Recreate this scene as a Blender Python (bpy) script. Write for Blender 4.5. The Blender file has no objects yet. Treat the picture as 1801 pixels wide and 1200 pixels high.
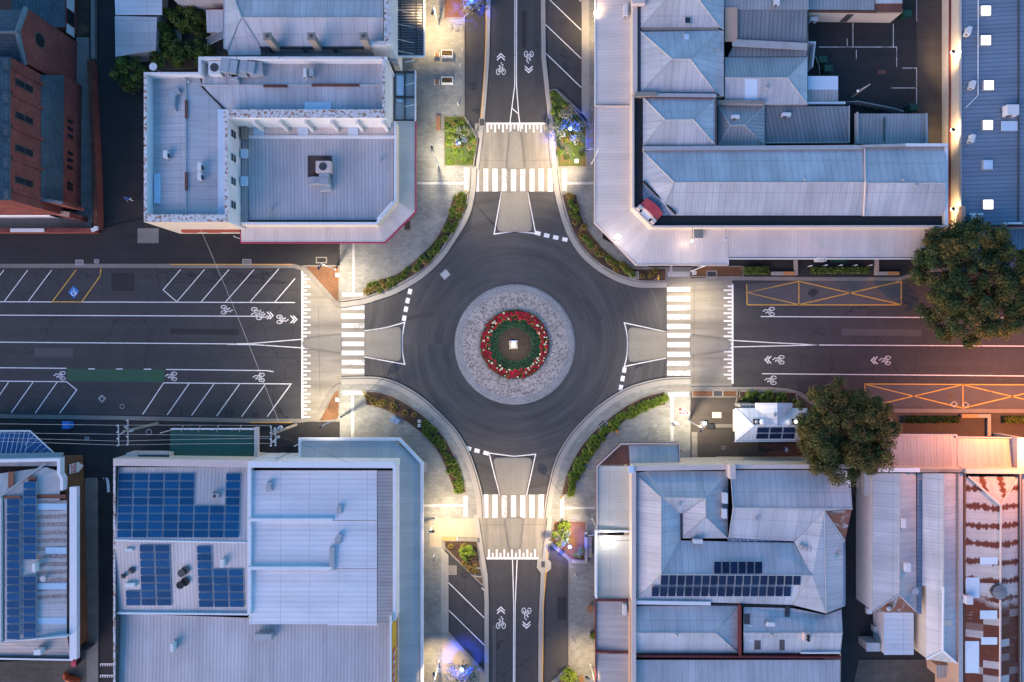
import bpy, math, random
from mathutils import Vector, Matrix
R = math.radians
scene = bpy.context.scene
C = scene.collection
rnd = random.Random(11)

# ---------------------------------------------------------------- camera
S, H = 14.0, 85.0            # photo pixels per metre on the road, flying height in metres
cam_data = bpy.data.cameras.new('camera')
cam = bpy.data.objects.new('camera', cam_data)
C.objects.link(cam)
cam.location = (0, 0, H)
cam.rotation_euler = (0, 0, 0)
cam_data.sensor_width = 36.0
cam_data.lens = 36.0 * H / (1801.0 / S)
cam_data.clip_end = 5000.0
scene.camera = cam

# ---------------------------------------------------------------- dusk sky and last glow
SUN_EL, SUN_AZ = R(4.0), R(225.0)          # low in the south west, compass bearing
world = bpy.data.worlds.new('World')
scene.world = world
world.use_nodes = True
wn = world.node_tree.nodes
sky = wn.new('ShaderNodeTexSky')
sky.sky_type = 'NISHITA'
sky.sun_disc = False
sky.sun_elevation = SUN_EL
sky.sun_rotation = SUN_AZ
sky.ozone_density = 3.7
sky.air_density = 1.0
sky.dust_density = 0.4
bg = wn['Background']
bg.inputs['Strength'].default_value = 0.12
world.node_tree.links.new(sky.outputs['Color'], bg.inputs['Color'])
sun_data = bpy.data.lights.new('sun', 'SUN')
sun_data.energy = 0.44
sun_data.angle = R(50)
sun_data.color = (1.0, 0.62, 0.52)
sun = bpy.data.objects.new('sun', sun_data)
C.objects.link(sun)
GLOW_EL = R(22.0)
sun.rotation_euler = Vector((-math.sin(SUN_AZ) * math.cos(GLOW_EL), -math.cos(SUN_AZ) * math.cos(GLOW_EL), -math.sin(GLOW_EL))).to_track_quat('-Z', 'Y').to_euler()
scene.view_settings.view_transform = 'Standard'
scene.view_settings.look = 'None'
scene.view_settings.exposure = 2.82
scene.view_settings.gamma = 1.0

# ---------------------------------------------------------------- helpers
def W(px, py, z=0.0):
    """photo pixel of a point at height z -> its place in the world"""
    f = (H - z) / H
    return Vector(((px - 900.5) / S * f, (600.0 - py) / S * f, z))

def smooth(pts, n=4, closed=False):
    out, m = [], len(pts)
    for i in range(m if closed else m - 1):
        p0 = pts[(i - 1) % m] if closed or i else pts[0]
        p1, p2 = pts[i], pts[(i + 1) % m]
        p3 = pts[(i + 2) % m] if closed or i + 2 < m else pts[-1]
        for k in range(n):
            t = k / n
            out.append(tuple(0.5 * (2 * b + (c - a) * t + (2 * a - 5 * b + 4 * c - d) * t * t + (3 * b - a - 3 * c + d) * t ** 3)
                             for a, b, c, d in zip(p0, p1, p2, p3)))
    if not closed:
        out.append(tuple(pts[-1]))
    return out

def circle_px(cx, cy, r, n=64, a0=0, a1=360):
    return [(cx + r * math.cos(R(a0 + (a1 - a0) * i / n)), cy + r * math.sin(R(a0 + (a1 - a0) * i / n))) for i in range(n if a1 - a0 == 360 else n + 1)]

def newell(pts):
    n = Vector((0, 0, 0))
    for i, a in enumerate(pts):
        b = pts[(i + 1) % len(pts)]
        n += Vector(((a.y - b.y) * (a.z + b.z), (a.z - b.z) * (a.x + b.x), (a.x - b.x) * (a.y + b.y)))
    return n.normalized() if n.length > 1e-9 else Vector((0, 0, 1))

def ruv(pts, d=None):
    n = newell(pts)
    if n.z < 0:
        n = -n
    v = Vector((0, 0, -1)) + n * n.z
    if d == 'x' or d == 'y' or v.length < 0.02:
        v = Vector((1, 0, 0)) if d == 'x' else Vector((0, -1, 0))
        v = (v - n * v.dot(n))
    v.normalize()
    u = n.cross(v)
    return [(p.dot(u), p.dot(v)) for p in pts]

class MB:
    def __init__(self):
        self.v, self.f, self.uv, self.m = [], [], [], []
    def face(self, pts, uv=None, m=0):
        i = len(self.v)
        self.v += [Vector(p) for p in pts]
        self.f.append(list(range(i, i + len(pts))))
        self.uv.append(uv or ruv([Vector(p) for p in pts]))
        self.m.append(m)
        return self
    def slab(self, pts, t=0.12, d=None, m=0):
        pts = [Vector(p) for p in pts]
        if newell(pts).z < 0:
            pts.reverse()
        uv = ruv(pts, d)
        self.face(pts, uv, m)
        low = [p - Vector((0, 0, t)) for p in pts]
        self.face(low[::-1], uv[::-1], m)
        for i in range(len(pts)):
            j = (i + 1) % len(pts)
            self.face([pts[j], pts[i], low[i], low[j]], None, m)
        return self
    def prism(self, poly, z0, z1, m=0, d='y'):
        top = [Vector((p[0], p[1], z1)) for p in poly]
        return self.slab(top, z1 - z0, d, m)
    def box(self, c, s, rz=0.0, m=0):
        """c = centre of the bottom, s = size"""
        co, si = math.cos(rz), math.sin(rz)
        P = [(c[0] + x * s[0] / 2 * co - y * s[1] / 2 * si, c[1] + x * s[0] / 2 * si + y * s[1] / 2 * co) for x, y in ((-1, -1), (1, -1), (1, 1), (-1, 1))]
        return self.prism(P, c[2], c[2] + s[2], m)
    def strip(self, pts, w, z0, z1, closed=False, off=0.0, m=0, ms=None):
        """upright band of width w along world points pts (a kerb, a parapet)"""
        P = [Vector((p[0], p[1], 0)) for p in pts]
        n = len(P)
        ms = m if ms is None else ms
        L, Rr = [], []
        for i in range(n):
            a = P[(i - 1) % n] if closed or i else None
            b = P[(i + 1) % n] if closed or i < n - 1 else None
            d1 = (P[i] - a).normalized() if a is not None else None
            d2 = (b - P[i]).normalized() if b is not None else None
            d1, d2 = d1 or d2, d2 or d1
            t = (d1 + d2)
            t = t.normalized() if t.length > 1e-6 else d2
            k = 1.0 / max(0.4, t.dot(d2))
            nn = Vector((-t.y, t.x, 0)) * k
            L.append(P[i] + nn * (off + w / 2))
            Rr.append(P[i] + nn * (off - w / 2))
        for i in range(n if closed else n - 1):
            j = (i + 1) % n
            q = [Rr[i], Rr[j], L[j], L[i]]
            u0 = (P[j] - P[i]).length
            top = [Vector((p.x, p.y, z1)) for p in q]
            self.face(top, None, m)
            if z1 - z0 > 1e-4:
                lo = [Vector((p.x, p.y, z0)) for p in q]
                self.face([lo[0], lo[1], top[1], top[0]], [(0, z0), (u0, z0), (u0, z1), (0, z1)], ms)
                self.face([lo[2], lo[3], top[3], top[2]], [(0, z0), (u0, z0), (u0, z1), (0, z1)], ms)
                if not closed and i == 0:
                    self.face([lo[3], lo[0], top[0], top[3]], None, ms)
                if not closed and i == n - 2:
                    self.face([lo[1], lo[2], top[2], top[1]], None, ms)
        return self
    def wall(self, pts, z0, z1, m=0, closed=True):
        """bare upright faces below an outline of world points"""
        n = len(pts)
        for i in range(n if closed else n - 1):
            a, b = pts[i], pts[(i + 1) % n]
            l = math.hypot(b[0] - a[0], b[1] - a[1])
            za = a[2] if z1 is None else z1
            zb = b[2] if z1 is None else z1
            self.face([(a[0], a[1], z0), (b[0], b[1], z0), (b[0], b[1], zb), (a[0], a[1], za)], [(0, z0), (l, z0), (l, zb), (0, za)], m)
        return self
    def tube(self, pts, r, n=8, m=0, r2=None):
        pts = [Vector(p) for p in pts]
        rings = []
        for i, p in enumerate(pts):
            t = (pts[min(i + 1, len(pts) - 1)] - pts[max(i - 1, 0)]).normalized()
            a = t.orthogonal().normalized() if abs(t.z) > 0.95 else t.cross(Vector((0, 0, 1))).normalized()
            b = t.cross(a)
            rr = r if r2 is None else r + (r2 - r) * i / max(1, len(pts) - 1)
            rings.append([p + (a * math.cos(2 * math.pi * k / n) + b * math.sin(2 * math.pi * k / n)) * rr for k in range(n)])
        for i in range(len(rings) - 1):
            for k in range(n):
                self.face([rings[i][k], rings[i][(k + 1) % n], rings[i + 1][(k + 1) % n], rings[i + 1][k]], [(0, 0), (1, 0), (1, 1), (0, 1)], m)
        self.face(rings[0][::-1], [(0, 0)] * n, m)
        self.face(rings[-1], [(0, 0)] * n, m)
        return self
    def cyl(self, c, r, h, n=16, m=0, r2=None):
        c = Vector(c)
        return self.tube([c, c + Vector((0, 0, h))], r, n, m, r2)
    def ball(self, c, r, n=8, m=0, sz=1.0):
        c = Vector(c)
        g = [[c + Vector((math.sin(math.pi * i / n) * math.cos(2 * math.pi * k / (2 * n)) * r, math.sin(math.pi * i / n) * math.sin(2 * math.pi * k / (2 * n)) * r, math.cos(math.pi * i / n) * r * sz)) for k in range(2 * n)] for i in range(n + 1)]
        for i in range(n):
            for k in range(2 * n):
                k2 = (k + 1) % (2 * n)
                q = [g[i][k], g[i + 1][k], g[i + 1][k2], g[i][k2]]
                if i == 0:
                    q = [g[0][0], g[1][k], g[1][k2]]
                elif i == n - 1:
                    q = [g[i][k], g[n][0], g[i][k2]]
                self.face(q, [(0, 0)] * len(q), m)
        return self
    def mesh(self, name, org, mats, shade=False):
        me = bpy.data.meshes.new(name)
        o = Vector(org)
        me.from_pydata([v - o for v in self.v], [], self.f)
        ul = me.uv_layers.new(name='UVMap')
        flat = [c for uv in self.uv for p in uv for c in p]
        ul.data.foreach_set('uv', flat)
        for mt in mats:
            me.materials.append(mt)
        if len(mats) > 1:
            me.polygons.foreach_set('material_index', self.m)
        if shade:
            me.polygons.foreach_set('use_smooth', [True] * len(self.f))
        me.update()
        return me

ORG = {}
def tag(o, label=None, cat=None, group=None, kind=None):
    for k, v in (('label', label), ('category', cat), ('group', group), ('kind', kind)):
        if v:
            o[k] = v
    return o
def thing(name, label, cat, loc, group=None):
    o = bpy.data.objects.new(name, None)
    o.empty_display_size = 0.3
    C.objects.link(o)
    o.location = loc
    ORG[o.name] = Vector(loc)
    return tag(o, label, cat, group)
def link(mb, name, mats, parent=None, label=None, cat=None, group=None, kind=None, shade=False):
    """link the mesh: a part when a parent is given, else a thing or a piece of the setting"""
    if not isinstance(mats, (list, tuple)):
        mats = [mats]
    if parent is not None:
        org = ORG[parent.name]
    else:
        xs = [v.x for v in mb.v]; ys = [v.y for v in mb.v]; zs = [v.z for v in mb.v]
        org = Vector(((min(xs) + max(xs)) / 2, (min(ys) + max(ys)) / 2, min(zs)))
    o = bpy.data.objects.new(name, mb.mesh(name, org, mats, shade))
    C.objects.link(o)
    ORG[o.name] = Vector(org)
    if parent is not None:
        o.parent = parent
    else:
        o.location = org
    return tag(o, label, cat, group, kind)
def dup(root, loc, rz=0.0, label=None, group=None, scale=None):
    r = root.copy(); C.objects.link(r)
    r.location = loc; r.rotation_euler = (0, 0, rz)
    if scale: r.scale = (scale,) * 3
    if label: r['label'] = label
    if group: r['group'] = group
    for ch in list(root.children):
        c = ch.copy(); C.objects.link(c); c.parent = r
        for g in list(ch.children):
            d = g.copy(); C.objects.link(d); d.parent = c
    return r
def struct(mb, name, m, kind='structure'):
    return link(mb, name, m, kind=kind)

# ---------------------------------------------------------------- materials
class NT:
    def __init__(self, name):
        self.mat = bpy.data.materials.new(name)
        self.mat.use_nodes = True
        self.t = self.mat.node_tree
        self.p = self.t.nodes['Principled BSDF']
    def n(self, typ, **kw):
        nd = self.t.nodes.new('ShaderNode' + typ)
        for k, v in kw.items():
            if k.startswith('i_'):
                nd.inputs[int(k[2:])].default_value = v
            elif k.startswith('I_'):
                nd.inputs[k[2:]].default_value = v
            else:
                setattr(nd, k, v)
        return nd
    def l(self, a, b):
        self.t.links.new(a, b)
    def math(self, op, a, b=None, c=None):
        nd = self.n('Math', operation=op)
        for i, x in enumerate((a, b, c)):
            if x is None: continue
            if isinstance(x, (int, float)): nd.inputs[i].default_value = x
            else: self.l(x, nd.inputs[i])
        return nd.outputs[0]
    def mix(self, f, a, b, blend='MIX'):
        nd = self.n('Mix', data_type='RGBA', blend_type=blend)
        for k, x in (('Factor', f),):
            if isinstance(x, (int, float)): nd.inputs[0].default_value = x
            else: self.l(x, nd.inputs[0])
        for i, x in ((6, a), (7, b)):
            if isinstance(x, (tuple, list)): nd.inputs[i].default_value = (*x[:3], 1)
            else: self.l(x, nd.inputs[i])
        return nd.outputs[2]
    def noise(self, co, scale, detail=3.0, rough=0.55, dist=0.0):
        nd = self.n('TexNoise', I_Scale=scale, I_Detail=detail, I_Roughness=rough, I_Distortion=dist)
        if co is not None: self.l(co, nd.inputs['Vector'])
        return nd.outputs['Fac']
    def ramp(self, f, a, b, smooth=False):
        nd = self.n('MapRange', interpolation_type='SMOOTHSTEP' if smooth else 'LINEAR', i_1=a, i_2=b)
        self.l(f, nd.inputs[0])
        return nd.outputs[0]
    def gain(self, f, lo, hi):
        """grey factor lo..hi as a colour multiplier"""
        nd = self.n('MapRange', i_1=0.25, i_2=0.75, i_3=lo, i_4=hi)
        self.l(f, nd.inputs[0])
        return nd.outputs[0]
    def scalec(self, col, f):
        nd = self.n('VectorMath', operation='SCALE')
        if isinstance(col, (tuple, list)): nd.inputs[0].default_value = col[:3]
        else: self.l(col, nd.inputs[0])
        if isinstance(f, (int, float)): nd.inputs['Scale'].default_value = f
        else: self.l(f, nd.inputs['Scale'])
        return nd.outputs[0]
    def mapping(self, co, scale):
        nd = self.n('VectorMath', operation='MULTIPLY')
        self.l(co, nd.inputs[0]); nd.inputs[1].default_value = scale
        return nd.outputs[0]
    def bump(self, h, s=0.3, d=0.02):
        nd = self.n('Bump', I_Strength=s, I_Distance=d)
        self.l(h, nd.inputs['Height']); self.l(nd.outputs[0], self.p.inputs['Normal'])
    def done(self, col, rough=0.7, metal=0.0, spec=0.4):
        if isinstance(col, (tuple, list)): self.p.inputs['Base Color'].default_value = (*col[:3], 1)
        else: self.l(col, self.p.inputs['Base Color'])
        if isinstance(rough, (int, float)): self.p.inputs['Roughness'].default_value = rough
        else: self.l(rough, self.p.inputs['Roughness'])
        self.p.inputs['Metallic'].default_value = metal
        self.p.inputs['Specular IOR Level'].default_value = spec
        return self.mat

def world_pos(t):
    return t.n('NewGeometry').outputs['Position']

def plain(name, col, rough=0.6, var=0.12, scale=2.0, metal=0.0, spec=0.4, fine=0.0):
    t = NT(name)
    co = world_pos(t)
    f = t.gain(t.noise(co, scale, 4), 1 - var, 1 + var)
    c = t.scalec(col, f)
    if fine:
        c = t.scalec(c, t.gain(t.noise(co, 9.0, 2), 1 - fine, 1 + fine))
    return t.done(c, rough, metal, spec)

def ground_mat(name, col, patch=0.2, grit=0.25, tint=None, crack=0.0, rough=0.85):
    t = NT(name)
    co = world_pos(t)
    c = t.scalec(col, t.gain(t.noise(co, 0.12, 5, 0.6), 1 - patch, 1 + patch))
    c = t.scalec(c, t.gain(t.noise(co, 0.9, 4, 0.6), 1 - patch * 0.6, 1 + patch * 0.6))
    c = t.scalec(c, t.gain(t.noise(co, 7.0, 3, 0.7), 1 - grit, 1 + grit))
    sp = t.n('SeparateXYZ'); t.l(co, sp.inputs[0])
    ew = t.math('GREATER_THAN', t.math('ABSOLUTE', sp.outputs[0]), t.math('ABSOLUTE', sp.outputs[1]))
    sa = t.noise(t.mapping(co, (0.04, 0.9, 1)), 1.0, 4, 0.6); sb = t.noise(t.mapping(co, (0.9, 0.04, 1)), 1.0, 4, 0.6)
    st = t.math('ADD', t.math('MULTIPLY', sa, ew), t.math('MULTIPLY', sb, t.math('SUBTRACT', 1.0, ew)))
    c = t.scalec(c, t.gain(st, 1 - patch * 0.9, 1 + patch * 0.9))
    if tint:
        c = t.mix(t.ramp(t.noise(co, 0.35, 4), 0.5, 0.68), c, tint)
    if crack:
        vo = t.n('TexVoronoi', feature='DISTANCE_TO_EDGE', I_Scale=0.22, I_Randomness=1.0)
        wob = t.n('VectorMath', operation='ADD')
        t.l(co, wob.inputs[0])
        nn = t.n('TexNoise', I_Scale=0.8, I_Detail=4.0); t.l(co, nn.inputs['Vector'])
        t.l(nn.outputs['Color'], wob.inputs[1])
        t.l(wob.outputs[0], vo.inputs['Vector'])
        k = t.math('LESS_THAN', vo.outputs['Distance'], 0.007)
        k = t.math('MULTIPLY', k, t.ramp(t.noise(co, 0.08, 2), 0.5, 0.56))
        c = t.mix(t.math('MULTIPLY', k, crack), c, (0.012, 0.012, 0.013))
    t.bump(t.noise(co, 30.0, 2), 0.25, 0.01)
    return t.done(c, rough, 0.0, 0.3)

def road_ring_mat():
    """circulating road: tyre-polished arcs run round the island"""
    t = NT('asphalt_circulating')
    co = world_pos(t)
    d = t.n('VectorMath', operation='SUBTRACT'); t.l(co, d.inputs[0]); d.inputs[1].default_value = W(905.5, 606)
    sp = t.n('SeparateXYZ'); t.l(d.outputs[0], sp.inputs[0])
    ln = t.n('VectorMath', operation='LENGTH'); t.l(d.outputs[0], ln.inputs[0]); r = ln.outputs['Value']
    an = t.math('ARCTAN2', sp.outputs[1], sp.outputs[0])
    cv = t.n('CombineXYZ'); t.l(r, cv.inputs[0]); t.l(t.math('MULTIPLY', an, 0.9), cv.inputs[1])
    arcs = t.noise(cv.outputs[0], 1.0, 5, 0.65)
    fine = t.noise(t.mapping(cv.outputs[0], (5.0, 1.2, 1)), 1.0, 3, 0.6)
    c = t.scalec((0.056, 0.0545, 0.0555), t.gain(arcs, 0.66, 1.42))
    c = t.scalec(c, t.gain(fine, 0.86, 1.16))
    c = t.scalec(c, t.gain(t.noise(co, 0.18, 4, 0.6), 0.82, 1.2))
    c = t.scalec(c, t.gain(t.noise(co, 7.0, 3, 0.7), 0.86, 1.14))
    c = t.mix(t.ramp(t.noise(co, 1.6, 3, 0.5), 0.70, 0.74), c, (0.028, 0.027, 0.028))
    t.bump(t.noise(co, 30.0, 2), 0.25, 0.01)
    return t.done(c, 0.72, 0.0, 0.35)

def platform_mat():
    """raised crossing slabs: pale, darkened along the wheel paths of each arm"""
    t = NT('platform_concrete')
    co = world_pos(t)
    sp = t.n('SeparateXYZ'); t.l(co, sp.inputs[0])
    ew = t.math('GREATER_THAN', t.math('ABSOLUTE', sp.outputs[0]), t.math('ABSOLUTE', sp.outputs[1]))
    a = t.noise(t.mapping(co, (0.05, 0.75, 1)), 1.0, 3, 0.6); b = t.noise(t.mapping(co, (0.75, 0.05, 1)), 1.0, 3, 0.6)
    w = t.math('ADD', t.math('MULTIPLY', a, ew), t.math('MULTIPLY', b, t.math('SUBTRACT', 1.0, ew)))
    c = t.scalec((0.24, 0.22, 0.185), t.gain(w, 0.60, 1.30))
    c = t.scalec(c, t.gain(t.noise(co, 0.6, 4, 0.6), 0.88, 1.12))
    c = t.scalec(c, t.gain(t.noise(co, 7.0, 3, 0.7), 0.9, 1.1))
    return t.done(c, 0.8, 0.0, 0.3)

def pavers(name, c1, c2, mortar, w, h, mort=0.018, off=0.5, rot=0.0):
    t = NT(name)
    co = world_pos(t)
    mp = t.n('Mapping'); mp.inputs['Rotation'].default_value = (0, 0, rot)
    t.l(co, mp.inputs['Vector'])
    b = t.n('TexBrick', I_Scale=1.0)
    b.offset = off
    b.inputs['Color1'].default_value = (*c1, 1); b.inputs['Color2'].default_value = (*c2, 1); b.inputs['Mortar'].default_value = (*mortar, 1)
    b.inputs['Mortar Size'].default_value = mort; b.inputs['Brick Width'].default_value = w; b.inputs['Row Height'].default_value = h
    b.inputs['Bias'].default_value = 0.0
    t.l(mp.outputs[0], b.inputs['Vector'])
    c = t.scalec(b.outputs['Color'], t.gain(t.noise(co, 0.35, 5, 0.65), 0.72, 1.28))
    c = t.scalec(c, t.gain(t.noise(co, 6.0, 3), 0.85, 1.15))
    t.bump(t.math('SUBTRACT', 1.0, b.outputs['Fac']), 0.3, 0.01)
    return t.done(c, 0.75, 0.0, 0.35)

def metal(name, col, pitch=0.4, groove=0.16, sheet=0.0, rust=0.0, dirt=0.25, rough=0.45, rustscale=0.5, lap=0.0, streak=1.0):
    """ribbed roof sheeting: the ribs run down the slope (v of the UV map)"""
    t = NT(name)
    uv = t.n('UVMap').outputs[0]
    sp = t.n('SeparateXYZ'); t.l(uv, sp.inputs[0])
    u, v = sp.outputs[0], sp.outputs[1]
    wv = t.math('PINGPONG', t.math('DIVIDE', u, pitch), 0.5)
    rib = t.ramp(wv, 0.30, 0.48, True)
    c = t.scalec(col, t.math('SUBTRACT', 1.0, t.math('MULTIPLY', rib, groove)))  # furrow shade and dirt painted into the colour; the bump alone hardly shows
    big = t.noise(t.mapping(uv, (0.25, 0.12, 1)), 1.0, 5, 0.6)
    c = t.scalec(c, t.gain(big, 1 - dirt, 1 + dirt * 0.6))
    c = t.scalec(c, t.gain(t.noise(t.mapping(uv, (2.0, 0.22 * streak, 1)), 1.0, 4, 0.6), 1 - dirt * 0.3, 1 + dirt * 0.2))
    c = t.scalec(c, t.gain(t.noise(uv, 8.0, 3), 0.93, 1.07))
    # single sheets differ a little in age
    ps = t.math('FLOOR', t.math('DIVIDE', u, 0.78))
    wn_ = t.n('TexWhiteNoise', noise_dimensions='1D'); t.l(ps, wn_.inputs['W'])
    c = t.scalec(c, t.gain(wn_.outputs[0], 0.96, 1.04))
    sp_ = t.math('MULTIPLY', t.ramp(t.noise(uv, 4.5, 2, .5), .68, .72), t.ramp(t.noise(uv, .3, 3), .45, .62))
    c = t.scalec(c, t.math('SUBTRACT', 1.0, t.math('MULTIPLY', sp_, .55)))
    if sheet:
        q = t.math('PINGPONG', t.math('DIVIDE', u, sheet), 0.5)
        c = t.scalec(c, t.math('SUBTRACT', 1.0, t.math('MULTIPLY', t.math('LESS_THAN', q, 0.045 / sheet * 0.5), 0.38)))
    if lap:
        q = t.math('PINGPONG', t.math('DIVIDE', v, lap), 0.5)
        c = t.scalec(c, t.math('SUBTRACT', 1.0, t.math('MULTIPLY', t.math('LESS_THAN', q, 0.03 / lap), 0.3)))
    if rust:
        r1 = t.noise(t.mapping(uv, (0.7, 0.35, 1)), rustscale * 2, 6, 0.7, 0.4)
        r2 = t.noise(uv, 3.0, 4, 0.7)
        m = t.ramp(t.math('ADD', t.math('MULTIPLY', r1, 0.75), t.math('MULTIPLY', r2, 0.25)), 0.72 - 0.32 * rust, 0.80 - 0.32 * rust)
        rc = t.mix(t.noise(uv, 1.8, 3), (0.16, 0.05, 0.025), (0.26, 0.10, 0.05))
        c = t.mix(m, c, rc)
    t.bump(wv, 0.15, pitch * 0.2)
    return t.done(c, rough, 0.15, 0.5)

def flake(name, paint, under, amount=0.45, scale=3.5):
    """peeling paint over brick"""
    t = NT(name)
    co = world_pos(t)
    m = t.ramp(t.noise(co, scale, 6, 0.75), 0.62 - amount * 0.35, 0.66 - amount * 0.35)
    c = t.mix(m, under, paint)
    c = t.scalec(c, t.gain(t.noise(co, 1.2, 3), 0.85, 1.12))
    return t.done(c, 0.85, 0.0, 0.2)

def brick(name, c1, c2, mortar, w=0.46, h=0.17):
    t = NT(name)
    uv = t.n('UVMap').outputs[0]
    b = t.n('TexBrick', I_Scale=1.0)
    b.inputs['Color1'].default_value = (*c1, 1); b.inputs['Color2'].default_value = (*c2, 1); b.inputs['Mortar'].default_value = (*mortar, 1)
    b.inputs['Mortar Size'].default_value = 0.02; b.inputs['Brick Width'].default_value = w; b.inputs['Row Height'].default_value = h
    t.l(uv, b.inputs['Vector'])
    co = world_pos(t)
    c = t.scalec(b.outputs['Color'], t.gain(t.noise(co, 0.6, 5, 0.6), 0.75, 1.25))
    c = t.scalec(c, t.gain(t.noise(co, 5.0, 3), 0.85, 1.15))
    return t.done(c, 0.9, 0.0, 0.2)

def emit(name, col, strength):
    t = NT(name)
    t.p.inputs['Emission Color'].default_value = (*col, 1)
    t.p.inputs['Emission Strength'].default_value = strength
    return t.done(col, 0.4)

def worn_paint(name, col, wear=0.25, under=(0.06, 0.06, 0.062)):
    t = NT(name)
    co = world_pos(t)
    m = t.ramp(t.math('ADD', t.math('MULTIPLY', t.noise(co, 5.0, 6, 0.8), 0.7), t.math('MULTIPLY', t.noise(co, 0.7, 3), 0.3)), 0.30 + wear * 0.35, 0.38 + wear * 0.35)
    c = t.mix(m, under, col)
    c = t.scalec(c, t.gain(t.noise(co, 1.5, 4), 0.86, 1.1))
    return t.done(c, 0.65, 0.0, 0.35)

def leaf(name, c1, c2, rough=0.55):
    t = NT(name)
    oi = t.n('NewGeometry')
    c = t.mix(t.ramp(oi.outputs['Random Per Island'], 0.0, 1.0), c1, c2)
    c = t.scalec(c, t.gain(t.noise(oi.outputs['Position'], 0.8, 3), 0.7, 1.3))
    t.p.inputs['Subsurface Weight'].default_value = 0.0
    return t.done(c, rough, 0.0, 0.15)

M = {}
M['asphalt'] = ground_mat('asphalt_old', (0.050, 0.049, 0.052), 0.16, 0.22, crack=0.7)
M['asphalt_new'] = road_ring_mat()
M['asphalt_dark'] = ground_mat('asphalt_dark', (0.028, 0.027, 0.029), 0.18, 0.2, tint=(0.034, 0.031, 0.031))
M['asphalt_brown'] = ground_mat('asphalt_brown', (0.062, 0.052, 0.047), 0.2, 0.2)
M['asphalt_patch'] = ground_mat('asphalt_patch', (0.085, 0.082, 0.085), 0.12, 0.2)
M['platform'] = platform_mat()
M['concrete'] = ground_mat('concrete', (0.30, 0.285, 0.26), 0.10, 0.10)
M['concrete_old'] = ground_mat('concrete_old', (0.20, 0.185, 0.165), 0.18, 0.15)
M['concrete_warm'] = ground_mat('concrete_warm', (0.34, 0.29, 0.22), 0.10, 0.08)
M['joint'] = plain('kerb_joint_dark', (0.05, 0.05, 0.055))
M['pavers'] = pavers('grey_stone_pavers', (0.185, 0.19, 0.178), (0.24, 0.244, 0.23), (0.165, 0.165, 0.155), 0.62, 0.31)
M['pavers_pale'] = pavers('pale_stone_pavers', (0.235, 0.23, 0.20), (0.28, 0.272, 0.245), (0.19, 0.186, 0.17), 0.4, 0.4)
M['refuge'] = ground_mat('refuge_paving', (0.225, 0.212, 0.18), 0.10, 0.14)
M['tactile'] = pavers('tactile_pale', (0.42, 0.42, 0.42), (0.46, 0.46, 0.45), (0.33, 0.33, 0.33), 0.4, 0.4, 0.02, 0.0)
M['soil'] = ground_mat('mulch_soil', (0.048, 0.030, 0.021), 0.3, 0.6, tint=(0.13, 0.075, 0.04))
M['dark_soil'] = ground_mat('dark_garden_soil', (0.024, 0.018, 0.014), 0.25, 0.6)
M['mulch'] = ground_mat('bark_mulch', (0.13, 0.062, 0.032), 0.25, 0.6, tint=(0.20, 0.10, 0.045))
M['lawn'] = ground_mat('leaf_littered_grass', (0.055, 0.085, 0.014), 0.3, 0.5, tint=(0.17, 0.075, 0.03))
M['yard'] = ground_mat('yard_dirt', (0.10, 0.085, 0.07), 0.3, 0.3, tint=(0.07, 0.065, 0.05))
M['white_line'] = worn_paint('white_road_paint', (0.76, 0.75, 0.73), 0.16)
M['white_worn'] = worn_paint('white_road_paint_worn', (0.72, 0.71, 0.68), 0.37, (0.24, 0.23, 0.21))
M['yellow_line'] = worn_paint('yellow_road_paint', (0.72, 0.36, 0.03), 0.12)
M['orange_line'] = worn_paint('orange_road_paint', (0.58, 0.33, 0.06), 0.2)
M['black_line'] = worn_paint('blacked_out_paint', (0.022, 0.022, 0.024), 0.3, (0.05, 0.05, 0.052))
M['green_lane'] = worn_paint('green_lane_paint', (0.022, 0.085, 0.045), 0.10, (0.04, 0.05, 0.045))
M['blue_paint'] = worn_paint('blue_road_paint', (0.05, 0.20, 0.52), 0.08)
GREY = (0.50, 0.50, 0.51)
M['zinc'] = metal('zincalume_fine', (0.47, 0.47, 0.485), 0.38, 0.06, sheet=0.78, lap=4.6, dirt=0.3)
M['zinc_lap'] = metal('zincalume_lapped', (0.50, 0.495, 0.505), 0.38, 0.05, sheet=1.5, lap=2.2)
M['zinc_deck'] = metal('zinc_tray_deck', (0.46, 0.455, 0.465), 0.42, 0.26, dirt=0.22)
M['zinc_dull'] = metal('galvanised_dull', (0.33, 0.335, 0.34), 0.42, 0.30, dirt=0.3)
M['zinc_dark'] = metal('galvanised_dark', (0.22, 0.23, 0.24), 0.5, 0.4, dirt=0.3)
M['zinc_white'] = metal('white_sheeting', (0.66, 0.67, 0.70), 0.6, 0.10, dirt=0.16, lap=3.4)
M['zinc_blue'] = metal('blue_grey_sheeting', (0.17, 0.22, 0.29), 0.5, 0.34, dirt=0.2)
M['zinc_old'] = metal('old_galvanised', (0.46, 0.45, 0.44), 0.4, 0.12, sheet=0.8, rust=0.35)
M['zinc_warm'] = metal('weathered_awning_iron', (0.46, 0.41, 0.385), 0.4, 0.12, sheet=0.8, rust=0.15)
M['zinc_rusty'] = metal('rusty_galvanised', (0.42, 0.40, 0.39), 0.4, 0.15, sheet=0.8, rust=0.95, rustscale=0.6)
M['rust'] = metal('solid_rust', (0.17, 0.06, 0.035), 0.4, 0.2, dirt=0.45)
M['awning_cream'] = metal('cream_awning', (0.55, 0.51, 0.44), 0.30, 0.10, dirt=0.16, lap=6.0)
M['awning_white'] = metal('off_white_awning', (0.66, 0.57, 0.52), 0.38, 0.10, dirt=0.14)
M['awning_grey'] = metal('grey_awning', (0.46, 0.45, 0.425), 0.30, 0.20, dirt=0.15)
M['awning_green'] = metal('green_awning', (0.020, 0.095, 0.065), 0.3, 0.25, dirt=0.15)
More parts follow.
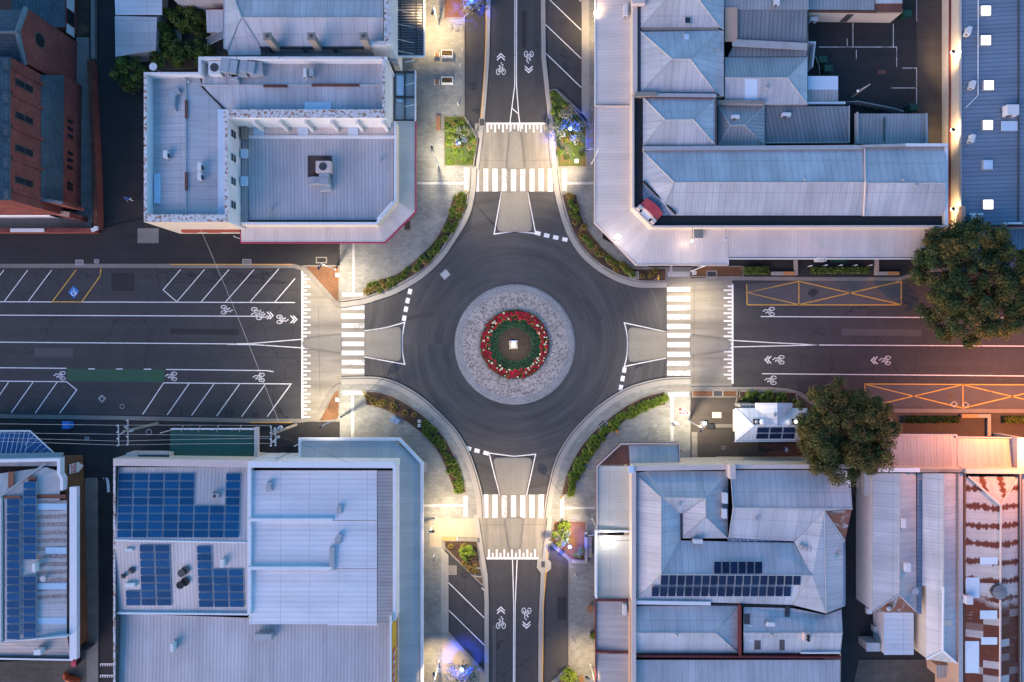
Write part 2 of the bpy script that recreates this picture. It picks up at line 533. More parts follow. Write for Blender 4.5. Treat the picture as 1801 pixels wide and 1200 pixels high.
M['skin_clear'] = plain('translucent_sheet', (0.50, 0.62, 0.72), 0.3, 0.06, 1.0)
M['slate'] = brick('slate_roof', (0.055, 0.085, 0.105), (0.075, 0.105, 0.125), (0.035, 0.05, 0.06), 0.5, 0.35)
M['brick'] = brick('red_brick', (0.19, 0.050, 0.042), (0.26, 0.070, 0.055), (0.11, 0.055, 0.05))
M['brick_course'] = brick('coping_brick', (0.10, 0.045, 0.03), (0.14, 0.06, 0.04), (0.02, 0.015, 0.015), 0.34, 0.9)
M['brick_brown'] = brick('brown_brick', (0.15, 0.075, 0.035), (0.19, 0.10, 0.05), (0.12, 0.08, 0.05))
M['stone_cap'] = plain('stone_coping', (0.12, 0.16, 0.18), 0.8, 0.2)
M['white_wall'] = plain('white_render', (0.62, 0.62, 0.62), 0.8, 0.08, 0.8)
M['cream_wall'] = plain('cream_render', (0.58, 0.50, 0.40), 0.8, 0.08, 0.8)
M['beige_wall'] = plain('beige_render', (0.52, 0.45, 0.36), 0.8, 0.1, 0.8)
M['tan_wall'] = plain('tan_render', (0.45, 0.30, 0.22), 0.8, 0.1, 0.8)
M['grey_wall'] = plain('grey_render', (0.34, 0.34, 0.34), 0.8, 0.15, 0.8)
M['dark_wall'] = plain('dark_render', (0.06, 0.06, 0.065), 0.8, 0.15, 0.8)
M['red_wall'] = plain('red_render', (0.40, 0.09, 0.05), 0.8, 0.15, 0.8)
M['flake'] = flake('peeling_white_on_brick', (0.62, 0.62, 0.63), (0.28, 0.14, 0.08), 0.7, 2.6)
M['flake2'] = flake('peeling_paint_strong', (0.58, 0.57, 0.57), (0.27, 0.13, 0.075), 0.52, 2.6)
M['cap_white'] = plain('white_capping', (0.66, 0.67, 0.69), 0.5, 0.06)
M['cap_grey'] = plain('grey_capping', (0.36, 0.37, 0.38), 0.5, 0.1)
M['cap_pink'] = plain('pinkish_capping', (0.56, 0.46, 0.42), 0.6, 0.08)
M['black'] = plain('black_membrane', (0.012, 0.013, 0.017), 0.8, 0.3, 1.5)
M['magenta'] = plain('magenta_fascia', (0.38, 0.030, 0.075), 0.5, 0.1)
M['maroon'] = plain('maroon_trim', (0.13, 0.025, 0.025), 0.6, 0.15)
M['hood_red'] = plain('red_hood', (0.42, 0.05, 0.06), 0.5, 0.1)
M['glass'] = plain('window_glass', (0.02, 0.025, 0.03), 0.08, 0.1, 1.0, 0.0, 0.6)
M['blue_glass'] = plain('blue_glazing', (0.012, 0.075, 0.20), 0.15, 0.35, 0.4, 0.0, 0.6)
M['unit'] = plain('white_metal_casing', (0.62, 0.62, 0.62), 0.4, 0.05)
M['unit_grey'] = plain('galvanised_duct', (0.36, 0.38, 0.40), 0.4, 0.12, 1.0, 0.2)
M['steel'] = plain('steel', (0.38, 0.39, 0.40), 0.4, 0.1, 1.0, 0.4)
M['steel_dark'] = plain('dark_steel', (0.05, 0.05, 0.055), 0.5, 0.1)
M['pole_white'] = plain('white_painted_pole', (0.62, 0.61, 0.58), 0.45, 0.05)
M['timber'] = plain('timber', (0.26, 0.13, 0.06), 0.7, 0.25, 6.0)
M['plant_deck'] = plain('dark_plant_deck', (0.055, 0.042, 0.04), 0.8, 0.3, 2.0)
M['timber_grey'] = plain('weathered_timber', (0.24, 0.21, 0.18), 0.8, 0.25, 6.0)
M['bin_green'] = plain('green_plastic', (0.010, 0.055, 0.032), 0.5, 0.1)
M['blue_plastic'] = plain('blue_plastic', (0.02, 0.16, 0.50), 0.45, 0.1)
M['bench_blue'] = plain('blue_bench', (0.16, 0.24, 0.38), 0.5, 0.1)
M['yellow'] = plain('yellow_panel', (0.65, 0.38, 0.01), 0.5, 0.06)
M['red_sign'] = plain('red_lettering', (0.45, 0.02, 0.04), 0.5, 0.06)
M['white_sign'] = plain('white_lettering', (0.72, 0.70, 0.70), 0.5, 0.04)
M['bark'] = plain('bark', (0.09, 0.065, 0.045), 0.9, 0.3, 4.0)
def solar(name, c1, c2):
    t = NT(name)
    uv = t.n('UVMap').outputs[0]
    b = t.n('TexBrick', I_Scale=1.0)
    b.offset = 0.0
    b.inputs['Color1'].default_value = (*c1, 1); b.inputs['Color2'].default_value = (*c2, 1); b.inputs['Mortar'].default_value = (c1[0] * 2 + 0.01, c1[1] * 2 + 0.01, c1[2] * 1.5 + 0.01, 1)
    b.inputs['Mortar Size'].default_value = 0.006; b.inputs['Brick Width'].default_value = 0.165; b.inputs['Row Height'].default_value = 0.165
    t.l(uv, b.inputs['Vector'])
    oi = t.n('ObjectInfo')
    c = t.scalec(b.outputs['Color'], t.gain(oi.outputs['Random'], 0.86, 1.16))
    return t.done(c, 0.45, 0.0, 0.08)
M['solar_blue'] = solar('polycrystalline_cells', (0.002, 0.058, 0.15), (0.003, 0.066, 0.17))
M['solar_dark'] = solar('monocrystalline_cells', (0.008, 0.018, 0.05), (0.010, 0.022, 0.06))
M['panel_frame'] = plain('panel_frame', (0.40, 0.42, 0.45), 0.4, 0.05, 1.0, 0.3)
M['leaf_dark'] = leaf('leaf_dark', (0.017, 0.032, 0.009), (0.060, 0.082, 0.022))
M['leaf_olive'] = leaf('leaf_olive', (0.040, 0.042, 0.010), (0.13, 0.095, 0.026))
M['leaf_bright'] = leaf('leaf_bright', (0.065, 0.125, 0.012), (0.19, 0.25, 0.03))
M['leaf_mid'] = leaf('leaf_mid', (0.045, 0.085, 0.014), (0.13, 0.165, 0.028))
M['leaf_yellow'] = leaf('leaf_yellow', (0.15, 0.14, 0.03), (0.26, 0.20, 0.06))
M['leaf_silver'] = leaf('leaf_silver', (0.09, 0.11, 0.08), (0.20, 0.22, 0.18))
M['leaf_rust'] = leaf('leaf_rust', (0.085, 0.050, 0.020), (0.17, 0.105, 0.04))
M['petal_red'] = leaf('petal_red', (0.17, 0.003, 0.014), (0.36, 0.008, 0.040))
M['petal_cream'] = leaf('petal_cream', (0.58, 0.52, 0.36), (0.72, 0.68, 0.55))

# ================================================================ GROUND, ROADS, PATHS
def P(pts, z=0.0):
    return [W(p[0], p[1], z) for p in pts]
def sheet(name, pts, z, m, kind='structure'):
    mb = MB(); mb.face(P(pts, 0), None)
    for v in mb.v: v.z = z
    return struct(mb, name, m, kind)
def block(name, pts, z0, z1, m, kind='structure'):
    mb = MB(); mb.prism(P(pts, 0), z0, z1)
    return struct(mb, name, m, kind)

mb = MB(); mb.face([Vector((x, y, -0.02)) for x, y in ((-1500, -1500), (1500, -1500), (1500, 1500), (-1500, 1500))])
struct(mb, 'ground', M['asphalt_dark'])
sheet('road', [(-900, 465), (760, 465), (775, -700), (1040, -700), (1060, 465), (2700, 485), (2700, 730), (1060, 690), (1040, 1900), (765, 1900), (760, 740), (-900, 740)], 0.0, M['asphalt'])
sheet('roundabout_road', [(641, 520), (760, 480), (828, 400), (836, 337), (975, 337), (990, 400), (1060, 490), (1173, 505), (1173, 680), (1060, 730), (985, 810), (974, 870), (836, 870), (810, 790), (750, 725), (641, 680)], 0.004, M['asphalt_new'])
sheet('crossing_platform', [(531, 467), (641, 467), (641, 742), (531, 742)], 0.008, M['platform'])
sheet('crossing_platform', [(1173, 485), (1288, 485), (1288, 690), (1173, 690)], 0.008, M['platform'])
sheet('crossing_platform', [(836, 217), (980, 217), (980, 337), (826, 337)], 0.008, M['platform'])
sheet('crossing_platform', [(826, 870), (980, 870), (965, 983), (840, 983)], 0.008, M['platform'])
for q in ([(1313, 499), (1405, 495), (1405, 537), (1313, 537)],):
    sheet('road_patch', q, 0.008, M['asphalt_patch'])
sheet('road_patch', [(1405, 495), (1584, 495), (1584, 537), (1405, 537)], 0.006, M['asphalt_patch'])
sheet('road_patch', [(1521, 676), (1860, 677), (1860, 720), (1521, 717)], 0.006, M['asphalt_patch'])
sheet('lane_road', [(165, -120), (253, -120), (253, 400), (170, 408)], -0.012, M['asphalt_dark'])
sheet('drive_road', [(1610, -120), (1657, -120), (1660, 300), (1615, 260)], -0.012, M['asphalt_brown'])

# footpaths, raised a kerb's height
K = 0.13
NWK = smooth([(838, 297), (836, 337), (825, 382), (800, 425), (775, 460), (742, 490), (700, 515), (667, 527), (641, 535), (601, 541)], 4)
NEK = smooth([(970, 297), (975, 337), (982, 367), (995, 407), (1015, 442), (1037, 465), (1060, 482), (1090, 497), (1125, 506), (1172, 506)], 4)
SWK = smooth([(601, 676), (641, 675), (670, 677), (700, 687), (737, 710), (775, 745), (800, 775), (820, 815), (836, 870), (839, 911)], 4)
SEK = smooth([(1214, 676), (1172, 677), (1132, 685), (1100, 697), (1062, 722), (1032, 750), (1007, 780), (987, 817), (974, 870), (968, 911)], 4)
block('footpath', [(690, -120), (816, -120), (816, 203), (842, 246), (836, 290)] + NWK[1:] + [(598, 541), (598, 380), (690, 380)], -0.02, K, M['pavers'])
block('footpath', [(1023, -120), (1052, -120), (1060, 420), (1140, 462), (1140, 470), (1215, 470), (1215, 497)] + NEK[::-1] + [(967, 280), (962, 190), (975, 157), (1032, 217), (1032, 200), (1023, 180)], -0.02, K, M['pavers'])
block('footpath', [(598, 676)] + SWK + [(852, 1032), (782, 962), (789, 1112), (852, 1182), (852, 1320), (700, 1320), (700, 780), (598, 780)], -0.02, K, M['pavers'])
block('footpath', [(1214, 676)] + SEK + [(958, 950), (1000, 986), (1000, 1170), (968, 1202), (968, 1320), (1070, 1320), (1070, 850), (1214, 850)], -0.02, K, M['pavers'])
block('footpath', [(-400, 404), (170, 404), (255, 385), (597, 385), (597, 467), (-400, 467)], -0.02, K, M['asphalt_dark'])
block('footpath', [(-400, 736), (597, 742), (597, 840), (-400, 840)], -0.02, K, M['asphalt_dark'])
block('footpath', [(1216, 455), (1660, 455), (1660, 480), (1585, 490), (1216, 492)], -0.02, K, M['asphalt_dark'])
block('footpath', [(1660, 400), (2400, 400), (2400, 480), (1660, 480)], -0.02, K - .004, M['asphalt_dark'])
block('footpath', [(1215, 683), (1350, 684), (1405, 692), (1440, 722), (1560, 724), (2400, 726), (2400, 870), (1215, 870)], -0.02, K - .004, M['asphalt_brown'])
# pale slabs laid in the paths
T = K + 0.004
sheet('concrete_path', [(1023, -120), (1036, -120), (1036, 214), (1023, 200)], T, M['concrete'])
sheet('concrete_path', [(776, 963), (789, 976), (789, 1112), (776, 1112)], T, M['concrete'])
sheet('concrete_path', [(756, 912), (834, 912), (842, 947), (777, 947), (777, 961), (756, 961)], T, M['concrete_warm'])
sheet('concrete_path', [(778, 1114), (852, 1184), (852, 1320), (790, 1320), (789, 1190), (778, 1180)], T, M['concrete_warm'])
sheet('concrete_path', [(243, 402), (280, 402), (280, 428), (243, 428)], T, M['concrete_old'])
sheet('concrete_path', [(1300, 746), (1420, 746), (1420, 752), (1230, 752), (1230, 746)], T, M['concrete_old'])
sheet('concrete_path', [(1216, 760), (1226, 760), (1226, 810), (1216, 810)], T, M['concrete_old'])
sheet('concrete_path', [(1252, 725), (1268, 725), (1268, 735), (1252, 735)], T, M['cream_wall'])
sheet('grey_path', [(598, 515), (641, 515), (641, 530), (598, 536)], T, M['concrete_old'])
sheet('grey_path', [(1174, 476), (1214, 476), (1214, 496), (1174, 496)], T, M['concrete_old'])
for q in ([(734, 321), (816, 321), (816, 325), (734, 325)], [(997, 321), (1044, 321), (1044, 325), (997, 325)],
          [(992, 891), (1047, 891), (1047, 895), (992, 895)], [(744, 887), (815, 887), (815, 891), (744, 891)],
          [(620, 428), (624, 428), (624, 515), (620, 515)], [(618, 696), (623, 696), (623, 772), (618, 772)],
          [(1178, 466), (1182, 466), (1182, 478), (1178, 478)], [(1179, 698), (1184, 698), (1184, 775), (1179, 775)],
          [(816, 296), (824, 296), (824, 336), (816, 336)], [(988, 298), (997, 298), (997, 336), (988, 336)],
          [(985, 873), (992, 873), (992, 910), (985, 910)], [(815, 872), (823, 872), (823, 909), (815, 909)],
          [(602, 515), (639, 515), (639, 522), (602, 522)], [(602, 687), (640, 687), (640, 695), (602, 695)],
          [(1174, 478), (1212, 478), (1212, 487), (1174, 487)], [(1174, 690), (1211, 690), (1211, 698), (1174, 698)]):
    sheet('tactile_path', q, T + .004, M['tactile'])

def kerb(pts, w, off, m, z0=-0.02, z1=K + 0.006, name='kerb'):
    mb = MB(); mb.strip(P(pts), w, z0, z1, off=off)
    return struct(mb, name, m)
# gutters and kerbs round the corners; the dark line is the joint against the raised bed
for pts, sg in ((NWK, -1), (NEK, 1), (SWK, 1), (SEK, -1)):
    kerb(pts, 0.64, 0.32 * sg, M['concrete'], z1=K + 0.010)
    kerb(pts, 0.10, 0.69 * sg, M['joint'], z1=K + 0.004)
    kerb(pts, 0.16, 0.82 * sg, M['concrete'], z1=K + 0.05)
west_n = [(-400, 468), (180, 468), (300, 468), (450, 468), (517, 468), (533, 473), (594, 535), (602, 540)]
kerb(west_n, 0.5, 0.0, M['concrete_old'])
kerb([(-400, 733), (0, 732), (200, 735), (450, 740), (530, 740), (548, 737), (560, 728), (585, 688), (594, 680), (602, 677)], 0.5, 0.0, M['concrete_old'])
kerb([(1172, 501), (1214, 493), (1300, 490), (1450, 491), (1580, 491), (1594, 487), (1612, 478), (1660, 474), (2400, 476)], 0.45, 0.0, M['concrete_old'])
kerb([(1172, 680), (1214, 684), (1350, 684), (1385, 687), (1407, 693), (1425, 706), (1440, 720), (1560, 722), (2400, 724)], 0.5, 0.0, M['concrete_old'])
kerb([(860, -120), (859, 0), (857, 100), (852, 170), (847, 225), (838, 298)], 0.55, 0.0, M['concrete'])
kerb([(954, -120), (955, 0), (956, 100), (964, 175), (971, 235), (976, 298)], 0.55, 0.0, M['concrete'])
kerb([(837, 905), (846, 965), (854, 1012), (856, 1060), (856, 1320)], 0.55, 0.0, M['concrete'])
kerb([(968, 905), (960, 960), (955, 1007), (951, 1100), (950, 1320)], 0.55, 0.0, M['concrete'])
kerb([(816, -120), (816, 203), (842, 246), (835, 294)], 0.2, 0.0, M['concrete_old'])
kerb([(852, 1032), (782, 962)], 0.22, 0.0, M['concrete_old'])
kerb([(789, 1113), (852, 1183)], 0.22, 0.0, M['concrete_old'])
kerb([(1001, 986), (1001, 1172), (966, 1203)], 0.2, 0.0, M['concrete_old'])
kerb([(966, 948), (1001, 986)], 0.2, 0.0, M['concrete_old'])
kerb([(978, 157), (1022, 200)], 0.22, 0.0, M['concrete_old'], name='wheel_stop_kerb')
block('kerb_bay', [(945, 984), (952, 981), (962, 982), (969, 989), (969, 1000), (962, 1006), (950, 1006), (944, 998)], -0.02, K + .012, M['concrete'])
# yellow no-stopping lines at the kerb edge
def stroke(name, segs, w, m, z=0.012, closed=False):
    mb = MB()
    for s in segs:
        mb.strip(P(s), w, z, z, closed=closed)
    return struct(mb, name, m)
stroke('kerb_line', [[(855, 2), (855, 60), (852, 130), (847, 200), (845, 213)]], 0.09, M['yellow_line'], K + 0.011)
stroke('kerb_line', [[(961, 1000), (956, 1060), (954, 1200)], [(963, 965), (962, 982)]], 0.09, M['yellow_line'], K + 0.020)
stroke('kerb_line', [[(300, 465.5), (515, 465.5)], [(440, 743), (515, 743)]], 0.1, M['yellow_line'], K + 0.011)

# ---------------------------------------------------------------- roundabout island
CX, CY = 905.5, 606.0
cw = W(CX, CY)
def ring(mb, r0, r1, z0, z1, n=96, c=cw):
    for i in range(n):
        a, b = 2 * math.pi * i / n, 2 * math.pi * (i + 1) / n
        p = [Vector((c.x + r * math.cos(t), c.y + r * math.sin(t), z)) for r, t, z in ((r0, a, z0), (r1, a, z1), (r1, b, z1), (r0, b, z0))]
        uv = [(t * r1, r) for r, t in ((r0, a), (r1, a), (r1, b), (r0, b))]
        mb.face(p, uv)
    return mb
def sett_mat(name, rows):
    t = NT(name)
    uv = t.n('UVMap').outputs[0]
    co = world_pos(t)
    if rows:
        b = t.n('TexBrick', I_Scale=1.0); b.offset = 0.5
        b.inputs['Color1'].default_value = (.13, .135, .155, 1); b.inputs['Color2'].default_value = (.22, .225, .24, 1); b.inputs['Mortar'].default_value = (.30, .29, .28, 1)
        b.inputs['Mortar Size'].default_value = .05; b.inputs['Brick Width'].default_value = .36; b.inputs['Row Height'].default_value = .245
        t.l(uv, b.inputs['Vector']); c = b.outputs['Color']
    else:
        vo = t.n('TexVoronoi', feature='F1', I_Scale=5.2, I_Randomness=0.75); t.l(co, vo.inputs['Vector'])
        ve = t.n('TexVoronoi', feature='DISTANCE_TO_EDGE', I_Scale=5.2, I_Randomness=0.75); t.l(co, ve.inputs['Vector'])
        sep = t.n('SeparateXYZ'); t.l(vo.outputs['Color'], sep.inputs[0])
        dark = t.ramp(sep.outputs[0], 0.52, 0.62)
        c = t.mix(dark, t.mix(sep.outputs[1], (.29, .255, .235), (.38, .345, .325)), t.mix(sep.outputs[2], (.13, .11, .11), (.23, .21, .21)))
        c = t.mix(t.ramp(ve.outputs['Distance'], 0.05, 0.02), c, (.33, .30, .28))
    c = t.scalec(c, t.gain(t.noise(co, 0.5, 4), .85, 1.15))
    return t.done(c, .8, 0, .3)
isl = thing('roundabout_island', 'round raised cobbled island with a flower bed at the middle of the junction', 'traffic island', cw)
mb = MB(); ring(mb, 7.36, 7.58, 0.10, 0.0); ring(mb, 6.62, 7.36, .17, .10)
link(mb, 'sett_rows', sett_mat('dark_setts_in_rows', True), isl)
mb = MB(); ring(mb, 4.46, 6.62, .36, .17)
link(mb, 'cobble_apron', sett_mat('mixed_cobbles', False), isl)
mb = MB(); ring(mb, 4.30, 4.46, .42, .36); ring(mb, 4.24, 4.30, .36, .42)
link(mb, 'bed_edging', M['concrete_old'], isl)
mb = MB(); ring(mb, 0.0001, 4.24, .52, .36)
link(mb, 'bed_soil', M['dark_soil'], isl)

# splitter islands
def rounded(pts, rads, n=5):
    out, m = [], len(pts)
    for i, p in enumerate(pts):
        r = rads[i]
        if not r: out.append(p); continue
        a, b = Vector(pts[i - 1]), Vector(pts[(i + 1) % m]); p = Vector(p)
        d1, d2 = (a - p).normalized() * r, (b - p).normalized() * r
        for k in range(n + 1):
            t = k / n
            out.append(tuple((p + d1) * (1 - t) ** 2 + p * 2 * t * (1 - t) + (p + d2) * t * t))
    return out
ISLES = [
    ('pale paved triangle island inside the top crossing', [(883, 338), (927, 338), (936, 407), (875, 407)], [0, 0, 9, 9]),
    ('slim paved refuge island behind the top zebra crossing', [(892, 297), (921, 297), (914, 231), (898, 231)], [2, 2, 8, 8]),
    ('pale paved triangle island inside the bottom crossing', [(880, 870), (868, 806), (936, 806), (923, 870)], [0, 9, 9, 0]),
    ('slim paved refuge island behind the bottom zebra crossing', [(889, 911), (919, 911), (913, 966), (897, 966)], [2, 2, 8, 8]),
    ('pale paved triangle island inside the left crossing', [(642, 584), (705, 575), (705, 635), (642, 626)], [0, 9, 9, 0]),
    ('slim paved refuge island behind the left zebra crossing', [(600, 590), (600, 619), (534, 611), (534, 597)], [2, 2, 7, 7]),
    ('pale paved triangle island inside the right crossing', [(1172, 585), (1106, 576), (1106, 637), (1172, 628)], [0, 9, 9, 0]),
    ('slim paved refuge island behind the right zebra crossing', [(1214, 591), (1283, 599), (1283, 614), (1214, 624)], [2, 7, 7, 2]),
]
for lab, pts, rd in ISLES:
    rp = rounded(pts, rd)
    c = W(sum(p[0] for p in pts) / len(pts), sum(p[1] for p in pts) / len(pts))
    th = thing('splitter_island', lab, 'traffic island', c, 'paved splitter islands on the four arms')
    mb = MB(); mb.prism(P(rp), 0.0, .115); link(mb, 'paving', M['refuge'], th)
    mb = MB(); mb.strip(P(rp), .16, 0.0, .125, closed=True); link(mb, 'kerb_edge', M['concrete_old'], th)

# ---------------------------------------------------------------- painted markings
def clip_quad(name, quads, m, z=0.016):
    mb = MB()
    for q in quads:
        mb.face([Vector((p.x, p.y, z)) for p in P(q)])
    return struct(mb, name, m)
xs = [850 + 16.25 * k for k in range(-1, 8)]
for k, x in enumerate(xs):
    worn = k in (1, 3, 5, 6, 7)
    q = [(x, 297), (x + 8.7, 297), (x + 8.7, 337), (x, 337)]
    if k == 0: q = [(841, 297), (842, 297), (842, 337), (838, 337)]
    clip_quad('zebra_stripe_marking', [q], M['white_worn'] if worn else M['white_line'])
    q = [(x, 870), (x + 8.7, 870), (x + 8.7, 911), (x, 911)]
    if k == 0: q = [(838, 870), (842, 870), (842, 904), (841, 900)]
    if k == 8: q = [(964, 870), (972, 870), (966, 911), (964, 911)]
    clip_quad('zebra_stripe_marking', [q], M['white_line'] if k % 3 else M['white_worn'])
for k, (y0, y1) in enumerate(((537, 545), (552, 561), (569, 577), (585, 593), (601, 609), (617, 625), (633, 642), (649, 657), (665, 674))):
    q = [(601, y0), (641, y0), (641, y1), (601, y1)]
    if k == 0: q = [(601, 543), (641, 537), (641, 545), (601, 545)]
    clip_quad('zebra_stripe_marking', [q], M['white_worn'] if k in (0, 2, 6, 7, 8) else M['white_line'])
for k, (y0, y1) in enumerate(((505, 513), (521, 530), (537, 546), (553, 562), (570, 579), (586, 594), (602, 611), (619, 628), (635, 644), (652, 661), (668, 676))):
    clip_quad('zebra_stripe_marking', [[(1173, y0), (1214, y0), (1214, y1), (1173, y1)]], M['white_worn'] if k in (2, 3, 8, 9, 10) else M['white_line'])
# toothed lines at the ramps
def teeth(line, tt):
    mb = MB(); z = 0.016
    mb.face([Vector((p.x, p.y, z)) for p in P(line)])
    for q in tt: mb.face([Vector((p.x, p.y, z)) for p in P(q)])
    struct(mb, 'ramp_line_marking', M['white_line'])
teeth([(530, 475), (533.3, 475), (533.3, 736), (530, 736)], [[(533.3, y - 1.5), (533.3 + (13 if k % 2 else 6.5), y - 1.5), (533.3 + (13 if k % 2 else 6.5), y + 1.5), (533.3, y + 1.5)] for k, y in enumerate(484 + 6.75 * i for i in range(38))])
teeth([(1286.7, 500), (1290, 500), (1290, 675), (1286.7, 675)], [[(1286.7, y - 1.5), (1286.7 - (14 if k % 2 else 7), y - 1.5), (1286.7 - (14 if k % 2 else 7), y + 1.5), (1286.7, y + 1.5)] for k, y in enumerate(504 + 6.75 * i for i in range(25))])
teeth([(855, 216), (959, 216), (959, 219), (855, 219)], [[(x - 1.4, 219), (x + 1.4, 219), (x + 1.4, 219 + (14 if k % 2 == 0 else 8)), (x - 1.4, 219 + (14 if k % 2 == 0 else 8))] for k, x in enumerate(857.5 + 6.75 * i for i in range(15))])
teeth([(856, 980.5), (948, 980.5), (948, 984), (856, 984)], [[(x - 1.4, 980.5), (x + 1.4, 980.5), (x + 1.4, 980.5 - (14 if k % 2 == 0 else 8)), (x - 1.4, 980.5 - (14 if k % 2 == 0 else 8))] for k, x in enumerate(860 + 6.75 * i for i in range(13))])
# give-way dashes and island outlines
D = [(946, 410.5), (961.5, 414.5), (977.5, 418), (993.5, 421.5)], [(721, 513), (717, 529), (714, 544), (711, 560)], [(808, 784), (824, 789), (839, 793), (855, 797)], [(1098, 651), (1095, 666), (1092, 682), (1089, 699)]
for k, row in enumerate(D):
    mb = MB()
    for i, (x, y) in enumerate(row):
        a, b = W(*row[max(i - 1, 0)]), W(*row[min(i + 1, 3)])
        d = (b - a).normalized(); n = Vector((-d.y, d.x, 0)); c = W(x, y)
        c.z = .016
        mb.face([c - d * .34 - n * .25, c + d * .34 - n * .25, c + d * .34 + n * .25, c - d * .34 + n * .25])
    struct(mb, 'give_way_marking', M['white_line'])
stroke('island_line_marking', [[(882, 338), (869, 412), (905, 407), (942, 411), (928, 338)]], .13, M['white_line'])
stroke('island_line_marking', [[(879, 871), (860, 797), (905, 803), (942, 799), (926, 871)]], .13, M['white_line'])
stroke('island_line_marking', [smooth([(641, 582), (680, 576), (712, 567)]) + smooth([(712, 567), (708, 590), (708, 620), (712, 641)])[1:] + [(641, 628)]], .13, M['white_line'])
stroke('island_line_marking', [[(1172, 584), (1098, 568)] + smooth([(1098, 568), (1103, 590), (1103, 622), (1098, 645)])[1:] + [(1130, 638), (1172, 630)]], .13, M['white_line'])
# centre lines and lane lines
def lines(segs, w=.11, m='white_line'):
    for s in segs: stroke('lane_line_marking', [s], w, M[m])
lines([[(906, -120), (905.3, 150), (897, 216)], [(909, -120), (908.3, 150), (912.5, 205), (916, 232)], [(900, 190), (912, 201)]])
lines([[(901.5, 985), (903.5, 1065), (902.5, 1320)], [(909.5, 985), (906, 1065), (904.8, 1320)]])
lines([[(-400, 599), (0, 602), (400, 605), (440, 604.5), (530, 597)], [(400, 606), (450, 606.5), (530, 612)]])
lines([[(1290, 599), (1350, 602.5), (1440, 607)], [(1290, 610.5), (1350, 609), (1440, 607), (1801, 609), (2400, 611)]])
lines([[(-400, 553), (0, 554.5), (230, 555.5), (456, 556.5)], [(-400, 530), (0, 531), (519, 532.3)],
       [(-400, 646), (0, 647), (117, 648)], [(155, 649), (167, 649)], [(204, 649.2), (216, 649.2)], [(253, 649.5), (266, 649.5)], [(292, 650), (470, 652), (481, 654)],
       [(-400, 669), (0, 670.5), (117, 671.5), (135, 686), (105, 727)], [(251, 729), (288, 673.5), (512, 675.5), (470, 733)],
       [(1338, 557), (1613, 558.5), (2400, 562)], [(1340, 657.5), (1801, 661.5), (2400, 664)]])
PK = [[(7, 475), (-34, 530)], [(49, 475), (8, 530)], [(91, 475), (50, 530)], [(318, 474), (287, 510), (311, 531)], [(360, 474), (311, 531)], [(403, 474), (354, 531)], [(447, 474), (397, 531)], [(490.5, 473), (440, 531)], [(519, 490), (484, 531)],
      [(16, 671), (-22, 726)], [(59, 671.3), (20, 726)], [(101, 671.6), (62, 727)], [(333, 674.3), (294, 730)], [(377, 674.7), (337, 731)], [(422, 675), (381, 732)], [(467, 675.3), (425, 733)],
      [(967, 0), (1022, 53)], [(950, -60), (1022, 3)], [(959, 43), (1022, 103)], [(959, 93), (1022, 154)], [(789, 1025), (852, 1087)], [(789, 1073), (852, 1135)], [(847, 1034), (852, 1039)]]
lines(PK, .10)
stroke('disabled_bay_marking', [[(134, 475), (92, 531), (144, 531), (176, 486), (178, 473)]], .13, M['orange_line'], .018)
stroke('blacked_out_marking', [[(294, 475), (294, 497), (515, 498)], [(377, 474), (377, 497)], [(294, 475), (377, 496)], [(294, 496), (377, 475)], [(377, 475), (500, 497)], [(380, 497), (500, 475)], [(462, 475), (462, 498)]], .12, M['black_line'], .010)
stroke('loading_box_marking', [[(1405, 495), (1314, 515), (1405, 536)], [(1405, 495), (1405, 536)], [(1314, 536.5), (1585, 536.5)], [(1405, 495), (1585, 536)], [(1405, 536), (1585, 495)], [(1585, 494), (1585, 537)], [(1313, 500), (1314, 537)]], .13, M['orange_line'], .016)
stroke('loading_box_marking', [[(1521, 692), (1521, 675.5), (2000, 678)], [(1521, 676), (1693, 718)], [(1525, 716), (1693, 677)], [(1693.5, 677), (1693.5, 718)], [(1694, 677), (1866, 718)], [(1694, 718), (1866, 677)]], .13, M['orange_line'], .016)
clip_quad('cycle_lane_marking', [[(118, 648.5), (289, 650.5), (289, 672.5), (118, 671)]], M['green_lane'], .010)
lines([[(1420 + 70, 96 - 14 - 14), (1420 + 70, 82)], [(1500, 41), (1500, 83)], [(1571, 42), (1571, 84)], [(1440, 83), (1577, 83), (1577, 118)], [(1587, 120), (1612, 120), (1612, 190)], [(1567, 155), (1610, 155)], [(1506, 88), (1506, 104)], [(1612, -60), (1612, 38)]], .08, 'white_worn')
stroke('stop_line_marking', [[(164, 796.5), (202, 796.5)], [(201.5, 798), (201.5, 812)]], .28, M['white_line'], .016)
for y in (1167, 1187):
    teeth([(176, y), (201, y), (201, y + 1.6), (176, y + 1.6)], [[(x, y + 1.6), (x + 1.6, y + 1.6), (x + 1.6, y + 5), (x, y + 5)] for x in range(176, 201, 4)])
mb = MB(); mb.strip(P(smooth([(191, 866), (190, 850), (187, 839), (181, 833)])), .34, .016, .016)
mb.face([Vector((p.x, p.y, .016)) for p in P([(173, 830), (182, 818), (183, 844)])])
struct(mb, 'turn_arrow_marking', M['white_line'])
clip_quad('disabled_symbol_marking', [[(129, 503), (139, 512), (131, 525), (120, 515)]], M['blue_paint'], .016)
stroke('disabled_symbol_marking', [circle_px(129.5, 516.5, 3.6, 12, -30, 240), [(130, 508), (130.5, 514), (134, 514.5), (134.5, 518.5)]], .09, M['white_line'], .020)
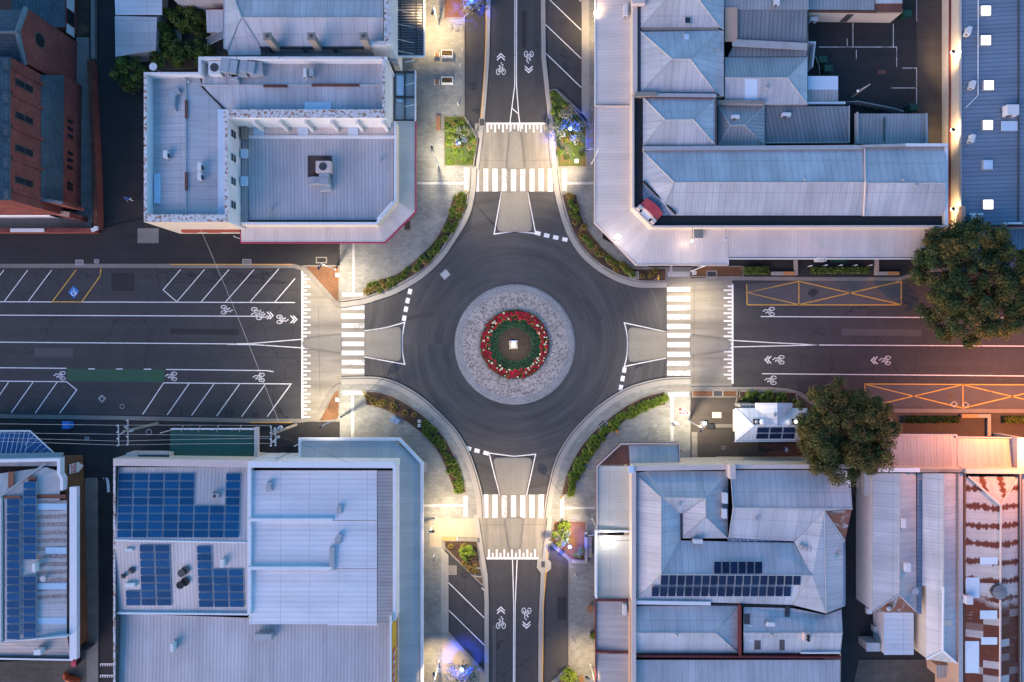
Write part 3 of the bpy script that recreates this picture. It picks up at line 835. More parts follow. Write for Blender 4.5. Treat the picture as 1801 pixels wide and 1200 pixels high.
# cycle symbols and chevrons: unit drawing has the wheels at -y .. handlebar +y, travel along +y
def bike(px, py, ang, chev=None, s=1.0):
    c = W(px, py)
    def X(x, y):
        a = R(ang)
        return (c.x + (x * math.cos(a) - y * math.sin(a)) * s, c.y + (x * math.sin(a) + y * math.cos(a)) * s)
    mb = MB(); z = .018
    def st(pts, w=.09, closed=False): mb.strip([X(*p) for p in pts], w * s, z, z, closed=closed)
    for k in (-1, 1):
        st([(k * .33 + .21 * math.cos(t * math.pi / 7), -.38 + .34 * math.sin(t * math.pi / 7)) for t in range(14)], .08, True)
    st([(-.33, -.38), (-.12, .15), (.10, -.30), (-.33, -.38)], .07)
    st([(-.12, .15), (.22, .18), (.10, -.30)], .07)
    st([(.33, -.38), (.20, .30)], .08)
    st([(-.12, .15), (-.15, .32)], .08); st([(-.28, .34), (-.04, .34)], .10)
    st([(.20, .30), (.24, .48), (.06, .52)], .09)
    st([(.0, .62), (.10, .72)], .14)
    struct(mb, 'cycle_symbol_marking', M['white_line'])
    if chev:
        mb = MB()
        for k in (0, .34):
            st([(-.46, chev + k - .44), (0, chev + k), (.46, chev + k - .44)], .13)
        struct(mb, 'chevron_marking', M['white_line'])
bike(399, 545, -90); bike(453, 549, -90, None, 1.05); bike(461, 555, -90, 1.05); bike(497, 562, -90, 1.45)
bike(105, 661, 90); bike(301, 662, 90); bike(455, 664, 90)
bike(1352, 548, 90); bike(1369, 633, 90, 1.35); bike(1556, 634, 90, 1.35); bike(1355, 669, 90)
bike(881, 121, 0, 1.45, 1.05); bike(930, 101, 180, 1.5, 1.05); bike(881, 1095, 0, 1.5, 1.05); bike(926, 1080, 180, 1.35, 1.05)
mb = MB(); mb.strip(P([(173, 701), (179.5, 695), (186, 701), (179.5, 708)]), .06, .012, .012, closed=True); mb.strip(P(circle_px(179.5, 701.5, 3.5, 10)), .05, .012, .012, closed=True)
struct(mb, 'survey_marking', M['white_worn'])
for x, y in ((1678, 711), (1698, 712)):
    mb = MB(); mb.strip(P([(x - 6, y), (x, y - 5), (x + 6, y), (x, y + 5)]), .06, .018, .018, closed=True); struct(mb, 'survey_marking', M['white_worn'])

# oil stains where cars stand, each an irregular film on the road
def stain(px, py, r, seed):
    q = random.Random(seed); c = W(px, py); n = 18
    pts = []
    for k in range(n):
        a = 2 * math.pi * k / n; rr = r * q.uniform(.55, 1.15)
        pts.append(Vector((c.x + rr * math.cos(a), c.y + rr * .8 * math.sin(a), .0075)))
    mb = MB(); mb.face(pts); struct(mb, 'road_stain', M['stain'])
t = NT('oil_stain'); co = world_pos(t)
c_ = t.mix(t.ramp(t.noise(co, 2.2, 5, .7), .40, .58), (0.047, 0.046, 0.049), (0.020, 0.019, 0.020))
M['stain'] = t.done(c_, .6, 0, .4)
for i, (x, y) in enumerate(((22, 482), (64, 482), (106, 482), (148, 484), (338, 484), (382, 485), (424, 484), (468, 484), (2, 718), (42, 720), (84, 722), (276, 722), (318, 724), (362, 726), (404, 728), (448, 730), (990, 40), (994, 95), (996, 116), (818, 1012), (822, 1066), (820, 1104), (832, 150), (836, 195), (1430, 514), (1672, 697), (1440, 585), (1120, 640))):
    stain(x, y, .55 + .25 * ((i * 7) % 5) / 4, i)

# mended strips and cut seams in the asphalt
for q, m in (([(690, 560), (760, 548), (762, 556), (692, 568)], 'asphalt'), ([(1030, 520), (1060, 560), (1052, 566), (1022, 526)], 'asphalt'), ([(60, 612), (128, 612), (128, 628), (60, 628)], 'asphalt_patch'), ([(300, 578), (420, 580), (420, 590), (300, 588)], 'asphalt_dark'),
             ([(1480, 578), (1620, 580), (1620, 592), (1480, 590)], 'asphalt_patch'), ([(866, 1100), (872, 1100), (872, 1240), (866, 1240)], 'asphalt_patch'), ([(918, 20), (926, 20), (926, 84), (918, 84)], 'asphalt_dark'), ([(980, 1050), (996, 1050), (996, 1090), (980, 1090)], 'asphalt_dark'), ([(196, 480), (236, 480), (236, 512), (196, 512)], 'asphalt_dark')):
    sheet('road_patch', q, .0065, M[m])
stroke('road_seam', [smooth([(935, 412), (960, 440), (985, 470), (1010, 520), (1022, 570), (1020, 640)]), smooth([(868, 412), (852, 450), (800, 480), (760, 520)]), smooth([(711, 560), (735, 640), (760, 700), (800, 730)]), smooth([(1100, 640), (1060, 690), (1000, 730), (942, 798)]), [(641, 592), (700, 552), (760, 498)], [(180, 472), (180, 735)], [(560, 540), (563, 700)], [(1221, 500), (1220, 676)], [(846, 282), (972, 282)], [(844, 924), (966, 922)], [(1420, 612), (1801, 614)], [(0, 625), (528, 630)]], .035, M['stain'], .0085)

# ================================================================ BUILDINGS
def bld(name, label, px, py, cat='building'):
    return thing(name, label, cat, W(px, py, 0))
def p3(pts, z=None):
    return [W(p[0], p[1], p[2] if len(p) > 2 else z) for p in pts]
def walls(b, pts, z, m, zb=0.0, name='wall', closed=True):
    mb = MB(); mb.wall(p3(pts, z), zb, None, closed=closed); return link(mb, name, m, b)
def roof(b, faces, m, z=None, t=.10, d=None, name='roof'):
    mb = MB()
    for f in faces: mb.slab(p3(f, z), t, d)
    return link(mb, name, m, b)
NPARA = [0]
def para(b, pts, w, z1, z0, m=None, ms=None, closed=False, off=0.0, name='parapet'):
    NPARA[0] += 1; z1 += .004 * (NPARA[0] % 9)          # no two cappings lie in one plane
    mb = MB(); mb.strip([W(p[0], p[1], z1) for p in pts], w, z0, z1, closed=closed, off=off, ms=1)
    return link(mb, name, [m or M['cap_white'], ms or m or M['white_wall']], b)
def bx(b, x0, y0, x1, y1, z0, z1, m, name, d='y'):
    mb = MB(); mb.prism(p3([(x0, y0), (x1, y0), (x1, y1), (x0, y1)], z1), z0, z1, d=d); return link(mb, name, m, b)
def caps(b, segs, m=None, r=.09, name='ridge_cap'):
    mb = MB()
    for s in segs:
        pts = p3(s)
        mb.tube([p + Vector((0, 0, .02)) for p in pts], r, 6)
    return link(mb, name, m or M['cap_grey'], b)
def patch(b, x0, y0, x1, y1, zf, m, name='patch_sheet', t=.05):
    mb = MB(); mb.slab([W(x, y, zf(x, y)) for x, y in ((x0, y0), (x1, y0), (x1, y1), (x0, y1))], t); return link(mb, name, m, b)
def hip(b, x0, y0, x1, y1, ze, ra, rb, zr, m, cap=None, wallm=None, horizontal=True):
    A, B = (*ra, zr), (*rb, zr)
    nw, ne, se, sw = (x0, y0, ze), (x1, y0, ze), (x1, y1, ze), (x0, y1, ze)
    if horizontal:
        fs = [[nw, ne, B, A], [ne, se, B], [se, sw, A, B], [sw, nw, A]]
    else:
        fs = [[nw, ne, A], [ne, se, B, A], [se, sw, B], [sw, nw, A, B]]
    fs = [f for f in fs if (p3(f)[1] - p3(f)[0]).cross(p3(f)[2] - p3(f)[0]).length > .05]
    r = roof(b, fs, m)
    segs = [[A, B]] + ([[nw, A], [sw, A], [ne, B], [se, B]] if horizontal else [[nw, A], [ne, A], [sw, B], [se, B]])
    caps(b, segs, cap)
    if wallm: walls(b, [nw, ne, se, sw], ze, wallm)
    return r
def win(b, px, py, z1, z0, w, axis, sash=M['cap_white'], glass=M['glass'], depth=.05, name='window'):
    """window on a wall; px,py is the middle of its head as the photo shows it at height z1; axis = the way the wall runs"""
    c = W(px, py, z1); h = z1 - z0
    f, g = MB(), MB()
    sx, sy = (w, depth) if axis == 'x' else (depth, w)
    f.box((c.x, c.y, z0), (sx, sy, h))
    gx, gy = (w - .16, depth + .03) if axis == 'x' else (depth + .03, w - .16)
    for k in (0, 1):
        g.box((c.x, c.y, z0 + .07 + k * (h / 2 - .02)), (gx, gy, h / 2 - .12))
    fo = link(f, name, sash, b); link(g, 'pane', glass, fo)
    return fo

def rust_stripe_mat(name, period, w0, w1, below=None, patchy=0.0):
    t = NT(name)
    uv = t.n('UVMap').outputs[0]
    sp = t.n('SeparateXYZ'); t.l(uv, sp.inputs[0]); u, v = sp.outputs[0], sp.outputs[1]
    jig = t.math('MULTIPLY', t.math('SUBTRACT', t.noise(t.mapping(uv, (.3, .3, 1)), 1.0, 2, .5), .5), period * .3)
    q = t.math('PINGPONG', t.math('DIVIDE', t.math('ADD', u, jig), period), .5)
    spike = t.ramp(t.noise(t.mapping(uv, (.35, 2.6, 1)), 1.0, 4, .75), .38, .72)
    w = t.math('ADD', w0, t.math('MULTIPLY', spike, w1))
    m = t.math('MULTIPLY', t.ramp(t.math('SUBTRACT', w, q), -.01, .06), t.ramp(t.noise(t.mapping(uv, (.5, 1.2, 1)), 1.0, 4, .6), .14, .27))
    if patchy:
        m = t.math('MULTIPLY', m, t.ramp(t.noise(uv, 3.5, 5, .8), .62 - patchy * .3, .86 - patchy * .3))
    if below is not None:
        wp = t.n('SeparateXYZ'); t.l(world_pos(t), wp.inputs[0])
        low = t.ramp(t.math('ADD', wp.outputs[1], t.math('MULTIPLY', t.noise(uv, .4, 2), 3.0)), below + 2.2, below + 1.2)
        cell = t.n('TexWhiteNoise', noise_dimensions='2D')
        cv = t.n('CombineXYZ'); t.l(t.math('FLOOR', t.math('DIVIDE', u, .85)), cv.inputs[0]); t.l(t.math('FLOOR', t.math('DIVIDE', v, 2.1)), cv.inputs[1])
        t.l(cv.outputs[0], cell.inputs['Vector'])
        cm = t.math('MULTIPLY', t.ramp(cell.outputs['Value'], .05, .28), t.ramp(t.noise(t.mapping(uv, (1.4, .5, 1)), 1.0, 5, .7), .22, .40))
        m = t.math('MAXIMUM', t.math('MULTIPLY', m, t.math('SUBTRACT', 1.0, low)), t.math('MULTIPLY', low, cm))
    m = t.math('MULTIPLY', m, .72 if patchy else 1.0)
    c = t.mix(m, (.44, .41, .40), t.mix(t.noise(uv, 2.5, 3), (.075, .018, .012), (.17, .052, .028)))
    wv = t.math('PINGPONG', t.math('DIVIDE', u, .8), .5)
    c = t.scalec(c, t.math('SUBTRACT', 1.0, t.math('MULTIPLY', t.math('LESS_THAN', wv, .03), .3)))
    c = t.scalec(c, t.gain(t.noise(uv, .5, 4), .85, 1.15))
    return t.done(c, .7, .05, .3)
RS = rust_stripe_mat('rust_streaked_iron', 2.15, .09, .24, W(0, 1060, 5).y)
RS2 = rust_stripe_mat('rust_banded_iron', .95, .24, .14, None, .9)

# ---------------------------------------------------------------- brick church, top left
b = bld('brick_church', 'dark red brick church with slate roofs and a round gable window', 60, 230, 'church')
roof(b, [[(-120, 100, 15), (17, 100, 11.9), (17, 352, 11.9), (-120, 352, 15)]], M['slate'], name='nave_roof')
walls(b, [(17, 100), (17, 352), (-120, 352), (-120, 100)], 11.8, M['brick'], 3.0, 'clerestory_wall')
roof(b, [[(72, 132, 7), (112, 132, 3.6), (110, 357, 3.6), (72, 352, 7)]], M['slate'], name='aisle_roof')
walls(b, [(60, 132, 6.8), (112, 132, 3.55), (110, 357, 3.55), (60, 352, 6.8)], None, M['brick'], 0, 'aisle_wall')
para(b, [(72, 351), (110, 357)], .35, 7.0, 3.0, M['stone_cap'], M['brick'], name='gable_coping')
para(b, [(-60, 344), (0, 353), (66, 366), (122, 378)], .6, 3.6, 0, M['tan_wall'], M['brick'], name='end_wall')
for x, y in ((27.3, 143), (27.3, 201), (27.3, 259), (27.3, 315)):
    win(b, x, y, 11.0, 8.3, .8, 'y', M['dark_wall'], M['glass'])
for y in (118, 164, 222, 278, 334):
    c = W(17, y, 11.6); mb = MB(); mb.box((c.x + .14, c.y, 6.6), (.28, .34, 5.0)); link(mb, 'pilaster_strip', M['brick'], b)
for y in (112, 170, 228, 285, 341):
    bx(b, 5, y - 9, 14, y + 9, 11.8, 12.3, M['slate'], 'buttress_cap')
for x, y in ((119, 214), (119, 227), (119, 240), (119, 270), (119, 282), (119, 295), (116, 324), (116, 332)):
    c = W(119, y, 2.4); c.x = W(112, y, 3.55).x
    mb = MB(); mb.box((c.x + .02, c.y, 1.9), (.06, .42, .9)); link(mb, 'aisle_window', M['glass'], b)
roof(b, [[(-120, 17, 8.6), (50, 17, 8.6), (34, 57, 10.3), (-120, 57, 10.3)], [(-120, 57, 10.3), (34, 57, 10.3), (48, 112, 8.6), (-120, 112, 8.6)]], M['slate'], name='transept_roof')
mb = MB(); g = p3([(51, 17, 8.6), (35, 57, 10.3), (49, 112, 8.6)])
base = [Vector((p.x, p.y, 0)) for p in (g[2], g[0])]
mb.face([base[1], base[0], g[2], g[1], g[0]], [(p.y, p.z) for p in (base[1], base[0], g[2], g[1], g[0])])
mb.wall([Vector((g[0].x - 8, g[0].y, 8.6)), g[0]], 0, None, closed=False); mb.wall([g[2], Vector((g[2].x - 8, g[2].y, 8.6))], 0, None, closed=False)
link(mb, 'gable_wall', M['brick'], b)
caps(b, [[(46, 15, 8.7), (31, 57, 10.4)], [(31, 57, 10.4), (44, 114, 8.7)]], M['stone_cap'], .28, 'gable_coping')
caps(b, [[(31, 57, 10.4), (-120, 57, 10.4)]], M['stone_cap'], .16)
gx = g[0].x
mb = MB(); cy = W(68, 71, 7.0).y
mb.tube([(gx - .1, cy, 7.0), (gx + .12, cy, 7.0)], .92, 20); rim = link(mb, 'round_window', M['brick_brown'], b)
mb = MB(); mb.tube([(gx, cy, 7.0), (gx + .16, cy, 7.0)], .74, 20); link(mb, 'pane', M['glass'], rim)
roof(b, [[(20, -120, 5.5), (114, -120, 2.3), (114, 48, 2.3), (20, 48, 5.5)]], M['slate'], name='side_wing_roof')
walls(b, [(20, -120, 5.4), (114, -120, 2.25), (114, 48, 2.25), (20, 48, 5.4)], None, M['brick'], 0, 'side_wing_wall')
for y0, y1, m in ((-20, 12, 'white_wall'), (14, 37, 'glass'), (39, 56, 'white_wall')):
    c0, c1 = W(114, y0, 2.2), W(114, y1, 2.2)
    mb = MB(); mb.box((c0.x + .05, (c0.y + c1.y) / 2, .55), (.12, abs(c1.y - c0.y) * .95, 1.35)); link(mb, 'wing_window', M[m], b)
roof(b, [[(-60, 362, 3.2), (4, 362, 3.2), (50, 371, 2.8), (88, 379, 2.4), (88, 381, 2.3), (-60, 381, 2.3)]], M['cap_white'], name='porch_roof')
walls(b, [(-60, 364), (85, 379), (-60, 379)], 2.2, M['white_wall'], 0, 'porch_wall')
block('forecourt', [(-60, 372), (163, 372), (163, 402), (-60, 402)], -.02, .12, M['concrete_old'])
block('church_path', [(135, 66), (157, 66), (164, 392), (146, 392), (136, 250)], -.02, .11, M['concrete_old'])
block('yard_bed', [(132, -80), (158, -80), (158, 64), (132, 64)], -.02, .10, M['soil'])
for lab, pts, m in (('long dark brick fence wall along the lane beside the church', [(156, 104), (160, 190), (166, 320), (168, 402)], 'brick'),
                    ('low brick fence in front of the church forecourt', [(-60, 405), (165, 405)], 'brick')):
    t = thing('brick_fence', lab, 'fence', W(pts[0][0], pts[0][1]))
    mb = MB(); mb.strip([W(*p, 1.3) for p in pts], .5, 0, 1.3); link(mb, 'fence_wall', M[m], t)
    mb = MB()
    n = 60 if m == 'brick' and len(pts) > 2 else 6
    if len(pts) > 2:
        mb.strip([W(*p, 1.42) for p in pts], .5, 1.302, 1.42)
        link(mb, 'coping', M['brick_course'], t)
    else:
        mb.strip([W(18, 405, 1.5), W(77, 405, 1.5)], .42, 1.302, 1.5); link(mb, 'white_coping', M['cap_white'], t)
        mb = MB(); mb.strip([W(160, 405, 1.6), W(168, 402, 1.6), W(168, 398, 1.6)], .4, 1.302, 1.6); link(mb, 'pier_cap', M['cap_white'], t)
mb = MB(); mb.strip([W(163, -80, .5), W(163, 104, .5)], .5, 0, .5)
link(mb, 'boundary_wall', M['concrete_old'], None, 'low concrete boundary wall along the dark lane beside the church', 'wall')

# ---------------------------------------------------------------- annex roofs and garden house
b = bld('white_annex', 'white metal roofed annex beside the dark lane above the clipped shrub', 240, 60)
roof(b, [[(197, -120, 3.3), (283, -120, 3.3), (285, 26, 3.1), (203, 26, 3.1)]], M['zinc_white'], d='x')
roof(b, [[(202, 28, 3.0), (276, 30, 3.0), (274, 88, 2.7), (203, 100, 2.7)]], M['zinc_lap'], d='x')
walls(b, [(203, -110), (281, -110), (274, 30), (272, 87), (205, 97)], 2.65, M['grey_wall'])
b = bld('weatherboard_house', 'pale weatherboard house wall with a sash window above the walled garden', 330, 10, 'house')
roof(b, [[(286, -160, 6), (395, -160, 6), (395, -19, 6), (286, -19, 6)]], M['zinc'])
walls(b, [(286, -160), (395, -160), (395, -20), (286, -20)], 5.9, M['white_wall'])
c = W(324, -20, 3); win(b, 324, -20 * 1.0, 5.9, 4.0, 1.5, 'x')
mb = MB()
for k in range(14):
    c0, c1 = W(286, -20, 5.9), W(395, -20, 5.9)
    mb.box(((c0.x + c1.x) / 2, c0.y - .02, .4 + .4 * k), (c1.x - c0.x, .05, .03))
link(mb, 'weatherboard_edge', M['cap_grey'], b)
b = bld('garden_shed', 'small white flat roofed lean-to shed by the garden stairs', 377, 40, 'shed')
roof(b, [[(362, 17, 2.6), (392, 17, 2.6), (392, 57, 2.4), (364, 57, 2.4)]], M['zinc_white'])
walls(b, [(364, 18), (391, 18), (391, 56), (366, 56)], 2.35, M['grey_wall'])
para(b, [(362, 16), (392, 14)], .12, 2.7, 2.4, M['maroon'], name='fascia')

# ---------------------------------------------------------------- hipped roof with chimneys, top centre left
b = bld('chimney_house', 'long metal hipped roof building with three small brick chimneys in a row', 550, 30)
roof(b, [[(393, -60, 7), (425, 31, 8.2), (417, 46, 7.9), (400, 88, 7), (393, 85, 7)],
         [(417, 46, 7.9), (425, 31, 8.2), (458, 82, 7), (458, 97, 6.7), (402, 97, 6.7), (400, 88, 7)],
         [(425, 31, 8.2), (674, 31, 8.2), (674, 82, 7), (458, 82, 7)]], M['zinc_lap'])
roof(b, [[(393, -60, 7), (674, -60, 7), (674, 31, 8.2), (425, 31, 8.2)]], M['zinc'])
caps(b, [[(425, 31, 8.22), (674, 31, 8.22)], [(425, 31, 8.2), (393, -60, 7)], [(425, 31, 8.2), (417, 46, 7.9)], [(417, 46, 7.9), (400, 88, 7)], [(425, 31, 8.2), (458, 82, 7)]])
walls(b, [(394, -60), (688, -60), (688, 80), (458, 80), (456, 96), (400, 96)], 6.6, M['grey_wall'])
para(b, [(681, -60), (681, 78)], .75, 8.4, 0, M['flake2'], M['white_wall'])
para(b, [(650, 76), (681, 76)], .5, 8.3, 5, M['flake2'], M['white_wall'])
para(b, [(456, 83), (645, 83)], .12, 7.1, 6.7, M['steel_dark'], name='gutter')
for x in (474, 533, 587):
    win(b, x, 84, 6.4, 5.0, .7, 'x', M['cap_grey'])
roof(b, [[(452, 92, 4.6), (694, 92, 4.6), (700, 108, 4.5), (452, 108, 4.5)]], M['zinc'], name='lean_to_roof', d='y')
for i, (x, y) in enumerate(((470, 64), (547, 64), (639, 64))):
    t = thing('brick_chimney', ('leftmost square brick chimney of the row on the hipped roof', 'middle square brick chimney of the row on the hipped roof', 'rightmost square brick chimney of the row next to the peeling parapet')[i], 'chimney', W(x + 8, y + 9, 7.1), 'brick chimneys on the hipped roof')
    mb = MB(); c = W(x, y, 10.2); mb.box((c.x, c.y, 7.1), (.72, .72, 2.9)); link(mb, 'stack', M['timber_grey'], t)
    mb = MB(); mb.box((c.x, c.y, 10.0), (.86, .86, .2)); link(mb, 'cap', M['timber_grey'], t)
    mb = MB(); mb.cyl((c.x, c.y, 10.2), .17, .12, 10); link(mb, 'flue', M['dark_wall'], t)
# slatted pergola awning
b = bld('slatted_canopy', 'slatted steel canopy with white fascia over the footpath at the top', 722, 50, 'canopy')
mb = MB(); mb.strip([W(x, y, 3.6) for x, y in ((698, -60), (698, 99), (746, 99), (746, -60))], .14, 3.3, 3.62); link(mb, 'fascia', M['cap_white'], b)
mb = MB()
for k in range(34):
    c = W(722, -60 + 4.7 * k, 3.45); mb.box((c.x, c.y, 3.42), (3.15, .16, .06))
link(mb, 'slat', M['steel_dark'], b)
roof(b, [[(699, -60, 3.3), (745, -60, 3.3), (745, 98, 3.3), (699, 98, 3.3)]], M['cap_grey'], t=.03, name='sheeting')
mb = MB()
for x in (704, 732): mb.box((W(x, 20, 3.4).x, W(x, 20, 3.4).y, 3.25), (.12, 10.6, .15))
link(mb, 'beam', M['steel_dark'], b)
mb = MB()
for y in (20, 45, 72, 92): mb.tube([W(699, y - 3, 5.2), W(728, y + 4, 3.6)], .035, 6)
link(mb, 'stay_rod', M['steel'], b)
mb = MB()
for y in (-30, 40, 95): mb.cyl(tuple(W(742, y, 0)), .05, 3.4)
link(mb, 'post', M['steel_dark'], b)

# ---------------------------------------------------------------- two storey L-shaped building, peeling parapets
b = bld('peeling_parapet_building', 'large two storey building with white paint peeling off its brick parapets', 380, 260)
Z, ZR = 8.5, 7.1
roof(b, [[(268, 134, ZR), (327, 134, ZR + .5), (327, 378, ZR + .5), (268, 378, ZR)]], M['zinc'], name='roof')
roof(b, [[(327, 134, ZR + .5), (349, 134, ZR + .3), (356, 150, ZR + .3), (395, 193, ZR), (397, 378, ZR), (327, 378, ZR + .5)]], M['zinc_lap'], name='roof')
roof(b, [[(352, 107, ZR), (676, 107, ZR), (676, 150, ZR + .5), (356, 150, ZR + .5)]], M['zinc'], name='roof')
roof(b, [[(356, 150, ZR + .5), (676, 150, ZR + .5), (676, 196, ZR), (398, 196, ZR)]], M['zinc'], name='roof')
caps(b, [[(356, 150, ZR + .52), (676, 150, ZR + .52)]], M['cap_grey'], .1)
caps(b, [[(327, 134, ZR + .52), (327, 378, ZR + .52)]], M['cap_grey'], .12)
caps(b, [[(355, 152, ZR + .35), (396, 194, ZR + .08)]], M['black'], .1, 'valley_gutter')
for x0, x1, y in ((463, 505, 151), (548, 632, 149.5)): bx(b, x0, y - 2.2, x1, y + 2.2, ZR + .5, ZR + .66, M['rust'], 'rusty_ridge_cap')
for y0, y1 in ((176, 208), (303, 335)): bx(b, 325, y0, 329, y1, ZR + .5, ZR + .68, M['rust'], 'rusty_ridge_cap')
bx(b, 383, 192, 396, 380, ZR + .02, ZR + .17, M['skin_clear'], 'pale_sheet'); bx(b, 536, 180, 582, 193, ZR + .1, ZR + .22, M['skin_clear'], 'pale_sheet')
bx(b, 271, 306, 282, 358, ZR + .1, ZR + .19, M['skin_clear'], 'pale_sheet')
para(b, [(255.5, 128), (255.5, 386)], .34, Z, 0, M['flake2'], M['white_wall'])
para(b, [(253, 384), (398, 384)], .85, Z, 0, M['flake2'], M['cream_wall'])
para(b, [(253, 129), (351, 129)], .25, Z, 0, M['flake'], M['white_wall'])
para(b, [(351, 130), (351, 101)], .3, Z, 0, M['flake'], M['white_wall'])
para(b, [(349, 102), (680, 102)], .3, Z, 0, M['flake'], M['white_wall'])
para(b, [(675, 100), (675, 207)], .32, Z, 0, M['flake2'], M['white_wall'])
para(b, [(393, 200), (678, 200)], .95, Z, 0, M['flake2'], M['white_wall'])
para(b, [(398, 206), (398, 390)], .34, Z, 0, M['flake2'], M['white_wall'])
walls(b, [(352, 149), (352, 158), (349, 150)], ZR, M['cap_white'])
for y in (233, 275, 316.5, 358.5): win(b, 405.9, y, 7.8, 6.4, 1.0, 'y', M['cap_white'])
for k in range(6):
    x = 445 + 45.5 * k; c = W(x, 206, 8.2)
    mb = MB(); mb.box((c.x, c.y - .35, 4.6), (.26, .7, 3.4)); link(mb, 'buttress', M['white_wall'], b)
c0, c1 = W(253, 390, 8.4), W(398, 390, 8.4)
mb = MB(); mb.box(((c0.x + c1.x) / 2 + .8, c0.y - .12, 2.6), (c1.x - c0.x - 2.0, .5, .8)); link(mb, 'shop_fascia', M['red_wall'], b)
for k, x in enumerate((318, 366, 392)):
    mb = MB(); c = W(x, 390, 8.4); mb.box((c.x, c0.y - .38, 2.75), (1.6 if k else 1.0, .04, .5)); link(mb, 'sign_board', M['cream_wall'], b)
roof(b, [[(425, 208, 4.9), (436, 208, 4.9), (436, 390, 4.9), (425, 390, 4.9)]], M['zinc_dull'], name='side_gutter_roof', d='y')
bx(b, 423, 310, 434, 326, 4.9, 5.4, M['skin_clear'], 'roof_hatch'); bx(b, 423, 262, 434, 277, 4.9, 5.4, M['skin_clear'], 'roof_hatch')
bx(b, 424, 216, 433, 243, 4.9, 5.6, M['timber_grey'], 'timber_frame')

# ---------------------------------------------------------------- single storey corner shop with magenta fascia
b = bld('corner_shop', 'single storey corner shop with pale ribbed roof and magenta edged awning', 560, 320)
roof(b, [[(437, 243, 4.9), (692, 243, 4.9), (692, 352, 4.7), (661, 389, 4.6), (437, 389, 4.6)]], M['zinc_deck'], d='y')
patch(b, 541, 274, 583, 313, lambda x, y: 4.9, M['plant_deck'], 'plant_deck', .08)
roof(b, [[(437, 217, 5.0), (692, 217, 5.0), (692, 238, 4.95), (437, 238, 4.95)]], M['awning_white'], name='rear_roof', d='y')
for x in (455, 533, 621): bx(b, x - 9, 219, x + 9, 238, 5.0, 5.12, M['skin_clear'], 'skylight')
para(b, [(437, 240.5), (694, 240.5)], .3, 5.15, 4.7, M['cap_white'])
para(b, [(695, 214), (695, 353), (662, 393), (424, 393)], .3, 5.2, 0, M['cap_white'], M['cream_wall'])
caps(b, [[(663, 386, 5.5), (690, 355, 5.5)]], M['cap_white'], .1, 'sign_rail')
para(b, [(437, 389), (661, 389)], .22, 4.75, 4.5, M['black'], name='gutter')
roof(b, [[(697, 213, 3.55), (731, 213, 3.35), (731, 372, 3.35), (698, 354, 3.55)]], M['awning_cream'], name='awning')
roof(b, [[(698, 355, 3.55), (731, 372, 3.35), (676, 426, 3.35), (665, 396, 3.55)], [(665, 396, 3.55), (676, 426, 3.35), (424, 426, 3.35), (424, 396, 3.55)]], M['awning_white'], name='awning')
para(b, [(731, 212), (731, 372.5), (676.5, 427), (423, 427), (423, 397)], .12, 3.4, 3.0, M['magenta'], name='awning_fascia')
mb = MB()
for x, y in ((728, 220), (728, 290), (727, 366), (676, 420), (590, 423), (500, 423), (430, 423)): mb.cyl(tuple(W(x, y, 0)), .06, 3.3)
link(mb, 'awning_post', M['cap_white'], b)
b = bld('framed_canopy', 'dark steel framed canopy with grey and pale panels above the cream awning', 712, 170, 'canopy')
roof(b, [[(694, 126, 3.3), (730, 126, 3.2), (730, 211, 3.2), (694, 211, 3.3)]], M['awning_grey'], name='panel')
roof(b, [[(698, 133, 3.42), (710, 133, 3.42), (710, 168, 3.42), (698, 168, 3.42)], [(698, 175, 3.42), (709, 175, 3.42), (709, 180, 3.42), (698, 180, 3.42)]], M['skin_clear'], name='pale_panel')
mb = MB()
for s in ([(694, 126), (730, 126)], [(694, 211), (730, 211)], [(694, 170), (730, 170)], [(712, 126), (712, 211)], [(694, 126), (694, 211)]):
    mb.strip([W(*q, 3.5) for q in s], .13, 3.2, 3.5)
link(mb, 'frame', M['steel_dark'], b)
para(b, [(730, 124), (730, 213)], .14, 3.55, 3.0, M['cap_white'], name='fascia')
mb = MB()
for y in (130, 170, 208): mb.tube([W(712, y - 20, 5.0), W(729, y - 24, 3.5)], .03, 6)
link(mb, 'stay_rod', M['cap_white'], b)

# ---------------------------------------------------------------- shops on the top right corner
b = bld('corner_hotel', 'long single storey corner shops with blue metal roofs, black box gutter and red hooded corner', 1380, 320)
AW, AI = 3.35, 3.6
roof(b, [[(1047, 186, AW), (1112, 186, AI), (1112, 366, AI), (1046, 392, AW)], [(1046, 392, AW), (1112, 366, AI), (1146, 401, AI), (1119, 465, AW)],
         [(1119, 465, AW), (1146, 401, AI), (1281, 401, AI), (1281, 465, AW)], [(1281, 453, AW), (1281, 401, AI), (1627, 402, AI), (1627, 453, AW)]], M['awning_white'], name='awning')
para(b, [(1047, 185), (1046, 392), (1119, 466), (1281, 466)], .1, 3.42, 3.0, M['cap_pink'], name='awning_fascia')
para(b, [(1281, 466), (1281, 455), (1627, 455)], .1, 3.42, 3.0, M['cap_white'], name='awning_fascia')
para(b, [(1047, 186), (1112, 186)], .12, 3.7, 3.5, M['cap_pink'], name='awning_flashing')
mb = MB()
for x, y in ((1050, 200), (1050, 290), (1050, 385), (1120, 460), (1200, 462), (1290, 450), (1400, 450), (1500, 450), (1620, 450)): mb.cyl(tuple(W(x, y, 0)), .06, 3.3)
link(mb, 'awning_post', M['cap_pink'], b)
para(b, [(1114, 168), (1114, 364), (1148, 398.5), (1668, 398)], .22, 5.4, 0, M['cap_pink'], M['beige_wall'])
para(b, [(1664.5, 256), (1664.5, 396)], .4, 5.5, 0, M['cap_white'], M['beige_wall'])
roof(b, [[(1115, 168), (1131, 168), (1131, 350), (1158, 380), (1663, 380), (1663, 397), (1148, 397), (1115, 363)]], M['black'], z=5.05, name='box_gutter')
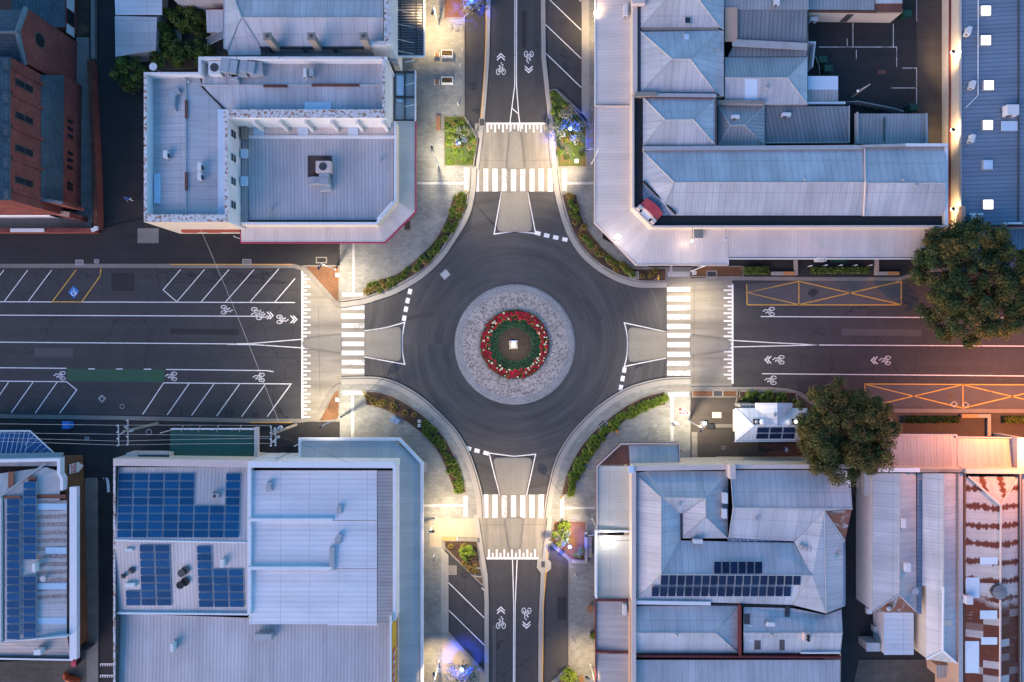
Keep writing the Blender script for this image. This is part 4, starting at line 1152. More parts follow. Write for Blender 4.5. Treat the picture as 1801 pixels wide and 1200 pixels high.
roof(b, [[(1131, 268, 5.2), (1186, 321, 6.5), (1168, 360, 5.6), (1131, 322, 5.2)]], M['zinc'])
roof(b, [[(1131, 322, 5.2), (1168, 360, 5.6), (1180, 379, 5.2), (1158, 379, 5.2), (1131, 350, 5.2)]], M['zinc_blue'])
roof(b, [[(1131, 264, 5.2), (1519, 259, 5.2), (1521, 321, 6.5), (1186, 321, 6.5)], [(1186, 321, 6.5), (1521, 321, 6.5), (1518, 379, 5.2), (1180, 379, 5.2), (1168, 360, 5.6)]], M['zinc'])
roof(b, [[(1521, 257, 5.3), (1663, 257, 5.3), (1663, 322, 6.6), (1523, 322, 6.6)], [(1523, 322, 6.6), (1663, 322, 6.6), (1663, 380, 5.3), (1520, 380, 5.3)]], M['zinc'])
caps(b, [[(1186, 321, 6.5), (1521, 321, 6.5)], [(1523, 322, 6.6), (1663, 322, 6.6)], [(1131, 266, 5.2), (1186, 321, 6.5)], [(1186, 321, 6.5), (1168, 360, 5.6)]])
caps(b, [[(1521, 258, 5.35), (1522, 321, 6.65), (1519, 380, 5.35)]], M['cap_pink'], .12, 'step_flashing')
caps(b, [[(1131, 319, 5.4), (1189, 377, 5.5)]], M['black'], .14, 'valley_gutter')
para(b, [(1131, 261), (1519, 259)], .5, 5.5, 4.6, M['cap_grey'], M['timber_grey'])
para(b, [(1517, 257), (1600, 255)], .3, 5.7, 4.6, M['cap_grey'], M['timber_grey'])
para(b, [(1593, 255), (1667, 255)], .35, 5.8, 3.6, M['cap_white'], M['timber_grey'])
walls(b, [(1131, 260), (1665, 258), (1665, 384), (1158, 384), (1120, 362), (1120, 260)], 5.0, M['beige_wall'])
# barrel hood on the cut corner
h0, h1 = W(1117, 365, 5.3), W(1150, 397, 5.3)
ax = (h1 - h0).normalized(); inw = Vector((-ax.y, ax.x, 0))
inw = inw if inw.y > 0 else -inw
mb = MB()
L = (h1 - h0).length
prof = [(L * (.06 + .88 * k / 8), 5.0 + 1.0 * math.sin(math.pi * (.12 + .76 * k / 8))) for k in range(9)]
fr = [h0 + ax * s + Vector((0, 0, z - h0.z)) for s, z in prof]
for k in range(8):
    a_, b_ = fr[k], fr[k + 1]
    mb.face([a_ + inw * .55, b_ + inw * .55, b_ + inw * 1.75, a_ + inw * 1.75])
mb.face([p + inw * 1.75 for p in fr] + [Vector((fr[-1].x, fr[-1].y, 4.9)) + inw * 1.75, Vector((fr[0].x, fr[0].y, 4.9)) + inw * 1.75])
link(mb, 'barrel_hood', M['hood_red'], b)
mb = MB(); mb.face([p + inw * .55 for p in fr] + [Vector((fr[-1].x, fr[-1].y, 4.9)) + inw * .55, Vector((fr[0].x, fr[0].y, 4.9)) + inw * .55])
mb.strip([h0 + ax * .25 + inw * .5, h1 - ax * .25 + inw * .5], .18, 5.0, 5.75)
link(mb, 'hood_front', M['cap_pink'], b)
mb = MB()
mb.strip([h0 + ax * .9 + inw * .25, h1 - ax * .9 + inw * .25], .5, 5.0, 5.44); link(mb, 'hood_window', M['skin_clear'], b)
mb = MB()
for s in (.4, L - .4):
    c = h0 + ax * s + inw * .25; mb.box((c.x, c.y, 4.9), (.5, .5, .95), math.atan2(ax.y, ax.x))
link(mb, 'hood_pier', M['cap_pink'], b)
hip(b, 1131, 171, 1259, 256, 5.2, (1170, 211), (1219, 210), 6.3, M['zinc'])
walls(b, [(1131, 171), (1258, 171), (1258, 256), (1131, 256)], 5.1, M['beige_wall'])
para(b, [(1124, 167), (1260, 168)], .42, 5.6, 4.6, M['cap_grey'], M['timber_grey'])
para(b, [(1130, 171), (1259, 172)], .1, 5.42, 4.8, M['maroon'])
para(b, [(1260, 168), (1260, 256)], .14, 5.4, 0, M['steel_dark'], M['dark_wall'])
para(b, [(1117, 165.5), (1156, 165.5)], .5, 5.75, 4.6, M['timber_grey'])

b = bld('hipped_shops', 'blue metal hipped roofs in a row behind the pale awning on the top street', 1195, 60)
roof(b, [[(1047, -160, AW), (1112, -160, AI), (1112, 184, AI), (1047, 184, AW)]], M['awning_white'], name='awning')
para(b, [(1047, -160), (1047, 184)], .1, 3.42, 3.0, M['cap_white'], name='awning_fascia')
mb = MB()
for y in (-40, 30, 105, 175): mb.cyl(tuple(W(1050, y, 0)), .06, 3.3)
link(mb, 'awning_post', M['cap_pink'], b)
para(b, [(1117, -160), (1117, 165)], .55, 5.3, 0, M['cap_pink'], M['beige_wall'])
para(b, [(1124, -160), (1124, 165)], .3, 5.1, 0, M['steel_dark'], M['dark_wall'])
bx(b, 1112, -3, 1135, 6, 5.2, 6.0, M['cap_pink'], 'parapet_block')
ze, zr = 5.1, 6.6
roof(b, [[(1127, 56, ze), (1266, 54, ze), (1214, 104, zr), (1182, 104, zr)], [(1266, 54, ze), (1273, 54, ze), (1273, 170, ze), (1259, 163, ze), (1214, 104, zr)],
         [(1214, 104, zr), (1259, 163, ze), (1127, 163, ze), (1182, 104, zr)], [(1127, 163, ze), (1127, 56, ze), (1182, 104, zr)]], M['zinc'])
roof(b, [[(1127, 48, ze), (1180, -10, zr), (1222, -10, zr), (1266, 48, ze)], [(1266, 48, ze), (1222, -10, zr), (1222, -60, zr), (1273, -60, ze), (1273, 53, ze)], [(1127, -60, ze), (1180, -60, zr), (1180, -10, zr), (1127, 48, ze)]], M['zinc'])
caps(b, [[(1182, 104, zr), (1214, 104, zr)], [(1127, 56, ze), (1182, 104, zr)], [(1127, 163, ze), (1182, 104, zr)], [(1266, 54, ze), (1214, 104, zr)], [(1259, 163, ze), (1214, 104, zr)], [(1127, 48, ze), (1180, -10, zr)], [(1266, 48, ze), (1222, -10, zr)]])
para(b, [(1128, 51), (1264, 51)], .34, 5.0, 4.7, M['timber_grey'], name='box_gutter')
walls(b, [(1118, -160), (1273, -160), (1273, 168), (1118, 168)], 4.95, M['beige_wall'])

b = bld('rear_wing_roofs', 'jumble of lower dull metal roofs between the hipped shops and the dark yard', 1390, 140)
hip(b, 1263, 187, 1345, 256, 3.9, (1285, 221), (1309, 220), 4.7, M['zinc_dull'], wallm=M['grey_wall'])
para(b, [(1262, 179), (1345, 180)], .42, 4.6, 0, M['timber_grey'], M['grey_wall'])
roof(b, [[(1346, 187, 3.6), (1493, 187, 3.5), (1493, 250, 3.3), (1346, 250, 3.4)]], M['zinc_dark'])
walls(b, [(1346, 187), (1493, 187), (1493, 250), (1346, 250)], 3.2, M['dark_wall'])
para(b, [(1494, 186), (1494, 250), (1346, 251)], .1, 3.55, 3.2, M['cap_grey'], name='gutter')
roof(b, [[(1275, 101, 4.0), (1420, 101, 4.0), (1385, 137, 5.0), (1275, 137, 5.0)]], M['zinc_dull'])
roof(b, [[(1275, 137, 5.0), (1385, 137, 5.0), (1420, 184, 4.0), (1275, 184, 4.0)]], M['zinc'])
roof(b, [[(1420, 101, 4.0), (1420, 184, 4.0), (1385, 137, 5.0)]], M['zinc_lap'])
caps(b, [[(1275, 137, 5.02), (1385, 137, 5.02)], [(1385, 137, 5.0), (1420, 101, 4.0)], [(1385, 137, 5.0), (1420, 184, 4.0)]])
patch(b, 1310, 139, 1332, 182, lambda x, y: 5.02 - (y - 137) / 47, M['skin_clear'], 'pale_sheet')
walls(b, [(1276, 102), (1420, 102), (1420, 184), (1276, 184)], 3.9, M['grey_wall'])
roof(b, [[(1297, 18, 4.4), (1420, 18, 4.4), (1420, 76, 4.1), (1297, 70, 4.1)]], M['zinc_dark'])
roof(b, [[(1290, 80, 4.0), (1420, 88, 4.0), (1420, 100, 3.9), (1280, 100, 3.9)]], M['zinc_dark'])
roof(b, [[(1288, 69, 4.5), (1420, 76, 4.5), (1420, 88, 4.5), (1288, 81, 4.5)]], M['grey_wall'], name='walkway', d='x')
roof(b, [[(1275, 13, 4.7), (1297, 13, 4.7), (1297, 73, 4.5), (1275, 73, 4.5)]], M['tan_wall'], name='brown_deck')
roof(b, [[(1273, -60, 4.8), (1422, -60, 4.8), (1422, 17, 4.5), (1273, 17, 4.5)]], M['zinc_dull'])
walls(b, [(1274, -60), (1422, -60), (1422, 101), (1274, 101)], 3.85, M['grey_wall'])
para(b, [(1295, 67), (1420, 74)], .05, 5.3, 5.25, M['steel_dark'], name='handrail')
b = bld('cream_outbuilding', 'low cream walled outbuilding at the top of the dark car park', 1500, 5)
roof(b, [[(1422, -100, 3.2), (1538, -100, 3.2), (1538, 18, 2.8), (1422, 17, 2.8)]], M['zinc_dull'])
roof(b, [[(1540, -100, 3.2), (1587, -100, 3.2), (1587, 6, 2.85), (1540, 6, 2.85)]], M['zinc_lap'])
roof(b, [[(1538, 6, 2.8), (1587, 6, 2.8), (1587, 23, 2.6), (1538, 23, 2.6)]], M['rust'], name='rusty_eave')
walls(b, [(1422, -100), (1587, -100), (1587, 22), (1422, 20)], 2.7, M['cream_wall'])
for x, w, m in ((1500, .9, 'dark_wall'), (1538, .9, 'skin_clear')):
    c = W(x, 21, 2.6); mb = MB(); mb.box((c.x, c.y - .03, .1), (w, .08, 2.0)); link(mb, 'door', M[m], b)
para(b, [(1422, 19.5), (1540, 20.5)], .15, 2.85, 2.6, M['rust'], name='gutter')
b = bld('lean_to_shelter', 'pale glazed lean-to roof beside the small car park', 1447, 157, 'shelter')
roof(b, [[(1421, 134, 3.0), (1474, 134, 3.0), (1474, 158, 2.85), (1421, 158, 2.85)]], M['skin_clear'], name='glazed_roof')
roof(b, [[(1421, 158, 2.85), (1474, 158, 2.85), (1474, 178, 2.7), (1421, 178, 2.7)]], M['zinc_dull'])
para(b, [(1420, 181), (1487, 181)], .3, 2.9, 2.6, M['cap_white'], name='gutter')
walls(b, [(1422, 136), (1472, 136), (1472, 180), (1422, 180)], 2.6, M['grey_wall'])
b = bld('deck_roof_shed', 'plain ribbed shed roof behind the long blue shop roof, nearest the brown driveway', 1570, 225, 'shed')
roof(b, [[(1508, 200, 3.5), (1631, 200, 3.5), (1632, 253, 3.2), (1508, 253, 3.2)]], M['zinc_dull'])
walls(b, [(1510, 202), (1629, 202), (1629, 252), (1510, 252)], 3.1, M['dark_wall'])
para(b, [(1630, 199), (1631, 253)], .2, 3.6, 3.1, M['cap_grey'], name='barge_board')
caps(b, [[(1555, 207, 3.6), (1555, 250, 3.45)]], M['bin_green'], .09, 'green_pipe')
para(b, [(1509, 197), (1509, 252)], .14, 3.9, 3.2, M['cap_grey'], name='barge_board')

b = bld('blue_shed', 'big blue grey ribbed metal roof with square skylights beside the floodlit wall', 1750, 180)
roof(b, [[(1692, -160, 3.8), (1791, -160, 4.6), (1791, 396, 4.6), (1692, 396, 3.8)]], M['zinc_blue'])
roof(b, [[(1791, -160, 4.6), (2050, -160, 6.0), (2050, 396, 6.0), (1791, 396, 4.6)]], M['zinc_blue'])
walls(b, [(1691.5, -160), (1691.5, 397), (2050, 397), (2050, -160)], 3.75, M['cream_wall'])
caps(b, [[(1791, -160, 4.65), (1791, 395, 4.65)]], M['steel_dark'], .08, 'box_gutter')
para(b, [(1691, -160), (1691, 397)], .1, 3.95, 3.6, M['cap_grey'], name='barge_capping')
c0, c1 = W(1673, -160, 2.2), W(1673, 400, 2.2)
mb = MB(); mb.box((W(1691, 0, 3.8).x - .12, (c0.y + c1.y) / 2, 1.75), (.16, abs(c1.y - c0.y), .14)); link(mb, 'wall_rail', M['maroon'], b)
roof(b, [[(1692, 401, 3.2), (2050, 401, 3.2), (2050, 480, 3.0), (1692, 480, 3.0)]], M['zinc_blue'], name='awning')
para(b, [(1692, 398.5), (2050, 398.5)], .14, 4.7, 0, M['maroon'], M['grey_wall'])
bx(b, 1692, 362, 1698, 396, 3.6, 4.7, M['tan_wall'], 'corner_pier')
for x0, x1, y0, y1 in ((1765, 1772, 391, 396), (1770, 1798, 391, 394)): bx(b, x0, y0, x1, y1, 4.6, 5.0, M['cap_white'], 'sign_bracket')
caps(b, [[(1720.5, -60, 4.2), (1720, 168, 4.2), (1699, 189, 4.05)]], M['cap_white'], .06, 'white_conduit')
bx(b, 1762, 213, 1790, 230, 4.5, 4.62, M['skin_clear'], 'pale_sheet')
mb = MB()
z = 4.16
def on_shed(q): return [W(x, y, z) for x, y in q]
for q in ([(1705, 375), (1717, 375), (1717, 378), (1714, 378), (1714, 388), (1717, 388), (1717, 391), (1705, 391), (1705, 388), (1708, 388), (1708, 378), (1705, 378)],
          [(1708, 375), (1713.5, 375), (1726, 391), (1721, 391)],
          [(1719, 375), (1730, 375), (1730, 378), (1727, 378), (1727, 391), (1721, 391), (1721, 378), (1719, 378)]):
    mb.slab(on_shed(q), .05); z += .004
link(mb, 'letter_sign', M['white_sign'], b)

# ---------------------------------------------------------------- white roofed store, bottom left of the junction
b = bld('solar_roof_store', 'large white roofed store with blue solar panels and a wrap-round grey awning', 470, 950)
roof(b, [[(203, 822, 5.0), (436, 822, 5.0), (436, 950, 5.7), (203, 950, 5.7)], [(203, 950, 5.7), (436, 950, 5.7), (436, 1077, 5.0), (203, 1077, 5.0)]], M['zinc_deck'])
caps(b, [[(203, 950, 5.72), (434, 954, 5.72)]], M['cap_white'], .1)
for y0, y1 in ((828, 915), (916, 1000), (1001, 1098)):
    roof(b, [[(438, y0, 5.35), (663, y0, 5.35), (663, y1, 5.55), (438, y1, 5.55)]], M['zinc_white'], d='x', t=.3, name='white_roof')
roof(b, [[(664, 828, 5.5), (691, 828, 5.5), (691, 1096, 5.5), (664, 1096, 5.5)]], M['zinc_dull'], name='side_roof', d='x')
for y in (915, 1000): bx(b, 436, y - 2.5, 584, y + 2.5, 5.3, 5.95, M['cap_white'], 'roof_upstand')
bx(b, 435, 822, 441, 1082, 4.9, 5.85, M['cap_white'], 'dividing_parapet')
roof(b, [[(204, 1079, 4.5), (690, 1096, 4.5), (690, 1330, 5.2), (204, 1330, 5.2)]], M['zinc_deck'], name='lower_roof', d='y')
para(b, [(203, 1079), (436, 1081)], .2, 5.3, 4.3, M['cap_white'])
for x0, x1, y in ((436, 493, 1087), (493, 576, 1094)): bx(b, x0, y - 2, x1, y + 2, 5.0, 5.2, M['tan_wall'], 'rusty_flashing')
bx(b, 576, 1096, 663, 1100, 4.6, 5.5, M['cap_white'], 'roof_flashing')
para(b, [(201, 815), (201, 1330)], .26, 5.6, 0, M['flake2'], M['dark_wall'])
para(b, [(199, 813), (436, 816)], .85, 5.8, 0, M['cap_pink'], M['cream_wall'])
para(b, [(436, 817), (697, 818)], .75, 6.0, 0, M['cap_white'], M['white_wall'])
para(b, [(693.5, 815), (693.5, 1092)], .34, 6.1, 0, M['cap_white'], M['white_wall'])
para(b, [(687, 1085), (687, 1330)], .2, 6.6, 0, M['cap_white'], M['white_wall'])
walls(b, [(203, 818), (690, 818), (690, 1330), (203, 1330)], 4.3, M['white_wall'])
for x0, x1 in ((458, 493), (503, 527)): bx(b, x0, 804, x1, 812, 3.4, 3.7, M['cap_white'], 'window_hood')
bx(b, 222, 797, 297, 812, 2.6, 4.4, M['cap_pink'], 'shopfront_bay'); bx(b, 243, 800, 297, 806, 4.3, 4.42, M['steel_dark'], 'bay_recess')
roof(b, [[(527, 774, 3.2), (692, 774, 3.2), (702, 812, 3.5), (527, 812, 3.5)], [(692, 774, 3.2), (741, 816, 3.2), (702, 818, 3.5), (702, 812, 3.5)], [(741, 816, 3.2), (741, 1330, 3.2), (702, 1330, 3.5), (702, 818, 3.5)]], M['awning_grey'], name='awning')
para(b, [(527, 812), (527, 773), (702, 773), (742, 815), (742, 1330)], .32, 3.4, 2.9, M['cap_white'], name='awning_fascia')
mb = MB()
for x, y in ((532, 778), (620, 778), (700, 778), (738, 820), (738, 920), (738, 1030), (738, 1150)): mb.cyl(tuple(W(x, y, 0)), .06, 3.2)
link(mb, 'awning_post', M['cap_white'], b)
# painted fascia sign on the street wall: yellow with a red lettering panel
sx = W(687, 1150, 6.6).x + .14
ya, yb = W(687, 1100, 6.6).y, W(687, 1330, 6.6).y
mb = MB(); mb.box((sx, (ya + yb) / 2, 3.6), (.05, abs(yb - ya), 2.85)); sg = link(mb, 'shop_sign', M['yellow'], b)
ya = W(687, 1148, 6.6).y
mb = MB(); mb.box((sx + .045, (ya + yb) / 2, 4.7), (.03, abs(yb - ya), 1.5)); link(mb, 'sign_band', M['red_sign'], sg)
mb = MB()
for k in range(9):
    y = ya - .5 - .95 * k
    mb.box((sx + .07, y, 4.95), (.03, .12, 1.0)); mb.box((sx + .07, y - .34, 4.95), (.03, .12, 1.0))
    mb.box((sx + .07, y - .17, 5.4 if k % 2 else 4.95), (.03, .3, .16)); mb.box((sx + .07, y - .17, 5.8), (.03, .3, .14))
link(mb, 'sign_lettering', M['white_sign'], sg)
b = bld('green_awning_porch', 'dark green ribbed awning on white posts in front of the solar roofed store', 375, 780, 'awning')
roof(b, [[(300, 757, 3.0), (446, 757, 3.0), (446, 810, 3.3), (298, 810, 3.3)]], M['awning_green'], name='awning')
para(b, [(300, 755), (448, 755)], .16, 3.2, 2.8, M['cap_white'], name='awning_fascia')
para(b, [(450, 752), (450, 812)], .42, 3.3, 2.7, M['cap_pink'], name='end_beam')
mb = MB()
for x in (304, 340, 375, 410, 444): mb.cyl(tuple(W(x, 756, 0)), .06, 3.0)
link(mb, 'post', M['cap_white'], b)
mb = MB()
for x in (322, 352, 384, 424): mb.tube([W(x, 748, 3.8), W(x - 3, 760, 3.1)], .035, 6)
link(mb, 'stay_rod', M['cap_pink'], b)

# ---------------------------------------------------------------- brown building, bottom left corner
b = bld('brown_brick_store', 'brown rendered store at the lane corner with patched rusty roof and white parapets', 60, 980)
roof(b, [[(-120, 850, 5.1), (80, 822, 4.4), (-2, 876, 5.1)], [(80, 822, 4.4), (105, 830, 4.3), (105, 880, 4.4), (8, 880, 5.1), (-2, 876, 5.1)]], M['zinc_old'])
roof(b, [[(8, 880, 5.1), (64, 880, 4.7), (64, 1126, 4.7), (8, 1128, 5.1)]], M['zinc'])
roof(b, [[(64, 880, 4.7), (118, 880, 4.3), (118, 1060, 4.3), (64, 1060, 4.7)]], RS2)
roof(b, [[(64, 1060, 4.7), (118, 1060, 4.3), (118, 1118, 4.3), (64, 1121, 4.7)]], M['zinc'])
roof(b, [[(-120, 876, 4.6), (5, 876, 5.1), (5, 1130, 5.1), (-120, 1130, 4.6)]], M['cap_white'], name='rear_roof')
zb = lambda x, y: 4.73 - .4 * (x - 64) / 54
for y in (886, 963, 1026, 1087): patch(b, 66 if y != 963 else 80, y, 117, y + 11, zb, M['skin_clear'], 'pale_sheet')
for x0, y0, x1, y1, zz in ((14, 830, 24, 858, 5.0), (6, 872, 36, 877, 5.13), (50, 838, 63, 848, 4.78)): patch(b, x0, y0, x1, y1, lambda x, y: zz, M['rust'], 'rusty_sheet', .1)
patch(b, 65, 870, 116, 877, lambda x, y: zb(x, y) + .02, M['rust'], 'rusty_sheet')
caps(b, [[(80, 815, 4.5), (0, 874, 5.15)]], M['cap_grey'], .12); caps(b, [[(3, 874, 5.15), (3, 1130, 5.15)]], M['cap_grey'], .14)
para(b, [(-120, 812), (0, 811), (103, 809), (103, 834), (108, 842), (108, 863)], .36, 4.8, 4.0, M['cap_white'])
para(b, [(128.5, 857), (128.5, 1160)], .86, 4.5, 3.9, M['cap_white'], M['cap_white'])
para(b, [(119, 862), (119, 1122)], .2, 4.3, 3.8, M['black'], name='gutter')
base = [W(-120, 806), W(147, 800), W(150, 880), W(154, 1050), W(156, 1125), W(0, 1140), W(-120, 1140)]
mb = MB(); mb.wall([Vector((p.x, p.y, 4.0)) for p in base], 0, None); link(mb, 'wall', M['brick_brown'], b)
mb = MB(); mb.prism([(p.x, p.y) for p in (W(-120, 809, 4.0), W(105, 809, 4.0), W(109, 797, 4.0), W(-120, 800, 4.0))], 3.6, 4.0); link(mb, 'front_ledge', M['grey_wall'], b)
roof(b, [[(-120, 820, 4.2), (108, 820, 4.2), (114, 803, 3.9), (-120, 806, 3.9)]], M['grey_wall'], name='front_ledge', d='x')
mb = MB(); mb.wall(p3([(105, 822, 4.3), (108, 866, 4.3), (128, 866, 4.0)]), 2, None, closed=False); link(mb, 'corner_wall', M['brick_brown'], b)
roof(b, [[(-120, 1132, 4.2), (10, 1130, 4.2), (118, 1121, 4.1), (124, 1156, 4.0), (-120, 1154, 4.0)]], M['zinc_dull'], name='rear_lean_to', d='x')
para(b, [(-120, 1157), (128, 1161)], .2, 4.4, 0, M['cap_white'], M['dark_wall'])
para(b, [(5, 1129), (118, 1120)], .12, 5.0, 4.3, M['cap_white'])
# sign board and arrow on the lane wall
wx = W(150, 840).x + .08
cy = W(150, 816).y
mb = MB(); mb.box((wx, cy - .1, 2.05), (.08, 1.15, 1.1)); sb = link(mb, 'sign_board', M['white_sign'], b)
mb = MB()
for r_ in (0, 1):
    for k in range(5):
        mb.box((wx + .05, cy + .32 - k * .21, 2.15 + r_ * .48), (.03, .13, .38 if (k + r_) % 3 else .26))
link(mb, 'sign_lettering', M['red_sign'], sb)
mb = MB()
q = [Vector((wx, cy - .12 + y, z)) for y, z in ((.62, 1.9), (.62, 1.55), (0, .55), (-.62, 1.55), (-.62, 1.9))]
mb.face(q); mb.face([p + Vector((.06, 0, 0)) for p in q])
for i in range(5): mb.face([q[i], q[(i + 1) % 5], q[(i + 1) % 5] + Vector((.06, 0, 0)), q[i] + Vector((.06, 0, 0))])
link(mb, 'arrow_board', M['white_sign'], b)
b = bld('glass_canopy', 'blue glazed street canopy with white glazing bars and a cut corner', 50, 780, 'canopy')
roof(b, [[(-120, 758, 3.1), (53, 758, 3.1), (98, 800, 3.2), (-120, 802, 3.7)]], M['blue_glass'], name='glazing', t=.05)
mb = MB()
pr = [(-120, 758, 3.15), (53, 758, 3.15), (98, 800, 3.25)]
mb.tube(p3(pr), .09, 6)
link(mb, 'edge_beam', M['cap_white'], b)
mb = MB()
for k in range(13):
    x = 52 - k * 8.5; mb.tube(p3([(x, 759, 3.14), (x - 9, 801, 3.7)]), .028, 5)
for k in range(1, 6):
    x = 53 + k * 7.5; mb.tube(p3([(x, 758 + k * 7, 3.17), (max(43, x - 30 + k * 2), min(801, 774 + k * 9), 3.3)]), .028, 5)
link(mb, 'glazing_bar', M['cap_white'], b)
mb = MB()
for x in (0, 50): mb.cyl(tuple(W(x, 762, 0)), .06, 3.1)
link(mb, 'post', M['cap_white'], b)

# ---------------------------------------------------------------- hipped block, bottom right of the junction
b = bld('hipped_corner_block', 'corner building with a ring of grey hipped roofs and two long rows of solar panels', 1300, 950)
E, RR = 4.7, 6.0
roof(b, [[(1119, 835, E), (1163, 875, RR), (1163, 1010, RR), (1119, 1055, E)]], M['zinc'])
roof(b, [[(1119, 832, E), (1140, 829, E), (1163, 875, RR), (1119, 848, E + .01)]], M['zinc_lap'])
roof(b, [[(1140, 829, E), (1281, 829, E), (1241, 876, RR), (1163, 875, RR)]], M['zinc'])
roof(b, [[(1281, 829, E), (1241, 876, RR), (1241, 910, RR), (1280, 947, E)], [(1164, 876, RR), (1241, 876, RR), (1201, 903, E), (1196, 903, E)], [(1241, 876, RR), (1241, 910, RR), (1201, 946, E), (1201, 903, E)], [(1241, 910, RR), (1280, 947, E), (1201, 947, E)]], M['zinc'])
roof(b, [[(1163, 875, RR), (1196, 903, E), (1197, 950, E), (1163, 1010, RR)]], M['zinc_lap'])
roof(b, [[(1197, 951, E), (1397, 955, E), (1428, 1012, RR), (1163, 1010, RR)], [(1163, 1010, RR), (1428, 1012, RR), (1393, 1064, E), (1119, 1056, E)]], M['zinc'])
bx(b, 1196.5, 903, 1201, 946, E - .4, E + .02, M['steel_dark'], 'box_gutter')
caps(b, [[(1119, 835, E), (1163, 875, RR), (1163, 1010, RR), (1119, 1055, E)], [(1163, 875, RR), (1241, 876, RR), (1241, 910, RR), (1280, 947, E)], [(1241, 910, RR), (1201, 946, E)], [(1163, 1010, RR), (1428, 1012, RR)], [(1241, 876, RR), (1201, 903, E)]])
roof(b, [[(1285, 827, 5.0), (1495, 827, 5.0), (1499, 895, RR), (1290, 893, RR)]], M['zinc'])
roof(b, [[(1290, 893, RR), (1499, 895, RR), (1450, 899, RR), (1397, 952, 4.9), (1282, 946, 4.9)]], M['zinc_lap'])
caps(b, [[(1290, 893, RR), (1499, 895, RR)], [(1285, 828, 5.05), (1290, 893, RR), (1282, 946, 4.95)]])
roof(b, [[(1450, 899, RR), (1397, 953, 4.9), (1428, 1013, RR - .02), (1394, 1064, 4.9), (1453, 1079, RR - .5)]], M['zinc_lap'], d='x')
roof(b, [[(1450, 899, RR), (1453, 1079, RR - .5), (1486, 1066, 4.6), (1486, 952, 4.6)]], M['zinc'])
roof(b, [[(1450, 899, RR), (1486, 952, 4.6), (1498, 897, 4.9)]], M['zinc_rusty'])
bx(b, 1481, 955, 1487, 1064, 4.4, 4.72, M['zinc_blue'], 'side_gutter')
caps(b, [[(1450, 899, RR), (1453, 1079, RR - .5)], [(1450, 899, RR), (1486, 951, 4.65)]], M['cap_grey'], .07)
mb = MB()
for k in range(9):
    c = W(1290 + k * 13, 948.5, 5.0); mb.box((c.x, c.y, 4.8), (.05, .6, .16))
link(mb, 'gutter_bracket', M['cap_grey'], b)
bx(b, 1281, 946, 1397, 952, 4.4, 4.86, M['zinc_blue'], 'box_gutter')
for k in range(6):
    bx(b, 1409 + k * 8, 959 + k * 1.4, 1412 + k * 8, 968 + k * 1.4, 5.2, 5.75, M['cap_grey'], 'vent_strip')
para(b, [(1113, 824), (1284, 822)], .6, 5.3, 0, M['cap_pink'], M['beige_wall'])
para(b, [(1284, 821), (1496, 821)], .5, 5.5, 0, M['cap_pink'], M['beige_wall'])
para(b, [(1115, 824), (1115, 1330)], .5, 5.3, 0, M['cap_pink'], M['beige_wall'])
walls(b, [(1118, 826), (1494, 826), (1486, 955), (1485, 1066), (1394, 1066), (1118, 1062)], 4.5, M['grey_wall'])
bx(b, 1284, 819, 1294, 843, 4.6, 6.3, M['cap_pink'], 'pier')
bx(b, 1490, 830, 1496, 855, 4.5, 5.5, M['cap_white'], 'pier')
bx(b, 1197, 813, 1272, 818, 3.0, 3.2, M['tan_wall'], 'sill_ledge')
bx(b, 1207, 814.5, 1270, 817, 3.2, 3.24, M['steel_dark'], 'sill_recess')
para(b, [(1118, 1060), (1250, 1062)], .42, 5.0, 4.4, M['cap_white'], name='wide_gutter')
roof(b, [[(1106, 784, 3.3), (1194, 784, 3.3), (1193, 816, 3.6), (1108, 817, 3.6)]], M['zinc_old'], name='awning')
roof(b, [[(1056, 818, 3.3), (1092, 784, 3.3), (1106, 784, 3.3), (1108, 817, 3.6)]], M['rust'], name='awning')
roof(b, [[(1051, 820, 3.3), (1109, 820, 3.6), (1109, 930, 3.6), (1051, 930, 3.3)]], M['awning_cream'], name='awning')
para(b, [(1050, 932), (1050, 820), (1092, 781), (1195, 780), (1195, 818)], .14, 3.55, 3.0, M['cap_pink'], M['maroon'], name='awning_fascia')
bx(b, 1106, 820, 1115, 832, 5.3, 5.6, M['skin_clear'], 'parapet_cap')
mb = MB()
for x, y in ((1054, 826), (1054, 920), (1096, 790), (1190, 788)): mb.cyl(tuple(W(x, y, 0)), .06, 3.2)
link(mb, 'awning_post', M['maroon'], b)

b = bld('lower_shops', 'row of plain metal roofed shops below the hipped corner block', 1300, 1130)
roof(b, [[(1050, 942, 3.4), (1108, 942, 3.6), (1108, 1053, 3.6), (1050, 1053, 3.4)]], M['awning_cream'], name='awning')
para(b, [(1049, 1053), (1049, 935), (1110, 935)], .22, 3.9, 3.0, M['cap_white'], name='awning_fascia')
para(b, [(1112, 938), (1112, 1055)], .16, 4.6, 3.4, M['cap_white'], name='shop_fascia')
roof(b, [[(1049, 1058, 3.3), (1108, 1058, 3.6), (1108, 1145, 3.6), (1049, 1145, 3.3)]], M['zinc_warm'], name='awning')
roof(b, [[(1049, 1150, 3.3), (1108, 1150, 3.6), (1108, 1330, 3.6), (1049, 1330, 3.3)]], M['zinc_warm'], name='awning')
for y in (1056, 1147.5): para(b, [(1048, y), (1108, y)], .16, 3.75, 3.2, M['maroon'], name='awning_flashing')
para(b, [(1048, 1057), (1048, 1330)], .12, 3.5, 3.0, M['maroon'], name='awning_fascia')
mb = MB()
for y in (945, 1000, 1060, 1140): mb.cyl(tuple(W(1053, y, 0)), .06, 3.3)
link(mb, 'awning_post', M['maroon'], b)
para(b, [(1110, 1058), (1110, 1330)], .2, 5.0, 0, M['tan_wall'], M['tan_wall'])
